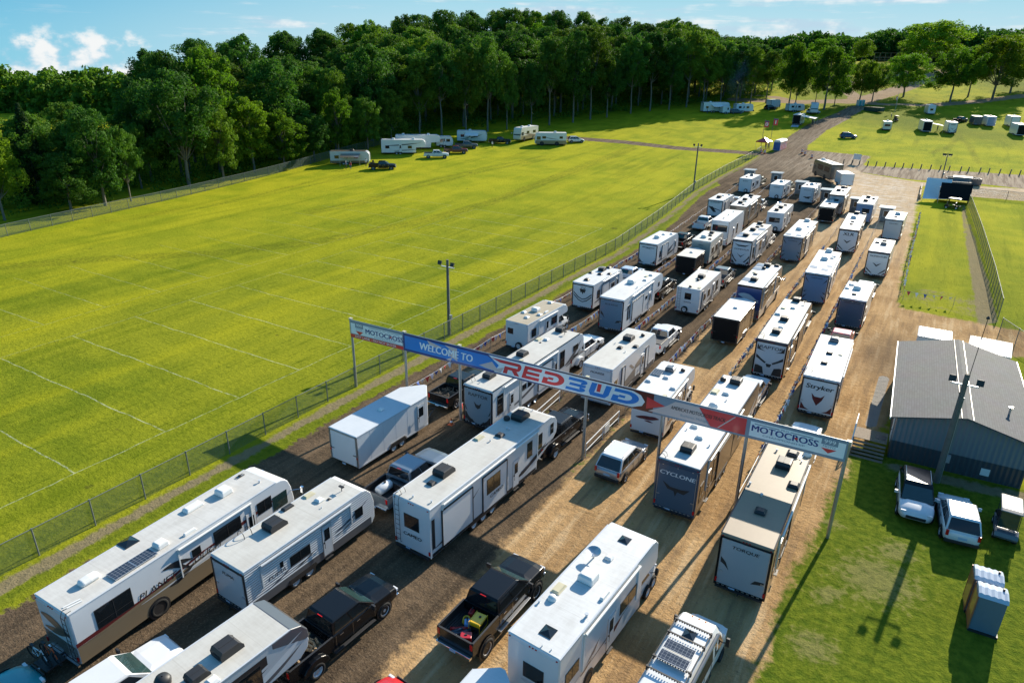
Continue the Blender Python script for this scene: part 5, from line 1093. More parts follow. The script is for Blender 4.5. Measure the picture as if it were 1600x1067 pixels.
tow('dark green pickup at the far end of the queue by the exit road', (45.8, 137.2, 31.9), 8.2, 'green')
pickup('white pickup standing alone between two campers beside the exit road', -29.9, 106.4, 0, 'white', z=.3)
gp = pickup('blue grey pickup with white tank in its bed, ahead of the ribbed siding trailer', -24.3, 24.9, R(-1.5), 'bluegrey', L=6.2, roofcol='bluegrey')
tow('white dual wheel pickup pulling the camper with blue grey smiling ramp', (-2.4, 43.7, 32.3), 12.7, 'white', dually=True, bed=2.3, L=6.5)
tow('black pickup pulling the tall fifth wheel with plain ramp', (9.7, 63.2, 30.2), 11.6, 'black', bed=2.2, L=6.3)
tow('silver pickup ahead of the long brown motorhome', (35.6, 108.5, 29.6), 14.6, 'silver')
tow('very dark pickup at the head of the second queue', (49.9, 131.3, 31.2), 8.2, 'green')
tow('glossy black dual wheel pickup with firewood in its bed, lower left', (-16.1, 13.0, 35.2), 10.6, 'black', dually=True, bed=2.3, L=6.5, load='wood')
tow('black dual wheel pickup pulling the long white camper with rear ladder', (-5.2, 29.9, 33.8), 11.8, 'black', dually=True, bed=2.3, L=6.5)
tow('white pickup with dark tonneau bed ahead of the grey striped travel trailer', (6.6, 47.7, 31.2), 11.8, 'white', cover=True)
tow('dark pickup with pale blue shine on its roof ahead of the ladder trailer', (18.5, 68.5, 30.4), 11.2, 'dgrey')
tow('white pickup half hidden ahead of the camper with the black grin', (29.7, 86.8, 30.9), 11.6, 'white', bed=2.2)
tow('silver pickup ahead of the toy hauler with bold white lettering', (9.7, 33.7, 31.5), 14.3, 'lgrey', bed=2.2, L=6.4)
tow('black pickup mostly hidden ahead of the camper with black fangs', (21.7, 52.7, 30.3), 12.2, 'black', bed=2.2)
tow('white pickup whose roof shows above the right end of the banner', (11.6, 27.1, 31.3), 12.6, 'white', bed=2.2, L=6.4)
tow('red pickup with faded pink roof ahead of the red shield camper', (23.1, 46.1, 30.0), 13.0, 'red', roofcol='pink')
tow('white pickup with roof lights ahead of the short navy ramp camper', (34, 64.8, 32), 9.6, 'lgrey')
bt = pickup('lifted black pickup with yellow generator and fuel cans in its bed', -13.9, 18.5, R(-2), 'black', L=6.3, W=2.02, lift=.24)
suv('silver sport utility car hitched behind the oval emblem motorhome', -13.85, 35.0, R(-2), 'silver', L=4.9, H=1.72, roofcol='white')
suv('red car cut off by the bottom edge behind the lifted black pickup', -15.0, 11.7, R(-4), 'red', L=4.4, H=1.42, kind='car')
wp = pickup('white pickup with black bonnet scoops in the lower left corner', -24.8, 5.7, R(-4), 'white', L=6.3)
suv('teal car towed behind the long motorhome, cut off by the corner', -28.6, 3.7, 0, 'teal', L=4.5, H=1.5, kind='car')
cargo('low white pointed nose trailer cut off by the bottom edge behind the big white motorhome', (-3.2, 15.9, 34), 5.4, 2.5, W=2.0, vnose=.7, items=())
M['booth0'] = paint('canopy grey', (.15, .155, .155), .5)
M['maroon2'] = M['maroon']; M['corr2'] = corrug('ribbed_white_roof', (.66, .66, .66), .25, 'X')
# ------------------------------------------------------------------ banner gate over the lanes
BY = 36.7
gate = thing('banner_gate', 'wide red, white and blue welcome banner across the lanes on steel posts', 'banner', (0, BY, 0))
posts = [-37.1, -31.65, -26.55, -21.4, -16.4, -11.2, -6.1, -.85]
for i, X_ in enumerate(posts):
    MB().tube((X_, .15, 0), (X_, .15, 5.95 + .05 * i), .10, 10).build('post', M['steel'], gate)
    MB().box(X_ - .12, X_ + .12, .03, .27, 5.93 + .05 * i, 6.05 + .05 * i).build('post_cap', M['offw'], gate)
z0 = lambda x: 4.50 + (x + 37.1) * .0180
z1 = lambda x: 5.93 + (x + 37.1) * .0125
def bq(poly, k, y=0.):              # banner polygon; u along X in metres, v 0..1 up the banner
    b = MB(); b.add([(u, -.012 - y, z0(u) + (z1(u) - z0(u)) * v) for u, v in poly], [tuple(range(len(poly)))]); return b
def panel(x0, x1, k, name):
    n = 8; b = MB(); xs = [x0 + (x1 - x0) * i / n for i in range(n + 1)]
    b.pz([(x0, -.01), (x1, -.01), (x1, .01), (x0, .01)], 0, 1)
    b.v = [(v[0], v[1], z0(v[0]) + (z1(v[0]) - z0(v[0])) * v[2]) for v in b.v]
    return b.build(name, M[k], gate)
b = MB().path([(posts[0], .02, z1(posts[0]) + .02), (posts[-1], .02, z1(posts[-1]) + .02)], .03, 6).path([(posts[0], .02, z0(posts[0]) - .01), (posts[-1], .02, z0(posts[-1]) - .01)], .03, 6)
b.build('banner_wire', M['steel'], gate)
def deco(k, polys, y=.006, name='banner_print'):
    b = MB()
    for i_, p in enumerate(polys):
        b.add([(u, -.012 - y - i_ * .0011, z0(u) + (z1(u) - z0(u)) * v) for u, v in p], [tuple(range(len(p)))])
    return b.build(name, M[k], gate)
def dens(p):                        # subdivide long polygon edges so they follow the banner slope
    o = []
    for a, c in zip(p, p[1:] + p[:1]):
        n_ = max(1, int(abs(a[0] - c[0]) / 2)); o += [(a[0] + (c[0] - a[0]) * i / n_, a[1] + (c[1] - a[1]) * i / n_) for i in range(n_)]
    return o
def word(s_, u, v, size, k, shear=0., bold=.02, sx=1., y=.016, name='lettering', follow=True, flip=1):
    pts, f = textmesh(s_, size, shear, bold, sx)
    zc = z0(u) + (z1(u) - z0(u)) * v
    vs = [(u + x, -.012 - y - q, zc + zz * flip + x * .015) for x, zz, q in pts]
    me = bpy.data.meshes.new(name); me.from_pydata(vs, [], f); me.materials.append(M[k]); o = bpy.data.objects.new(name, me); C.objects.link(o); o.parent = gate; return o
def badge(u, s_):
    h_ = (z1(u) - z0(u))
    deco('bgrey', [[(u - .42 * s_, .90), (u + .42 * s_, .90), (u + .42 * s_, .62), (u - .42 * s_, .62)]], .01); word('999', u, .78, .34 * s_, 'bwhite', 0, .01, 1.2, .018)
    deco('bwhite', [[(u - .55 * s_, .62), (u + .55 * s_, .62), (u + .55 * s_, .46), (u - .55 * s_, .46)]], .012)
    word('MOTO', u, .54, .18 * s_, 'bgrey', 0, .01, 1.2, .02)
    deco('bred', [[(u - .40 * s_, .44), (u + .40 * s_, .44), (u, .22)]], .012)
# end panels: white with grey border
for x0, x1, side_ in ((posts[0], posts[1], 0), (posts[6], posts[7], 1)):
    panel(x0, x1, 'bgrey', 'banner_panel')
    if side_ == 0:
        deco('bwhite', [[(x0 + .12, .24), (x1 - .08, .24), (x1 - .08, .86), (x0 + .12, .86)]], .004)
        deco('bred', [[(x0 + .02, 0), (x1 - .02, 0), (x1 - .02, .20), (x0 + .02, .20)]], .004)
        word('EXIT LANE - DO NOT ENTER', (x0 + x1) / 2 - .1, .10, .26, 'bwhite', 0, .012, 1.25, .012)
        word('MOTOCROSS', x0 + 3.55, .54, .56, 'bnavy', 0, .03, 1.13); deco('bred', [[(x0 + 4.16, .50), (x0 + 4.32, .50), (x0 + 4.32, .60), (x0 + 4.16, .60)]], .02)
        deco('bgrey', [[(x0 + 2.0, .78), (x0 + 3.3, .78), (x0 + 3.3, .81), (x0 + 2.0, .81)], [(x0 + 3.9, .78), (x0 + 5.1, .78), (x0 + 5.1, .81), (x0 + 3.9, .81)]], .008)
        word('PRO', x0 + 3.6, .79, .14, 'bgrey', 0, .0, 1.6); word('CHAMPIONSHIP', x0 + 3.6, .33, .15, 'bgrey', 0, .0, 2.0); badge(x0 + 1.0, 1.)
    else:
        deco('bwhite', [[(x0 + .12, .12), (x1 - .10, .12), (x1 - .10, .88), (x0 + .12, .88)]], .004)
        word('MOTOCROSS', x0 + 2.0, .54, .56, 'bnavy', 0, .03, 1.06); deco('bred', [[(x0 + 2.57, .50), (x0 + 2.73, .50), (x0 + 2.73, .60), (x0 + 2.57, .60)]], .02)
        deco('bgrey', [[(x0 + .35, .76), (x0 + 1.7, .76), (x0 + 1.7, .80), (x0 + .35, .80)], [(x0 + 2.3, .76), (x0 + 3.5, .76), (x0 + 3.5, .80), (x0 + 2.3, .80)]], .008)
        word('PRO', x0 + 2.0, .78, .14, 'bgrey', 0, .0, 1.6); word('CHAMPIONSHIP', x0 + 2.0, .28, .16, 'bgrey', 0, .0, 2.0); badge(x0 + 4.35, 1.)
# blue half
xa, xb, xm = posts[1], posts[6], posts[4] - 3.4
panel(xa, xm, 'bnavy', 'banner_panel'); panel(xm, posts[5] - .6, 'maroon2', 'banner_panel'); panel(posts[5] - .6, posts[6], 'bgrey', 'banner_panel')
deco('bblue', [dens([(xa + .15, .12), (xa + 8.0, .12), (xa + 9.0, .45), (xa + 7.6, .88), (xa + .15, .88)])], .003)
deco('bpink', [[(xa + 2.3, .92), (xa + 3.5, .74), (xa + 3.9, .80), (xa + 3.0, .60), (xa + 2.5, .70)], [(xa + 3.9, .90), (xa + 5.0, .86), (xa + 5.0, .14), (xa + 4.3, .34), (xa + 4.6, .62)], [(xa + 4.0, .10), (xa + 4.6, .30), (xa + 4.4, .05)], [(xa + 6.9, .25), (xa + 8.0, .62), (xa + 8.4, .30), (xa + 9.0, .45), (xa + 8.7, .10), (xa + 7.4, .18)]], .007)
word('WELCOME TO', xa + 3.95, .48, .80, 'bwhite', .12, .035, .92)
# circuit emblem: slanted block letters, red half then blue half, on a pale outline
UA = xa + 7.7; UL = 11.6            # emblem spans UA .. UA+UL
def em(p, k, y): return deco(k, [[(UA + a * UL, c) for a, c in q] for q in p], y, 'banner_emblem')
em([dens([(.0, .95), (.05, .66), (.075, .50), (.04, .08), (.50, .06), (.93, .06), (.985, .25), (1.0, .50), (.975, .80), (.93, .93), (.5, .95)])], 'bwhite', .009)
def glyph(ch, spike=0):
    bx = lambda x0, y0, x1, y1: [(x0, y0), (x1, y0), (x1, y1), (x0, y1)]
    arc = lambda cx, cy, rx, ry, tx, ty, a0, a1, n_=7: [(cx + rx * math.cos(t_), cy + ry * math.sin(t_)) for t_ in [a0 + (a1 - a0) * i / n_ for i in range(n_ + 1)]] + [(cx + tx * math.cos(t_), cy + ty * math.sin(t_)) for t_ in [a1 + (a0 - a1) * i / n_ for i in range(n_ + 1)]]
    if ch == 'R': return [[(-.95, 1), (.8, 1), (.8, .76), (-.35, .76)], arc(.8, .67, .22, .33, .0, .09, -PI / 2, PI / 2), [(.0, .58), (.8, .58), (.8, .34), (.0, .34)], bx(0, 0, .26, .34), [(.5, .34), (.8, .34), (1.05, 0), (.74, 0)]]
    if ch == 'E': return [bx(0, .76, 1, 1), bx(0, .38, .94, .60), bx(0, 0, 1, .24), bx(0, .60, .22, .76), bx(0, .24, .22, .38)]
    if ch == 'D': return [bx(0, .76, .5, 1), bx(0, 0, .5, .24), arc(.5, .5, .5, .5, .24, .26, -PI / 2, PI / 2, 12), bx(.0, .24, .24, .50), [(.24, .40), (.48, .40), (.48, .58), (.24, .58)]]
    if ch == 'B': return [bx(0, .78, .68, 1), bx(.12, .40, .68, .60), bx(0, 0, .68, .22), arc(.68, .80, .30, .20, .04, .02, -PI / 2, PI / 2), arc(.68, .20, .32, .20, .04, .02, -PI / 2, PI / 2), bx(.68, .40, .96, .60)]
    return [bx(0, .28, .28, 1), bx(.72, .28, 1, 1), [(0, .28), (.14, 0), (.86, 0), (1, .28)]]
for ch, x0, x1, k in (('R', .115, .225, 'bred'), ('E', .245, .36, 'bred'), ('D', .38, .515, 'bred'), ('B', .535, .655, 'bblue'), ('U', .675, .795, 'bblue'), ('D', .815, .965, 'bblue')):
    em([[(x0 + (x1 - x0) * a - .012 * (1 - c) + .012 * c, .15 + .70 * c) for a, c in q] for q in glyph(ch)], k, .013)
em([[(.724, .85), (.746, .85), (.738, .42), (.716, .42)]], 'bred', .022)
deco('bred', [[(UA + UL + .1, .16), (UA + UL + .1, .80), (UA + UL + 1.3, .52)]], .004)
deco('bpink', [dens([(UA + UL + .25, .08), (posts[6] - 2.2, .08), (posts[6] - 2.9, .92), (UA + UL + 1.9, .90), (UA + UL + 1.3, .52)])], .005)
deco('bred', [[(posts[6] - 2.1, .08), (posts[6] - .1, .08), (posts[6] - .1, .92), (posts[6] - 2.9, .92)]], .006)
deco('bpink', [[(posts[6] - 1.7, .12), (posts[6] - 1.62, .12), (posts[6] - .72, .88), (posts[6] - .80, .88)]], .01)
word("America's Motocross Track".upper(), posts[5] + 2.15, .56, .34, 'plast', .22, .012, .66)
word('Buchanan, Michigan', posts[5] + 2.0, .28, .22, 'bgrey', 0, .0, 1.0)

# ------------------------------------------------------------------ fences
def mesh_mat(name, col, alpha):
    m, t, b = principled(name); b.inputs['Base Color'].default_value = col + (1,); b.inputs['Roughness'].default_value = .6
    n = t.nodes; l = t.links; tr = n.new('ShaderNodeBsdfTransparent'); mxs = n.new('ShaderNodeMixShader')
    geo_ = n.new('ShaderNodeNewGeometry'); sp = n.new('ShaderNodeSeparateXYZ'); l.new(geo_.outputs['Position'], sp.inputs[0])
    def M_(op, a, b_):
        q = n.new('ShaderNodeMath'); q.operation = op
        for i, v in enumerate((a, b_)):
            if isinstance(v, (int, float)): q.inputs[i].default_value = v
            else: l.new(v, q.inputs[i])
        return q.outputs[0]
    h_ = M_('ADD', sp.outputs[0], sp.outputs[1]); per_ = .075
    w1 = M_('LESS_THAN', M_('FRACT', M_('DIVIDE', M_('ADD', h_, sp.outputs[2]), per_), 0), alpha); w2 = M_('LESS_THAN', M_('FRACT', M_('DIVIDE', M_('SUBTRACT', h_, sp.outputs[2]), per_), 0), alpha)
    l.new(M_('MAXIMUM', w1, w2), mxs.inputs[0]); l.new(tr.outputs[0], mxs.inputs[1]); l.new(b.outputs[0], mxs.inputs[2])
    out_ = [q for q in n if q.type == 'OUTPUT_MATERIAL'][0]; l.new(mxs.outputs[0], out_.inputs['Surface']); return m
M['mesh'] = mesh_mat('chain_link_mesh', (.09, .13, .11), .16)
M['meshd'] = mesh_mat('green_chain_link', (.025, .06, .045), .30)
def resample(pts, step):
    o = [Vector((p[0], p[1], 0)) for p in pts]; res = [o[0]]; acc = 0
    for a, c in zip(o, o[1:]):
        d = (c - a).length; t_ = step - acc
        while t_ <= d: res.append(a + (c - a) * (t_ / d)); t_ += step
        acc = d - (t_ - step)
    return res
def chain_fence(label, pts, step, h, mm='mesh', post='fsteel', pr=.04, rail=True, ground=None):
    q = resample(pts, step); o = thing('chain_link_fence', label, 'fence', (q[0].x, q[0].y, hz(q[0].x, q[0].y)))
    org = Vector(o.location); P3 = [Vector((p.x, p.y, hz(p.x, p.y))) - org for p in q]
    for p in P3[:99]: MB().tube(p, p + Vector((0, 0, h + .05)), pr, 7).build('post', M[post], o)
    if len(P3) > 99:
        b = MB()
        for p in P3[99:]: b.tube(p, p + Vector((0, 0, h + .05)), pr, 5)
        e = b.build('post', M[post], o); e['kind'] = 'stuff'
    up = Vector((0, 0, 1)); b = MB()
    for a, c in zip(P3, P3[1:]): b.add([a + up * .04, c + up * .04, c + up * h, a + up * h], [(0, 1, 2, 3)])
    b.build('wire_mesh', M[mm], o)
    if rail: MB().path([p + up * h for p in P3], pr * .65, 5).build('top_rail', M[post], o)
    return o
chain_fence('long chain link fence between the mown field and the exit road', FENCE_L, 3.05, 1.75)
chain_fence('chain link fence along the foot of the wood on the far left', [tuple(at(*q)[:2]) for q in ((-60, 388), (0, 372), (120, 345), (250, 316), (330, 297), (430, 272), (520, 247), (600, 225))], 3.6, 1.8, 'meshd')
chain_fence('tall dark green mesh fence across the grass on the right', [tuple(at(*q)[:2]) for q in ((1511, 318), (1530, 375), (1548, 440), (1562, 505))], 2.4, 2.1, 'meshd', 'fsteel')
chain_fence('low wire fence beside the cross track on the right', [tuple(at(*q)[:2]) for q in ((1512, 306), (1540, 309), (1572, 312), (1640, 320))], 6.5, 1.6, 'mesh', 'pole', .05)
chain_fence('chain link fence behind the clubhouse sheds on the right', [tuple(at(*q)[:2]) for q in ((1561, 520), (1600, 548), (1650, 580))], 3., 1.6)

# pennant strings on the lane dividers
def tri(k):
    return shared(('pennant', k), lambda: MB().add([(-.20, 0, 0), (.20, 0, 0), (0, .03, -.52), (0, -.02, -.2)], [(0, 3, 2), (3, 1, 2), (0, 1, 3)]).mesh('pennant', M[k]))
def pennants(label, pts, step=.62, h=1.15, post_step=6.2, sag=.12, zoff=0):
    q = resample(pts, post_step); root = thing('pennant_string', label, 'pennants', (q[0].x, q[0].y, hz(q[0].x, q[0].y)), group='pennant strings between the lanes'); org = Vector(root.location)
    rnd = random.Random(len(pts) * 7 + int(abs(q[0].x) * 3)); line = []; n_ = 0; rest = MB()
    for p in q[:95]: a = Vector((p.x, p.y, hz(p.x, p.y))) - org; MB().tube(a, a + Vector((0, 0, h + .1)), .022, 5).build('stake', M['steel'], root)
    for a, c in zip(q, q[1:]):
        A = Vector((a.x, a.y, hz(a.x, a.y) + h)) - org; B_ = Vector((c.x, c.y, hz(c.x, c.y) + h)) - org; k_ = max(2, int(round((B_ - A).length / step)))
        for i in range(k_):
            t_ = i / k_; P = A + (B_ - A) * t_; P.z -= sag * 4 * t_ * (1 - t_); line.append(P.copy())
            t2 = (i + .5) / k_; P2 = A + (B_ - A) * t2; P2.z -= sag * 4 * t2 * (1 - t2)
            ang = math.atan2((B_ - A).y, (B_ - A).x); rx = rnd.uniform(-.5, .5); kk = ('bpr', 'bpw', 'bpb', 'bpw')[n_ % 4]
            if n_ < 100: inst(tri(kk), 'pennant', root, P2, (rx, rnd.uniform(-.2, .2), ang + rnd.uniform(-1.2, .3)))
            else:
                ca, sa_ = math.cos(ang), math.sin(ang); rest.add([(P2.x - .11 * ca, P2.y - .11 * sa_, P2.z), (P2.x + .11 * ca, P2.y + .11 * sa_, P2.z), (P2.x + math.sin(rx) * .1, P2.y, P2.z - .33)], [(0, 1, 2)], ('bpr', 'bpw', 'bpb', 'bpw').index(kk) if kk != 'bpw' else 1)
            n_ += 1
    if rest.v: e = rest.build('pennant', [M['bpr'], M['bpw'], M['bpb']], root); e['kind'] = 'stuff'
    MB().path(line, .012, 4).build('cord', M['lgrey'], root)
M['bpr'] = paint('pennant red', (.55, .03, .03), .6); M['bpw'] = paint('pennant white', (.75, .76, .78), .6); M['bpb'] = paint('pennant blue', (.02, .09, .42), .6); 
def dv_(t_, s0, s1, drift=0.): return [(t_ + drift * max(0, (s_ - 95)) / 50., s_) for s_ in (s0, s0 + (s1 - s0) * .5, 95 if s1 > 95 > s0 + (s1 - s0) * .5 else s0 + (s1 - s0) * .75, s1)]
pennants('pennant string along the exit road, outer edge of the first queue lane', dv_(-32.0, 37, 152, -1.6))
pennants('pennant string dividing the first and second queue lanes', dv_(-26.8, 37, 150, -1.2))
pennants('pennant string dividing the second and third queue lanes', dv_(-21.7, 44, 150, -.6))
pennants('pennant string between the dark gravel lanes and the sandy lanes', dv_(-16.3, 44, 150))
pennants('pennant string dividing the fourth and fifth queue lanes', dv_(-11.1, 42, 146))
pennants('pennant string dividing the fifth and sixth queue lanes', dv_(-6.0, 42, 142))
pennants('pennant string edging the grass plot on the far right of the queue', [tuple(at(*q)[:2]) for q in ((1409, 462), (1420, 410), (1437, 338))], .62, 1.2, 6)
pennants('short pennant string across the bare end of the grass plot', [tuple(at(*q)[:2]) for q in ((1410, 470), (1455, 477), (1500, 482), (1543, 492))], .9, 1.2, 5)
# white rails at the near ends of the dividers
def rail(label, pts, h=1.05):
    a = Vector((pts[0][0], pts[0][1], 0)); o = thing('white_rail_barrier', label, 'barrier', a, group='white pipe rails at the lane ends'); P = [Vector((p[0], p[1], 0)) - a for p in pts]
    for p in P: MB().tube(p, p + Vector((0, 0, h)), .03, 6).build('post', M['acw'], o)
    up = Vector((0, 0, 1)); MB().path([p + up * h for p in P], .035, 6).path([p + up * .5 for p in P], .03, 6).build('rail', M['acw'], o)
    return o
rail('white pipe rail right of the black dual wheel truck under the banner', [(-16.35, 37.2), (-16.35, 40), (-16.3, 42.8)])
rail('white pipe rail beside the tan roofed toy hauler', [(-6.05, 37), (-6.0, 39.5), (-6.0, 42)])
rail('white pipe rail right of the camper with blue grey smiling ramp', [(-21.5, 37.2), (-21.5, 40), (-21.6, 43.4)])
o = thing('fence_sign', 'small white sign board hanging on the white rail under the banner', 'sign', (-16.3, 40.6, 0)); MB().box(-.02, .02, -.4, .4, .35, .95).build('sign_board', M['acw'], o); MB().tube((0, -.3, 0), (0, -.3, .95), .02, 5).tube((0, .3, 0), (0, .3, .95), .02, 5).build('leg', M['steel'], o)
c_ = thing('traffic_cone', 'small orange cone at the banner post beside the grey camper', 'traffic cone', (-26.75, 35.9, 0)); MB().lathe([(.16, .03), (.03, .55), (.0, .56)], (0, 0, 0), 'Z', 12).build('cone', M['orange'], c_); MB().lathe([(.115, .22), (.075, .36)], (0, 0, 0), 'Z', 12).build('reflective_band', M['bwhite'], c_).scale = (1.03, 1.03, 1); MB().box(-.2, .2, -.2, .2, 0, .03).build('base', M['orange'], c_)

# ------------------------------------------------------------------ poles
def light_pole(label, X_, Y_, h, heads=2, mast=0., lean=0., r=.17, zb=0.):
    o = thing('floodlight_pole', label, 'light pole', (X_, Y_, zb)); o.rotation_euler = (0, lean, 0)
    MB().tube((0, 0, 0), (0, 0, h), r, 12, r * .72).build('pole', M['pole'], o, smooth=False)
    b = MB().tube((r * .9, -.05, 0), (r * .8, -.05, h * .8), .025, 5); b.box(r * .8, r + .18, -.12, .12, 1.6, 2.1); b.build('conduit', M['steel'], o)
    MB().box(-.75, .75, -.05, .05, h - .75, h - .67).build('cross_arm', M['acw'] if heads == 2 else M['plast'], o)
    for s in ((-1, 1) if heads == 2 else (-1, -.5, .5, 1)):
        f = MB(); x = s * .72; f.tube((x, -.05, h - .7), (x, -.12, h - .35), .03, 5); f.loft([[(x - .10, -.05, h - .42), (x + .10, -.05, h - .42), (x + .10, .05, h - .22), (x - .10, .05, h - .22)], [(x - .2, -.35, h - .50), (x + .2, -.35, h - .50), (x + .2, -.25, h - .12), (x - .2, -.25, h - .12)]])
        f.build('floodlight', M['plast'], o)
    if mast: m_ = MB().tube((.1, 0, h - .4), (.18, 0, h + mast), .022, 6).lathe([(.02, h + mast), (.10, h + mast + .03), (.09, h + mast + .12), (.02, h + mast + .2)], (.18, 0, 0), 'Z', 10).build('mast', M['plast'], o)
    return o
light_pole('thick leaning pole with two floodlights and a thin mast beside the grey clubhouse', 4.35, 46.75, 7.75, 2, 3.6, 0, .2)
light_pole('wooden pole with floodlights behind the exit lane panel of the banner', -37.45, 50.3, 7.6, 2)
p_ = at(1083, 299); light_pole('tall thin pole with paired floodlights on the fence halfway up the queue', p_.x, p_.y, 9.3, 2, 0, 0, .16, p_.z)
p_ = at(1470, 285); light_pole('thin pole with a cluster of four floodlights by the cross track', p_.x, p_.y, 6.2, 4, 0, 0, .12, p_.z)

# ------------------------------------------------------------------ clubhouse
def shingle():
    m, t, b = principled('grey_roof_shingles'); n = t.nodes; l = t.links; tcn = n.new('ShaderNodeTexCoord'); br = n.new('ShaderNodeTexBrick')
    br.inputs['Scale'].default_value = 1; br.inputs['Brick Width'].default_value = .34; br.inputs['Row Height'].default_value = .15; br.inputs['Mortar Size'].default_value = .012
    br.inputs['Color1'].default_value = (.105, .115, .125, 1); br.inputs['Color2'].default_value = (.075, .083, .092, 1); br.inputs['Mortar'].default_value = (.045, .05, .055, 1)
    mpn = n.new('ShaderNodeMapping'); mpn.inputs['Rotation'].default_value = (0, 0, PI / 2); l.new(tcn.outputs['Object'], mpn.inputs[0]); l.new(mpn.outputs[0], br.inputs['Vector'])
    no = n.new('ShaderNodeTexNoise'); no.inputs['Scale'].default_value = .6; no.inputs['Detail'].default_value = 6; l.new(tcn.outputs['Object'], no.inputs['Vector'])
    x = n.new('ShaderNodeMix'); x.data_type = 'RGBA'; x.blend_type = 'MULTIPLY'; x.inputs['Factor'].default_value = .6; l.new(br.outputs['Color'], x.inputs[6]); l.new(no.outputs['Color'], x.inputs[7])
    x2 = n.new('ShaderNodeMix'); x2.data_type = 'RGBA'; x2.inputs['Factor'].default_value = .45; l.new(x.outputs[2], x2.inputs[6]); l.new(br.outputs['Color'], x2.inputs[7]); l.new(x2.outputs[2], b.inputs['Base Color']); b.inputs['Roughness'].default_value = .85; return m
M['shingle'] = shingle()
M['cladl'] = corrug('light_grey_wall_cladding', (.175, .20, .225), .3, 'X', 1.0); M['cladd'] = corrug('dark_grey_wall_cladding', (.05, .062, .075), .3, 'X', 1.0)
HX0, HX1, HY0, HY1, HE, HR = 1.35, 9.0, 48.45, 63.2, 3.3, 4.25
hc = thing('clubhouse', 'low grey clubhouse with shingle roof and two tone cladding on the right', 'building', (HX0, HY0, 0), R(2.0)); w_, d_ = HX1 - HX0, HY1 - HY0
MB().box(0, w_, 0, d_, 0, 1.35).build('lower_wall', M['cladd'], hc)
b = MB().box(.02, w_ - .02, .02, d_ - .02, 1.35, HE); b.add([(.02, .02, HE), (w_ - .02, .02, HE), (w_ / 2, .02, HR - .05), (.02, d_ - .02, HE), (w_ - .02, d_ - .02, HE), (w_ / 2, d_ - .02, HR - .05)], [(0, 1, 2), (3, 5, 4)]); b.build('upper_wall', M['cladl'], hc)
ov = .38
b = MB()
b.prism([], 0, 0) if 0 else None
th = .09
for s in (0, 1):
    xe = -ov if s == 0 else w_ + ov; xm_ = w_ / 2
    v = [(xe, -ov, HE - .08), (xm_, -ov, HR), (xm_, d_ + ov, HR), (xe, d_ + ov, HE - .08)]
    b.add(v + [(q[0], q[1], q[2] - th) for q in v], [(0, 1, 2, 3), (4, 5, 6, 7), (0, 1, 5, 4), (1, 2, 6, 5), (2, 3, 7, 6), (3, 0, 4, 7)])
rf = b.build('roof', M['shingle'], hc)
b = MB()
for s in (-1, 1): b.add([(w_ / 2 + s * .30, -ov - .01, HR - .055), (w_ / 2 + s * .34, -ov - .01, HR - .06), (w_ / 2 + s * .34, d_ + ov, HR - .06), (w_ / 2 + s * .30, d_ + ov, HR - .055)], [(0, 1, 2, 3)])
b.v = [(x, y, z + .03) for x, y, z in b.v]; sub(rf, b, 'ridge_flashing', M['offw'])
b = MB().box(-ov - .06, -ov, -ov, d_ + ov, HE - .25, HE - .08).box(w_ + ov, w_ + ov + .06, -ov, d_ + ov, HE - .25, HE - .08); sub(rf, b, 'gutter', M['acw'])
sub(rf, MB().tube((w_ - 1.2, 3.2, HE + .1), (w_ - 1.2, 3.2, HE + .75), .07, 8).tube((w_ - 1.2, 3.2, HE + .75), (w_ - 1.2, 3.2, HE + .85), .13, 8), 'flue', M['alu'])
MB().box(5.35, 5.85, -.03, 0, .35, .85).build('wall_vent', M['acw'], hc)
for s in range(1, 3): MB().box(-.03, 0, d_ * .3 * s, d_ * .3 * s + .9, 1.2, 2.2).build('window', M['glass'], hc)
d__ = MB().box(-.04, 0, 1.2, 2.1, .6, 2.6).build('door', M['acw'], hc); sub(d__, MB().box(-.10, -.04, 1.28, 1.34, 1.5, 1.6), 'handle', M['chrome'])
dk = thing('timber_deck', 'grey timber deck and steps against the left wall of the clubhouse', 'deck', (-.95, 47.9, 0))
b = MB()
for i in range(9): b.box(.0, 2.1, .75 + i * .19, .75 + i * .19 + .17, .78, .82)
b.build('floorboards', M['wood2'] if 'wood2' in M else M['wood'], dk)
for i in range(5): MB().box(.02, 2.08, .62 - i * .26 - .22, .62 - i * .26 + .06, .62 - i * .155, .66 - i * .155).build('step', M['wood'], dk)
MB().box(0, .05, -.5, .75, .0, .6).box(0, .05, .75, 2.45, 0, .78).build('side_boards', M['wood'], dk)
b = MB()
for yy in (-.4, .75, 1.6, 2.4): b.box(-.05, .02, yy, yy + .07, 0 if yy < 0 else .8, 1.0 if yy < 0 else 1.85)
b.path([(-.02, -.4, 1.0), (-.02, .75, 1.82), (-.02, 2.45, 1.82)], .04, 5); b.build('handrail', M['acw'], dk)
MB().box(1.35, 2.0, 1.25, 1.95, .822, .835).build('door_mat', M['plast'], dk)
for i, (x0, y0, x1, y1) in enumerate(((1.9, 68.2, 4.5, 71), (5.75, 67.0, 8.8, 70.8))):
    o = thing('site_container', ('white flat roofed cabin behind the clubhouse, left of the pair', 'larger white flat roofed cabin behind the right half of the clubhouse')[i], 'cabin', (x0, y0, 0), R(0 if i == 0 else -4)); w2, d2 = x1 - x0, y1 - y0
    MB().box(0, w2, 0, d2, .15, 2.4).build('wall', M['acw'], o, bevel=.02); MB().box(-.06, w2 + .06, -.06, d2 + .06, 2.4, 2.5).build('roof', M['corr2'] if 'corr2' in M else M['rwhite'], o); MB().box(.4, 1.2, -.03, 0, .2, 2.1).build('door', M['lgrey'], o); MB().box(.1, w2 - .1, .1, d2 - .1, 0, .15).build('skid', M['plast'], o)

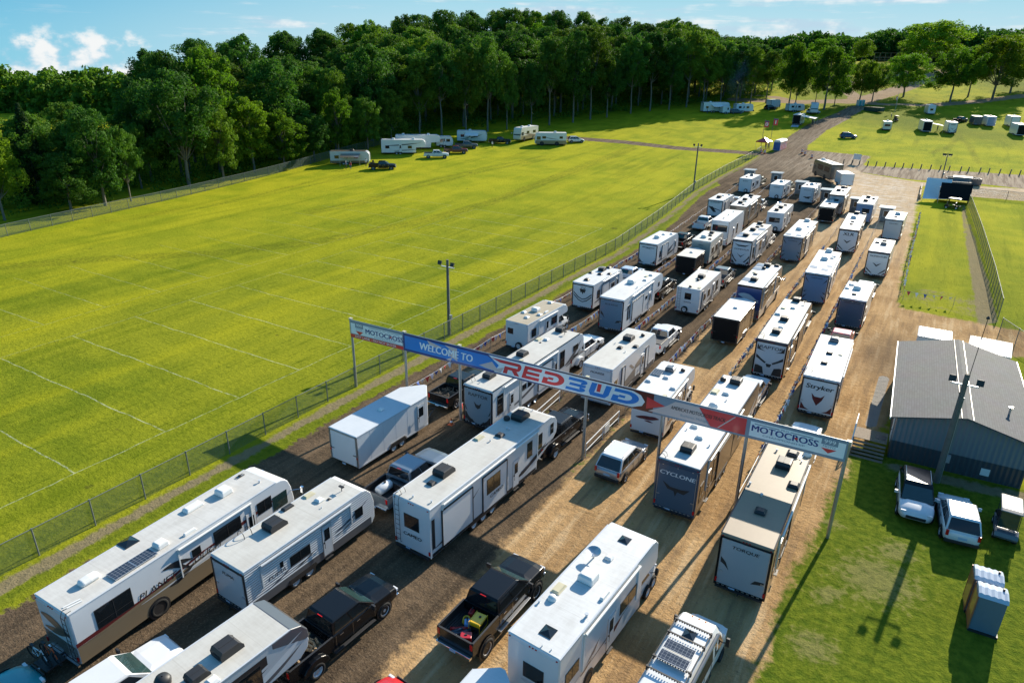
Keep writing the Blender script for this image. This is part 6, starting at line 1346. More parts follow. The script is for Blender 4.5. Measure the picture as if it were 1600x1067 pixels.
# ------------------------------------------------------------------ cars, buggy and toilets on the grass
suv('white car with black glass roof parked nose to camera by the clubhouse wall', 3.0, 45.55, R(180 + 4), 'white', L=4.8, W=1.9, H=1.68, roofcol='black', rails=True)
suv('white car with roof rails parked tail to camera beside the leaning pole', 5.65, 39.75, R(6), 'white', L=4.6, W=1.88, H=1.68, roofcol='white', rails=True)
def buggy(label, X_, Y_, rz, z=0., col='dgrey', roof='booth0', name='golf_buggy'):
    o = thing(name, label, 'golf cart', (X_, Y_, z), rz)
    MB().loft([[(-.55, yy, .28), (.55, yy, .28), (.58, yy, zt), (-.58, yy, zt)] for yy, zt in ((-.95, .62), (-.5, .66), (-.1, .34), (.55, .34), (.75, .72), (1.15, .62), (1.25, .4))]).build('body', M[col], o, bevel=.03)
    MB().box(-.5, .5, -.45, -.02, .66, .78).box(-.5, .5, -.58, -.44, .7, 1.15).build('seat', M['plast'], o, bevel=.04)
    MB().box(-.45, .45, -1.35, -.9, .55, .64).box(-.5, .5, -1.4, -1.34, .3, .6).build('rear_platform', M['plast'], o, bevel=.02)
    MB().loft([[(-.56, yy, zz), (.56, yy, zz), (.50, yy, zz + .06), (-.50, yy, zz + .06)] for yy, zz in ((-1.15, 1.80), (-.9, 1.86), (.6, 1.86), (.85, 1.80))]).build('canopy', M[roof], o, bevel=.03)
    b = MB()
    for s in (-1, 1): b.tube((s * .5, .75, .7), (s * .48, .62, 1.84), .02, 5).tube((s * .5, -.6, .7), (s * .48, -.85, 1.84), .02, 5)
    b.build('canopy_strut', M['plast'], o); MB().add([(-.46, .76, .75), (.46, .76, .75), (.44, .64, 1.8), (-.44, .64, 1.8)], [(0, 1, 2, 3)]).build('windscreen', M['wind'], o)
    MB().tube((-.25, .5, .6), (-.25, .3, .95), .02, 5).lathe([(.14, 0), (.165, .02), (.14, .04)], (-.25, .3, .95), 'Z', 12).build('steering_wheel', M['plast'], o)
    for yy in (-.75, .85):
        for s in (1, -1): wheel(o, s * .5, yy, .24, s, .18, 'acw')
    return o
buggy('dark golf cart with pale canopy at the right edge of the grass', 7.85, 42.9, R(178))
buggy('small dark utility cart parked beside the lone cream camper in the far field', at(1399, 190).x, at(1399, 190).y, R(20), at(1399, 190).z, 'navy', 'plast')
buggy('dark side by side cart with white roof shaded by the open tent on the right', at(1487, 326).x, at(1487, 326).y, R(80), at(1487, 326).z, 'black', 'acw')
def toilet(label, X_, Y_, rz, z=0., col='pjgrey', door='orange2', roof='pjw', group=None):
    o = thing('portable_toilet', label, 'portable toilet', (X_, Y_, z), rz, group)
    MB().box(-.56, .56, -.56, .56, .12, 2.05).box(-.60, -.54, -.6, .6, .1, 2.05).build('wall', M[col], o, bevel=.015)
    MB().loft([[(x, -.60, 2.05), (x, .60, 2.05), (x, .46, 2.05 + hh), (x, 0, 2.12 + hh), (x, -.46, 2.05 + hh)] for x, hh in [(-.60, .13), (-.5, .17), (-.36, .12), (-.24, .17), (-.10, .12), (.02, .17), (.16, .12), (.28, .17), (.42, .12), (.52, .17), (.6, .13)]]).build('roof', M[roof], o)
    MB().box(-.63, -.60, -.47, .47, .15, 2.0).box(-.64, -.56, -.6, -.5, .1, 2.06).box(-.64, -.56, .5, .6, .1, 2.06).build('door', M[door], o)
    MB().box(-.60, .62, -.62, .62, 0, .12).build('skid', M['plast'], o); MB().tube((.42, .2, 2.1), (.42, .2, 2.35), .05, 8).build('vent_pipe', M['plast'], o)
    return o
M['pjgrey'] = mat('moulded_grey_plastic', (.12, .17, .22), .5, 0, 0, .06); M['orange2'] = paint('faded orange', (.42, .13, .06), .5); M['pjw'] = mat('pale_plastic_roof', (.46, .52, .60), .4, 0, 0, .08); M['pjblue'] = mat('blue_plastic', (.03, .10, .30), .5)
toilet('grey portable toilet with orange door, front one of the pair on the grass', 6.55, 33.65, R(2))
toilet('grey portable toilet with orange door, rear one of the pair on the grass', 6.42, 34.95, R(2))

# camper van, bottom right
vx, vy = -4.95, 19.7
v = thing('camper_van', 'white high roof van with solar panel and awning at the bottom edge', 'van', (vx, vy, 0), R(-3)); w = .99; LV = 7.0; v.location.y = 26.1 - LV
secs = [[(-w * .9, yy, .35), (w * .9, yy, .35), (w * ww, yy, .9), (w * ww * .985, yy, 1.5), (w * ww * .90, yy, zt - .25), (w * ww * .74, yy, zt), (-w * ww * .74, yy, zt), (-w * ww * .90, yy, zt - .25), (-w * ww * .985, yy, 1.5), (-w * ww, yy, .9)] for yy, ww, zt in ((0, .98, 2.62), (.15, 1, 2.72), (LV - 2.6, 1, 2.74), (LV - 2.0, 1, 2.62))]
MB().loft(secs).build('body', M['white'], v, bevel=.05, seg=3)
secs = []
for yy, ww, zt, zs in ((LV - 2.0, 1, 2.60, 2.3), (LV - 1.85, 1, 2.50, 2.2), (LV - 1.05, .98, 1.55, 1.45), (LV - .75, .97, 1.28, 1.2), (LV - .12, .86, 1.05, .98), (LV, .74, .8, .75)):
    secs.append([(-w * ww * .9, yy, .35), (w * ww * .9, yy, .35), (w * ww, yy, .75), (w * ww * .98, yy, min(zs, 1.2)), (w * ww * .88, yy, zs), (w * ww * .70, yy, zt), (-w * ww * .70, yy, zt), (-w * ww * .88, yy, zs), (-w * ww * .98, yy, min(zs, 1.2)), (-w * ww, yy, .75)])
MB().loft(secs).build('bonnet', M['white'], v, bevel=.03)
MB().add([(-.80, LV - .98, 1.54), (.80, LV - .98, 1.54), (.68, LV - 1.80, 2.46), (-.68, LV - 1.80, 2.46)], [(0, 1, 2, 3)]).build('windscreen', M['wind'], v)
for s in (1, -1):
    MB().add([(s * (w + .004), LV - 2.45, 1.35), (s * (w + .002), LV - 1.35, 1.35), (s * (w - .08), LV - 1.75, 2.05), (s * (w - .06), LV - 2.45, 2.05)], [(0, 1, 2, 3)]).build('cab_window', M['glass'], v)
    MB().add([(s * (w + .006), LV - 5.0, 1.4), (s * (w + .006), LV - 2.75, 1.4), (s * (w - .055), LV - 2.75, 2.05), (s * (w - .055), LV - 5.0, 2.05)], [(0, 1, 2, 3)]).build('side_window', M['tint'], v)
    MB().tube((s * w, LV - 1.4, 1.3), (s * (w + .2), LV - 1.4, 1.4), .03, 5).box(s * (w + .22) - .08, s * (w + .22) + .08, LV - 1.5, LV - 1.38, 1.25, 1.7).build('mirror', M['plast'], v, bevel=.02)
    MB().box(s * .68 - .16, s * .68 + .16, LV - .18, LV - .05, .72, .92).build('headlight', M['lwhite'], v, bevel=.02)
    for yy in (1.2, LV - 1.15): wheel(v, s * (w - .1), yy, .35, s, .24, 'plast')
b = MB()
for q in (-.42, .10): b.box(q, q + .32, LV - .66, LV - .58, 1.18, 1.25)
b.build('bonnet_vent', M['plast'], v)
b = MB()
for i in range(3): b.box(-.3 + i * .3 - .03, -.3 + i * .3 + .03, LV - 2.12, LV - 2.06, 2.64, 2.67)
b.build('marker_lights', M['lamber'], v)
rk = MB()
for yy in (LV - 2.85, LV - 3.7, LV - 5.25, LV - 5.9):
    rk.box(-.80, .80, yy - .03, yy + .03, 2.86, 2.90)
    for i in range(14): rk.box(-.74 + i * .11, -.69 + i * .11, yy - .03, yy + .03, 2.80, 2.86)
for s in (-1, 1): rk.tube((s * .78, LV - 5.9, 2.88), (s * .78, LV - 2.85, 2.88), .025, 6)
for s in (-1, 1):
    for yy in (LV - 2.85, LV - 3.7, LV - 5.25, LV - 5.9): rk.box(s * .78 - .04, s * .78 + .04, yy - .05, yy + .05, 2.70, 2.92)
rk.build('roof_rack', M['plast'], v)
for yy in (LV - 4.45, LV - 4.98 - .12): inst(shared('vansolar', lambda: MB().box(-.62, .62, -.27, .27, 0, .03, 1).add([(-.6, -.25, .033), (.6, -.25, .033), (.6, .25, .033), (-.6, .25, .033)], [(0, 1, 2, 3)], 0).mesh('solar_panel', [M['solar'], M['alu']])), 'solar_panel', v, (-.02, yy + .05, 2.92))
roof_item(v, 'hatch', .0, LV - 3.3, 2.76, 1.0)
MB().tube((w - .02, LV - 6.2, 2.62), (w - .02, LV - 2.45, 2.62), .085, 10).build('awning', M['dgrey'], v)
b = MB()
for i in range(4): b.box(w - .02, w + .008, LV - 2.8 - .9 * i - .01, LV - 2.8 - .9 * i + .01, .5, 1.3)
b.box(w - .01, w + .01, LV - 5, LV - 2.6, .45, .5).build('door_seam', M['plast'], v)

# loads in the trucks and on the coach rack
def rel(o, x, y, z): return o.matrix_world @ Vector((x, y, z))
bpy.context.view_layer.update()
p = rel(gp, -.15, .95, .82); o = thing('water_tank', 'white cylindrical tank lying in the bed of the blue grey pickup', 'tank', p, gp.rotation_euler.z)
MB().lathe([(.02, -.58), (.22, -.56), (.30, -.46), (.31, 0), (.30, .46), (.22, .56), (.02, .58)], (0, 0, .34), 'Y', 18).build('tank', M['white'], o, smooth=True); MB().tube((0, .1, .6), (0, .1, .72), .08, 8).box(-.2, .2, -.4, -.34, 0, .2).box(-.2, .2, .34, .4, 0, .2).build('filler_and_cradle', M['plast'], o)
p = rel(gp, .2, 1.65, .82); o = thing('tool_box', 'black box behind the cab of the blue grey pickup', 'box', p, gp.rotation_euler.z); MB().box(-.6, .6, -.2, .2, 0, .42).build('case', M['plast'], o, bevel=.03); MB().box(-.62, .62, -.22, .22, .42, .48).build('lid', M['black'], o, bevel=.02)
zf = .82 + .24
p = rel(bt, .32, 1.35, zf); o = thing('generator', 'yellow generator in the bed of the lifted black pickup', 'generator', p, bt.rotation_euler.z + .1)
MB().box(-.26, .26, -.36, .36, .30, .52).build('fuel_tank', M['yellow'], o, bevel=.04); MB().box(-.22, .22, -.3, .3, .05, .30).build('engine', M['plast'], o, bevel=.02)
b = MB()
for s in (-1, 1): b.path([(s * .28, -.38, 0), (s * .28, -.38, .5), (s * .28, .38, .5), (s * .28, .38, 0), (s * .28, -.38, 0)], .02, 5)
b.build('frame', M['yellow'], o); MB().tube((.05, .1, .52), (.05, .1, .56), .06, 10).build('fuel_cap', M['plast'], o)
def can(label, x, y, k, rz_, s_=1.):
    p = rel(bt, x, y, zf); o = thing('fuel_can', label, 'fuel can', p, bt.rotation_euler.z + rz_)
    MB().box(-.13 * s_, .13 * s_, -.19 * s_, .19 * s_, 0, .30 * s_).build('can', M[k], o, bevel=.04); MB().tube((0, .1, .3 * s_), (0, .16, .4 * s_), .03, 6).path([(0, -.12, .3 * s_), (0, -.1, .37 * s_), (0, .04, .37 * s_), (0, .06, .3 * s_)], .016, 5).build('spout_and_handle', M['plast'], o)
can('red fuel can beside the cab in the lifted black pickup', -.35, 1.75, 'red', .2, .9); can('blue cloth wrapped can in the middle of the lifted black pickup bed', -.12, 1.1, 'lblue', .6, 1.)
p = rel(bt, -.3, 1.3, zf); o = thing('hose_coil', 'coiled yellow hose beside the generator in the lifted black pickup', 'hose', p); b = MB()
for k_ in range(5): b.path([((.20 - .012 * k_) * math.cos(a), (.20 - .012 * k_) * math.sin(a), .04 + .045 * k_) for a in [2 * PI * i / 14 for i in range(15)]], .024, 5)
b.build('hose', M['yellow'], o)
p = rel(bt, .3, .45, zf); o = thing('red_crate', 'bright red flat case at the tailgate of the lifted black pickup', 'case', p, .5); MB().box(-.26, .26, -.2, .2, 0, .28).build('case', M['red'], o, bevel=.03); MB().box(-.06, .06, -.03, .03, .28, .31).build('handle', M['plast'], o)
for i, (x, y, k_, r_) in enumerate(((-.3, .72, 'red', .9), (-.35, .5, 'navy', 1.3), (-.05, .62, 'navy', 1.2))):
    p = rel(bt, x, y, zf); o = thing('rolled_bag', ('long dark red rolled bag lying across the lifted black pickup bed', 'long navy rolled bag nearest the tailgate of the lifted black pickup', 'second navy rolled bag against the red case in the lifted black pickup')[i], 'bag', p, bt.rotation_euler.z + r_ + 1.3)
    MB().lathe([(.02, -.42), (.08, -.4), (.09, 0), (.08, .4), (.02, .42)], (0, 0, .09), 'Y', 10).build('bag', M[k_], o, smooth=True); MB().tube((0, -.2, .19), (0, .2, .19), .012, 4).build('strap', M['plast'], o)
# bicycles and tow bar at the coach rear
def bicycle(label, p, rz, k, lean):
    o = thing('bicycle', label, 'bicycle', p, rz); o.rotation_euler = (lean, 0, rz)
    for x in (-.52, .52):
        w1 = inst(shared('bwheel', lambda: MB().lathe([(.30, -.02), (.34, -.02), (.35, 0), (.34, .02), (.30, .02), (.30, -.02)], (0, 0, 0), 'Y', 20).mesh('wheel', M['rubber'])), 'wheel', o, (x, 0, .35))
    MB().path([(-.52, 0, .35), (-.1, 0, .32), (.30, 0, .78), (-.22, 0, .80), (-.52, 0, .35)], .02, 5).path([(-.1, 0, .32), (-.25, 0, .92)], .02, 5).path([(.52, 0, .35), (.36, 0, .95)], .02, 5).build('frame', M[k], o)
    MB().box(-.38, -.14, -.05, .05, .92, .96).build('saddle', M['plast'], o); MB().tube((.36, -.28, .97), (.36, .28, .97), .016, 5).build('handlebar', M['plast'], o)
bpy.context.view_layer.update()
for i, (dy, k, lb) in enumerate(((-.55, 'orange', 'orange bicycle on the rack behind the long motorhome'), (-.85, 'white', 'pale bicycle outermost on the rack behind the long motorhome'))):
    bicycle(lb, rel(coach, .1 - .3 * i, dy, .55), coach.rotation_euler.z + .05 * i, k, .05)
o = thing('bike_rack', 'black bicycle rack and tow bar behind the long motorhome', 'rack', rel(coach, 0, 0, 0), coach.rotation_euler.z)
MB().box(-.5, .5, -1.05, -.2, .48, .54).box(-.05, .05, -.9, 0, .42, .5).tube((0, -.7, .5), (0, -.7, 1.5), .03, 6).build('frame', M['plast'], o); MB().path([(-.5, -2.2, .5), (0, -1.0, .5), (.5, -2.2, .5)], .03, 5).build('tow_bar', M['alu'], o)
# ------------------------------------------------------------------ campers and cars out on the fields
def dxy(P): return (P.x * CS + P.y * SN, -P.x * SN + P.y * CS)
def rvat(label, px, py, yaw, L, H, kind, **k):
    P = at(px, py); x, y = dxy(P); return rv(label, (x, y, yaw), L, H, kind, z=P.z, **k)
def carat(fn, label, px, py, yaw, col, **k):
    P = at(px, py); return fn(label, P.x, P.y, -R(yaw - 31), col, z=P.z, **k)
SW = (('dgrey', swoosh(1, 1.0, 7, 2.2, .35)),)
def simp(L): return dict(wins=(('r', 1, 2, 1.5, 2.2), ('r', L * .6, L * .6 + 1, 1.5, 2.2), ('l', 1, 2.2, 1.5, 2.2), ('l', L * .5, L * .5 + 1.2, 1.5, 2.2)), doors=(('r', L * .4),))
def open_awning(label, root, y0, y1, h=2.7, out=2.6, k='acw', hw=1.25):
    bpy.context.view_layer.update()
    o = thing('awning_canopy', label, 'awning', root.matrix_world @ Vector((hw, y0, 0)), root.rotation_euler.z); l_ = y1 - y0
    MB().add([(0, 0, h), (out, 0, h - .55), (out, l_, h - .55), (0, l_, h), (0, 0, h - .03), (out, 0, h - .58), (out, l_, h - .58), (0, l_, h - .03)], [(0, 1, 2, 3), (7, 6, 5, 4), (0, 4, 5, 1), (1, 5, 6, 2), (2, 6, 7, 3), (3, 7, 4, 0)]).build('fabric', M[k], o)
    for q in (0, l_): MB().tube((out - .03, q, 0), (out - .03, q, h - .56), .03, 5).build('pole', M['alu'], o)
t1 = rvat('travel trailer with brown roof and grey nose, parked nearest the fence in the left field', 518, 257, 84, 9.0, 3.1, 'tt', side='lgrey', lower='brown', roof='brown', cap='lgrey', rear='lgrey', items=(('ac', 0, 5),), **simp(9))
open_awning('dark awning open on the brown roofed trailer in the left field', t1, 2.5, 7, 2.6, 2.4, 'brown')
rvat('white fifth wheel, front one of the close pair in the left field', 597, 241, 84, 11.0, 3.6, 'fw', side='white', rear='white', art=(('dgrey', swoosh(1, 2.2, 10, 2.9, .3)), ('dgrey', swoosh(3, 1.0, 9, 1.3, .2)),), items=(('acbox_white', 0, 3), ('acbox_white', 0, 8)), **simp(11))
rvat('white fifth wheel behind the front one of the pair, below the tall trees', 619, 233, 84, 11.6, 3.6, 'fw', side='white', rear='white', art=SW, items=(('acbox_white', 0, 2), ('acbox_white', 0, 8.5)), **simp(11))
rvat('small white square travel trailer right of the two fifth wheels in the left field', 682, 230, 84, 4.4, 2.8, 'tt', side='white', rear='white', **simp(4.4))
t1 = rvat('white travel trailer with open side awning against the dark wood', 715, 222, 92, 8.2, 3.1, 'tt', side='white', rear='white', art=SW, items=(('acbox_white', 0, 3.5),), **simp(8))
open_awning('white awning on the trailer against the dark wood', t1, 2.4, 6, 2.6, 2.4, 'acw')
rvat('cream motorhome facing the camera at the end of the field row, big green windscreen', 835, 216, 212, 9.6, 3.5, 'A', side='cream', lower='tan', rear='cream', roof='rwhite', art=(('tan', swoosh(1, 1.2, 8, 2.0, .4)),), items=(('acbox_white', 0, 3), ('acbox_white', 0, 7)), wins=(('l', 1.5, 3, 1.8, 2.5), ('l', 5, 6.4, 1.8, 2.5)), cat='motorhome')
rvat('cream and tan motorhome side on beside the field track entrance', 884, 227, 268, 8.6, 3.3, 'A', side='white', lower='tan', rear='white', roof='rwhite', art=(('dgrey', swoosh(2, 1.6, 6.5, 2.3, .16)),), items=(('acbox_white', 0, 3),), wins=(('l', 1, 1.9, 1.8, 2.4), ('l', 5.6, 6.6, 1.8, 2.4), ('r', 1, 1.9, 1.8, 2.4)), cat='motorhome')
for lb, px, py, yw_, c_, fn in (('black pickup parked right of the brown roofed trailer in the left field', 577, 265, 84, 'black', pickup), ('white pickup in front of the pair of fifth wheels', 663, 247, 84, 'white', pickup), ('maroon pickup just right of the white one in the left field', 694, 240, 84, 'maroon', pickup), ('dark grey pickup behind the maroon one in the left field', 711, 232, 84, 'dgrey', pickup), ('black pickup between the awning trailer and the cream motorhome', 764, 225, 86, 'black', pickup), ('white car at the end of the field track behind the motorhomes', 887, 223, 80, 'white', suv),
    ('dark car between the smoky camp trailers', 1140, 178, 80, 'dgrey', suv), ('dark jeep like car with a pale camper behind it below the trees', 1195, 172, 70, 'black', suv), ('small white car in front of the dark fronted motorhome below the trees', 1261, 178, 80, 'white', suv), ('blue car alone on the open green slope', 1312, 216, 100, 'blue', suv), ('black pickup behind the white ramp trailer in the right hand camp', 1492, 192, 60, 'black', pickup)):
    carat(fn, lb, px, py, yw_, c_)
t1 = rvat('white fifth wheel at the smoky camp on the wood edge', 1096, 176, 80, 10, 3.5, 'fw', side='white', rear='white', items=(('acbox_white', 0, 3),), **simp(10)); open_awning('white awning at the smoky camp on the wood edge', t1, 3, 7, 2.7, 2.6)
cg = at(1126, 178); x_, y_ = dxy(cg); cargo('small white box trailer in the smoky camp', (x_, y_, 80), 3.4, 2.5, z=cg.z, vnose=.6, items=())
rvat('white travel trailer right of the smoky camp', 1147, 176, 82, 6.6, 3.0, 'tt', side='white', rear='white', items=(('acbox_white', 0, 3),), **simp(6.6))
rvat('pale blue shaded camper behind the jeep like car below the trees', 1200, 170, 60, 5, 3.2, 'tt', side='lblue3', rear='lblue3')
rvat('small white travel trailer alone below the double trunked trees', 1229, 175, 80, 6.2, 2.8, 'tt', side='white', rear='white', items=(('acbox_white', 0, 3),), **simp(6))
rvat('dark fronted motorhome below the largest tree beside the field road', 1270, 176, 200, 8.0, 3.6, 'A', side='lgrey', rear='lgrey', roof='rwhite', cat='motorhome')
t1 = rvat('toy hauler with open dark back and white awnings beside the field road', 1243, 197, 30, 8.5, 3.5, 'toy', side='white', rear='mblack', frame='plast', items=(('acbox_white', 0, 4),), **simp(8)); open_awning('wide white awning beside the field road toy hauler', t1, 1, 7, 3.0, 4.2)  # black rear panel painted in for the shade inside the open back
P = at(1243, 198); o = thing('loading_ramp', 'ramp let down behind the toy hauler beside the field road', 'ramp', P, 0); MB().add([(-1.1, 0, .5), (1.1, 0, .5), (1.1, -2.2, .03), (-1.1, -2.2, .03), (-1.1, 0, .42), (1.1, 0, .42), (1.1, -2.2, 0), (-1.1, -2.2, 0)], [(0, 1, 2, 3), (4, 5, 6, 7), (0, 4, 7, 3), (1, 5, 6, 2), (2, 6, 7, 3)]).build('ramp', M['lgrey'], o)
rvat('lone cream camper with dark back window on the open green', 1385, 205, 22, 5.4, 2.8, 'tt', side='cream', rear='cream', ramp=False, rwin=(-.8, .8, 1.4, 2.1), items=(('acbox_white', 0, 2.6),))
rvat('white camper farthest up the slope in the right hand camp', 1454, 180, 20, 7, 3.3, 'tt', side='white', rear='white', ramp=False, rwin=(-.5, .5, 1.5, 2.2), items=(('acbox_white', 0, 3),))
t1 = rvat('white toy hauler with its dark back open in the right hand camp', 1447, 208, 20, 8.4, 3.5, 'toy', side='white', rear='mblack', frame='white', items=(('acbox_white', 0, 4),)); open_awning('white and blue awning between the campers in the right hand camp', t1, 1, 6, 2.8, 3.4, 'lblue3')  # open back is a closed black panel, interior shade put into its colour
rvat('white ramp trailer with black blades in the right hand camp', 1486, 210, 22, 8, 3.5, 'toy', side='white', rear='white', frame='black', rart='grin', items=(('ac', 0, 3),), roof='rwhite')
rvat('dark navy camper in tree shade at the right hand camp', 1526, 197, 20, 6, 3.0, 'tt', side='navy', rear='navy', roof='rgrey')
rvat('grey ramp toy hauler right of the dark navy camper', 1547, 199, 20, 7.4, 3.3, 'toy', side='white', rear='ramp2', frame='white', items=(('ac', 0, 3),))
t1 = rvat('white camper with blue awning near the right edge of the photo', 1584, 200, 20, 7.5, 3.5, 'tt', side='white', rear='white', items=(('acbox_white', 0, 3),))
t1 = rvat('toy hauler with open black back cut by the right edge', 1594, 214, 20, 8, 3.6, 'toy', side='white', rear='mblack', frame='white', items=(('acbox_white', 0, 3),))  # dull black panel stands in for the shaded interior

# bus and white trailer turning at the lane heads
rv('dark brown bus turning away at the lane heads with a white trailer', (68.2, 147.4, 0), 9.4, 3.45, 'A', 2.5, z=1.9, side='brown', rear='brown', roof='rwhite', items=(('ventw', 0, 3), ('ventw', 0, 6), ('acbox_white', 0, 7.5)), wins=(('l', 1, 3.4, 1.7, 2.7), ('l', 4.2, 6.8, 1.7, 2.7)), art=(('tan', swoosh(1, 1.1, 7, 1.6, .2)),), name='bus', cat='bus')
cargo('white box trailer hitched behind the turning brown bus', (67.6, 140.9, 11), 5.2, 2.7, z=1.7, vnose=.6, items=(('ventw', 0, .4), ))

# ticket booths at the lane heads
M['booth'] = paint('booth grey', (.14, .17, .19), .6)
def booth():
    o = thing('ticket_booth', 'x', 'booth', (0, 0, 0), 0, 'grey ticket booths at the heads of the lanes')
    MB().box(-.95, .95, -.95, .95, .1, 2.35).build('wall', M['booth'], o); MB().box(-1.2, 1.2, -1.2, 1.2, 2.35, 2.47).build('roof', M['lgrey'], o)
    w1 = MB().box(-.35, .35, -.965, -.95, 1.0, 1.9, 0).build('window', M['glass'], o); sub(w1, MB().box(-.42, -.35, -.98, -.95, .93, 1.97).box(.35, .42, -.98, -.95, .93, 1.97).box(-.35, .35, -.98, -.95, 1.9, 1.97).box(-.35, .35, -.98, -.95, .93, 1.0), 'frame', M['acw'])
    MB().box(-1, 1, -1, 1, 0, .1).build('skid', M['wood'], o); MB().box(.95, .97, -.4, .4, .1, 2.1).build('door', M['lgrey'], o)
    return o
def copy_tree(o, parent=None):
    c = o.copy(); C.objects.link(c)
    if parent is not None: c.parent = parent
    for ch in o.children: copy_tree(ch, c)
    return c
bo = booth()
for i, (px, py, lb) in enumerate(((1170, 283, 'grey booth at the head of the lane nearest the exit road'), (1212, 288, 'grey booth between the two trailers with spare wheels'), (1250, 303, 'grey booth left of the trailer with the leaping mark'), (1290, 316, 'grey booth just behind the brown toy hauler'), (1336, 331, 'grey booth left of the grey trailer with blue roof edge'), (1382, 346, 'grey booth at the head of the right hand lane'))):
    o = bo if i == 0 else copy_tree(bo); P = at(px, py); o.location = P; o['label'] = lb
# bollards along the cross track
def post1():
    return MB().tube((0, 0, 0), (.10, 0, 1.25), .13, 8, .12).mesh('bollard', M['pole'])
pm = post1()
for i, px in enumerate((1317, 1330, 1341.6, 1355, 1368, 1382, 1397, 1410, 1424, 1438, 1453, 1468, 1482, 1500, 1512, 1530, 1544, 1561, 1577.5, 1592.5)):
    P = at(px, 257.5 + (px - 1317) * .0615); o = bpy.data.objects.new('wooden_bollard', pm); C.objects.link(o); o.location = P; tag(o, 'short dark wooden post in the long row along the cross track', 'bollard', 'wooden posts along the cross track')
P = at(1337, 257); o = thing('notice_board', 'white notice board on two posts behind the row of bollards', 'sign', P + Vector((0, .5, 0)), R(-25)); MB().box(-.95, .95, -.03, .03, 1.1, 2.4).build('sign_board', M['acw'], o)
for s in (-1, 1): MB().box(s * .9 - .05, s * .9 + .05, .03, .1, 0, 2.4).build('leg', M['pole'], o)
for i, (px, py, lb) in enumerate(((1189, 240, 'orange barrel left of its twin at the fence end'), (1194.5, 241, 'orange barrel right of its twin at the fence end'), (1253, 240, 'orange barrel first on the grass corner by the field road'), (1257.5, 243, 'orange barrel second on the grass corner by the field road'), (1268, 248, 'orange barrel nearest the turning bus'))):
    P = at(px, py); o = thing('traffic_barrel', lb, 'barrel', P); MB().lathe([(.02, 0), (.32, 0), (.30, .35), (.29, .36), (.27, .7), (.26, .71), (.24, 1.1), (.02, 1.12)], (0, 0, 0), 'Z', 14).build('barrel', M['orange'], o, smooth=False); MB().lathe([(.312, .45), (.292, .60)], (0, 0, 0), 'Z', 14).lathe([(.285, .80), (.27, .95)], (0, 0, 0), 'Z', 14).build('reflective_band', M['bwhite'], o)
# gate tent, number flags, striped kiosk
P = at(1192, 234); o = thing('canopy_tent', 'red peaked canopy tent beside the gate road', 'tent', P, R(-10))
MB().add([(-1.6, -1.6, 2.2), (1.6, -1.6, 2.2), (1.6, 1.6, 2.2), (-1.6, 1.6, 2.2), (0, 0, 3.2), (-1.6, -1.6, 1.95), (1.6, -1.6, 1.95), (1.6, 1.6, 1.95), (-1.6, 1.6, 1.95)], [(0, 1, 4), (1, 2, 4), (2, 3, 4), (3, 0, 4), (0, 5, 6, 1), (1, 6, 7, 2), (2, 7, 8, 3), (3, 8, 5, 0)]).build('fabric_roof', M['red'], o)
for sx_ in (-1, 1):
    for sy in (-1, 1): MB().tube((sx_ * 1.55, sy * 1.55, 0), (sx_ * 1.55, sy * 1.55, 2.2), .03, 5).build('leg', M['alu'], o)
for px, py, tx, hh in ((1188.5, 233, '0', 7.6), (1201.5, 235, '1', 8.4)):
    P = at(px, py); o = thing('number_banner', ('pole with red banner numbered zero, nearer the red tent' if tx == '0' else 'taller pole with red banner numbered one, behind the red tent'), 'banner', P, 0); MB().tube((0, 0, 0), (.1, 0, hh), .06, 6).build('pole', M['pole'], o); MB().box(.12, 1.25, -.02, .02, hh - 1.95, hh - .25).build('banner', M['bred'], o); MB().box(.12, 1.25, -.024, -.02, hh - .55, hh - .25).build('banner_top', M['bnavy'], o); lettering(tx, 1.3, (.68, -.026, hh - 1.2), 'rear', M['bwhite'], o, 0, .03, 1.2)
P = at(1214, 236); o = thing('striped_kiosk', 'long low kiosk with red striped side and blue end by the gate road', 'kiosk', P + Vector((0, 3.2, 0)), R(-4)); MB().box(-.9, .9, -3.2, 3.2, .1, 2.3).build('wall', M['bwhite'], o)
b = MB()
for i in range(6): b.box(.9, .92, -3.1, 3.1, .25 + i * .34, .42 + i * .34)
b.build('stripe', M['bred'], o); MB().box(-.88, .88, -3.22, -3.2, .15, 2.2).build('end_panel', M['pjblue'], o); MB().loft([[(-1, yy, 2.3), (1, yy, 2.3), (.6, yy, 2.75), (-.6, yy, 2.75)] for yy in (-3.3, 3.3)]).build('roof', M['acw'], o)
# grass plot corner: sail tent with dark screen trailer, jersey barrier, skips and shed
P = at(1488, 318); o = thing('screen_trailer', 'white trailer with large sloping black awning at the head of the grass plot', 'trailer', P, R(0))
MB().box(-2.6, 2.6, 1.0, 3.2, .5, 2.7).build('body', M['acw'], o, bevel=.03); MB().box(-2.65, 2.65, .95, 3.25, 2.7, 2.76).build('roof', M['rwhite'], o); MB().add([(-2.5, .9, 3.6), (2.6, .9, 3.6), (2.6, -1.0, .9), (-2.5, -1.0, .9), (-2.5, .95, 3.55), (2.6, .95, 3.55), (2.6, -.95, .85), (-2.5, -.95, .85)], [(0, 1, 2, 3), (4, 5, 6, 7), (0, 4, 7, 3), (1, 5, 6, 2), (2, 3, 7, 6)]).build('awning', M['mblack'], o)
for s in (-1, 1):
    MB().tube((s * 2.45, -2.1, 0), (s * 2.45, -2.1, 2.1), .04, 5).build('pole', M['alu'], o); wheel(o, s * 2.5, 2.1, .35, s)
P = at(1462, 315); o = thing('sail_tent', 'white stretched fabric tent left of the black awning', 'tent', P, R(0)); b = MB(); nn = 9; vs = []
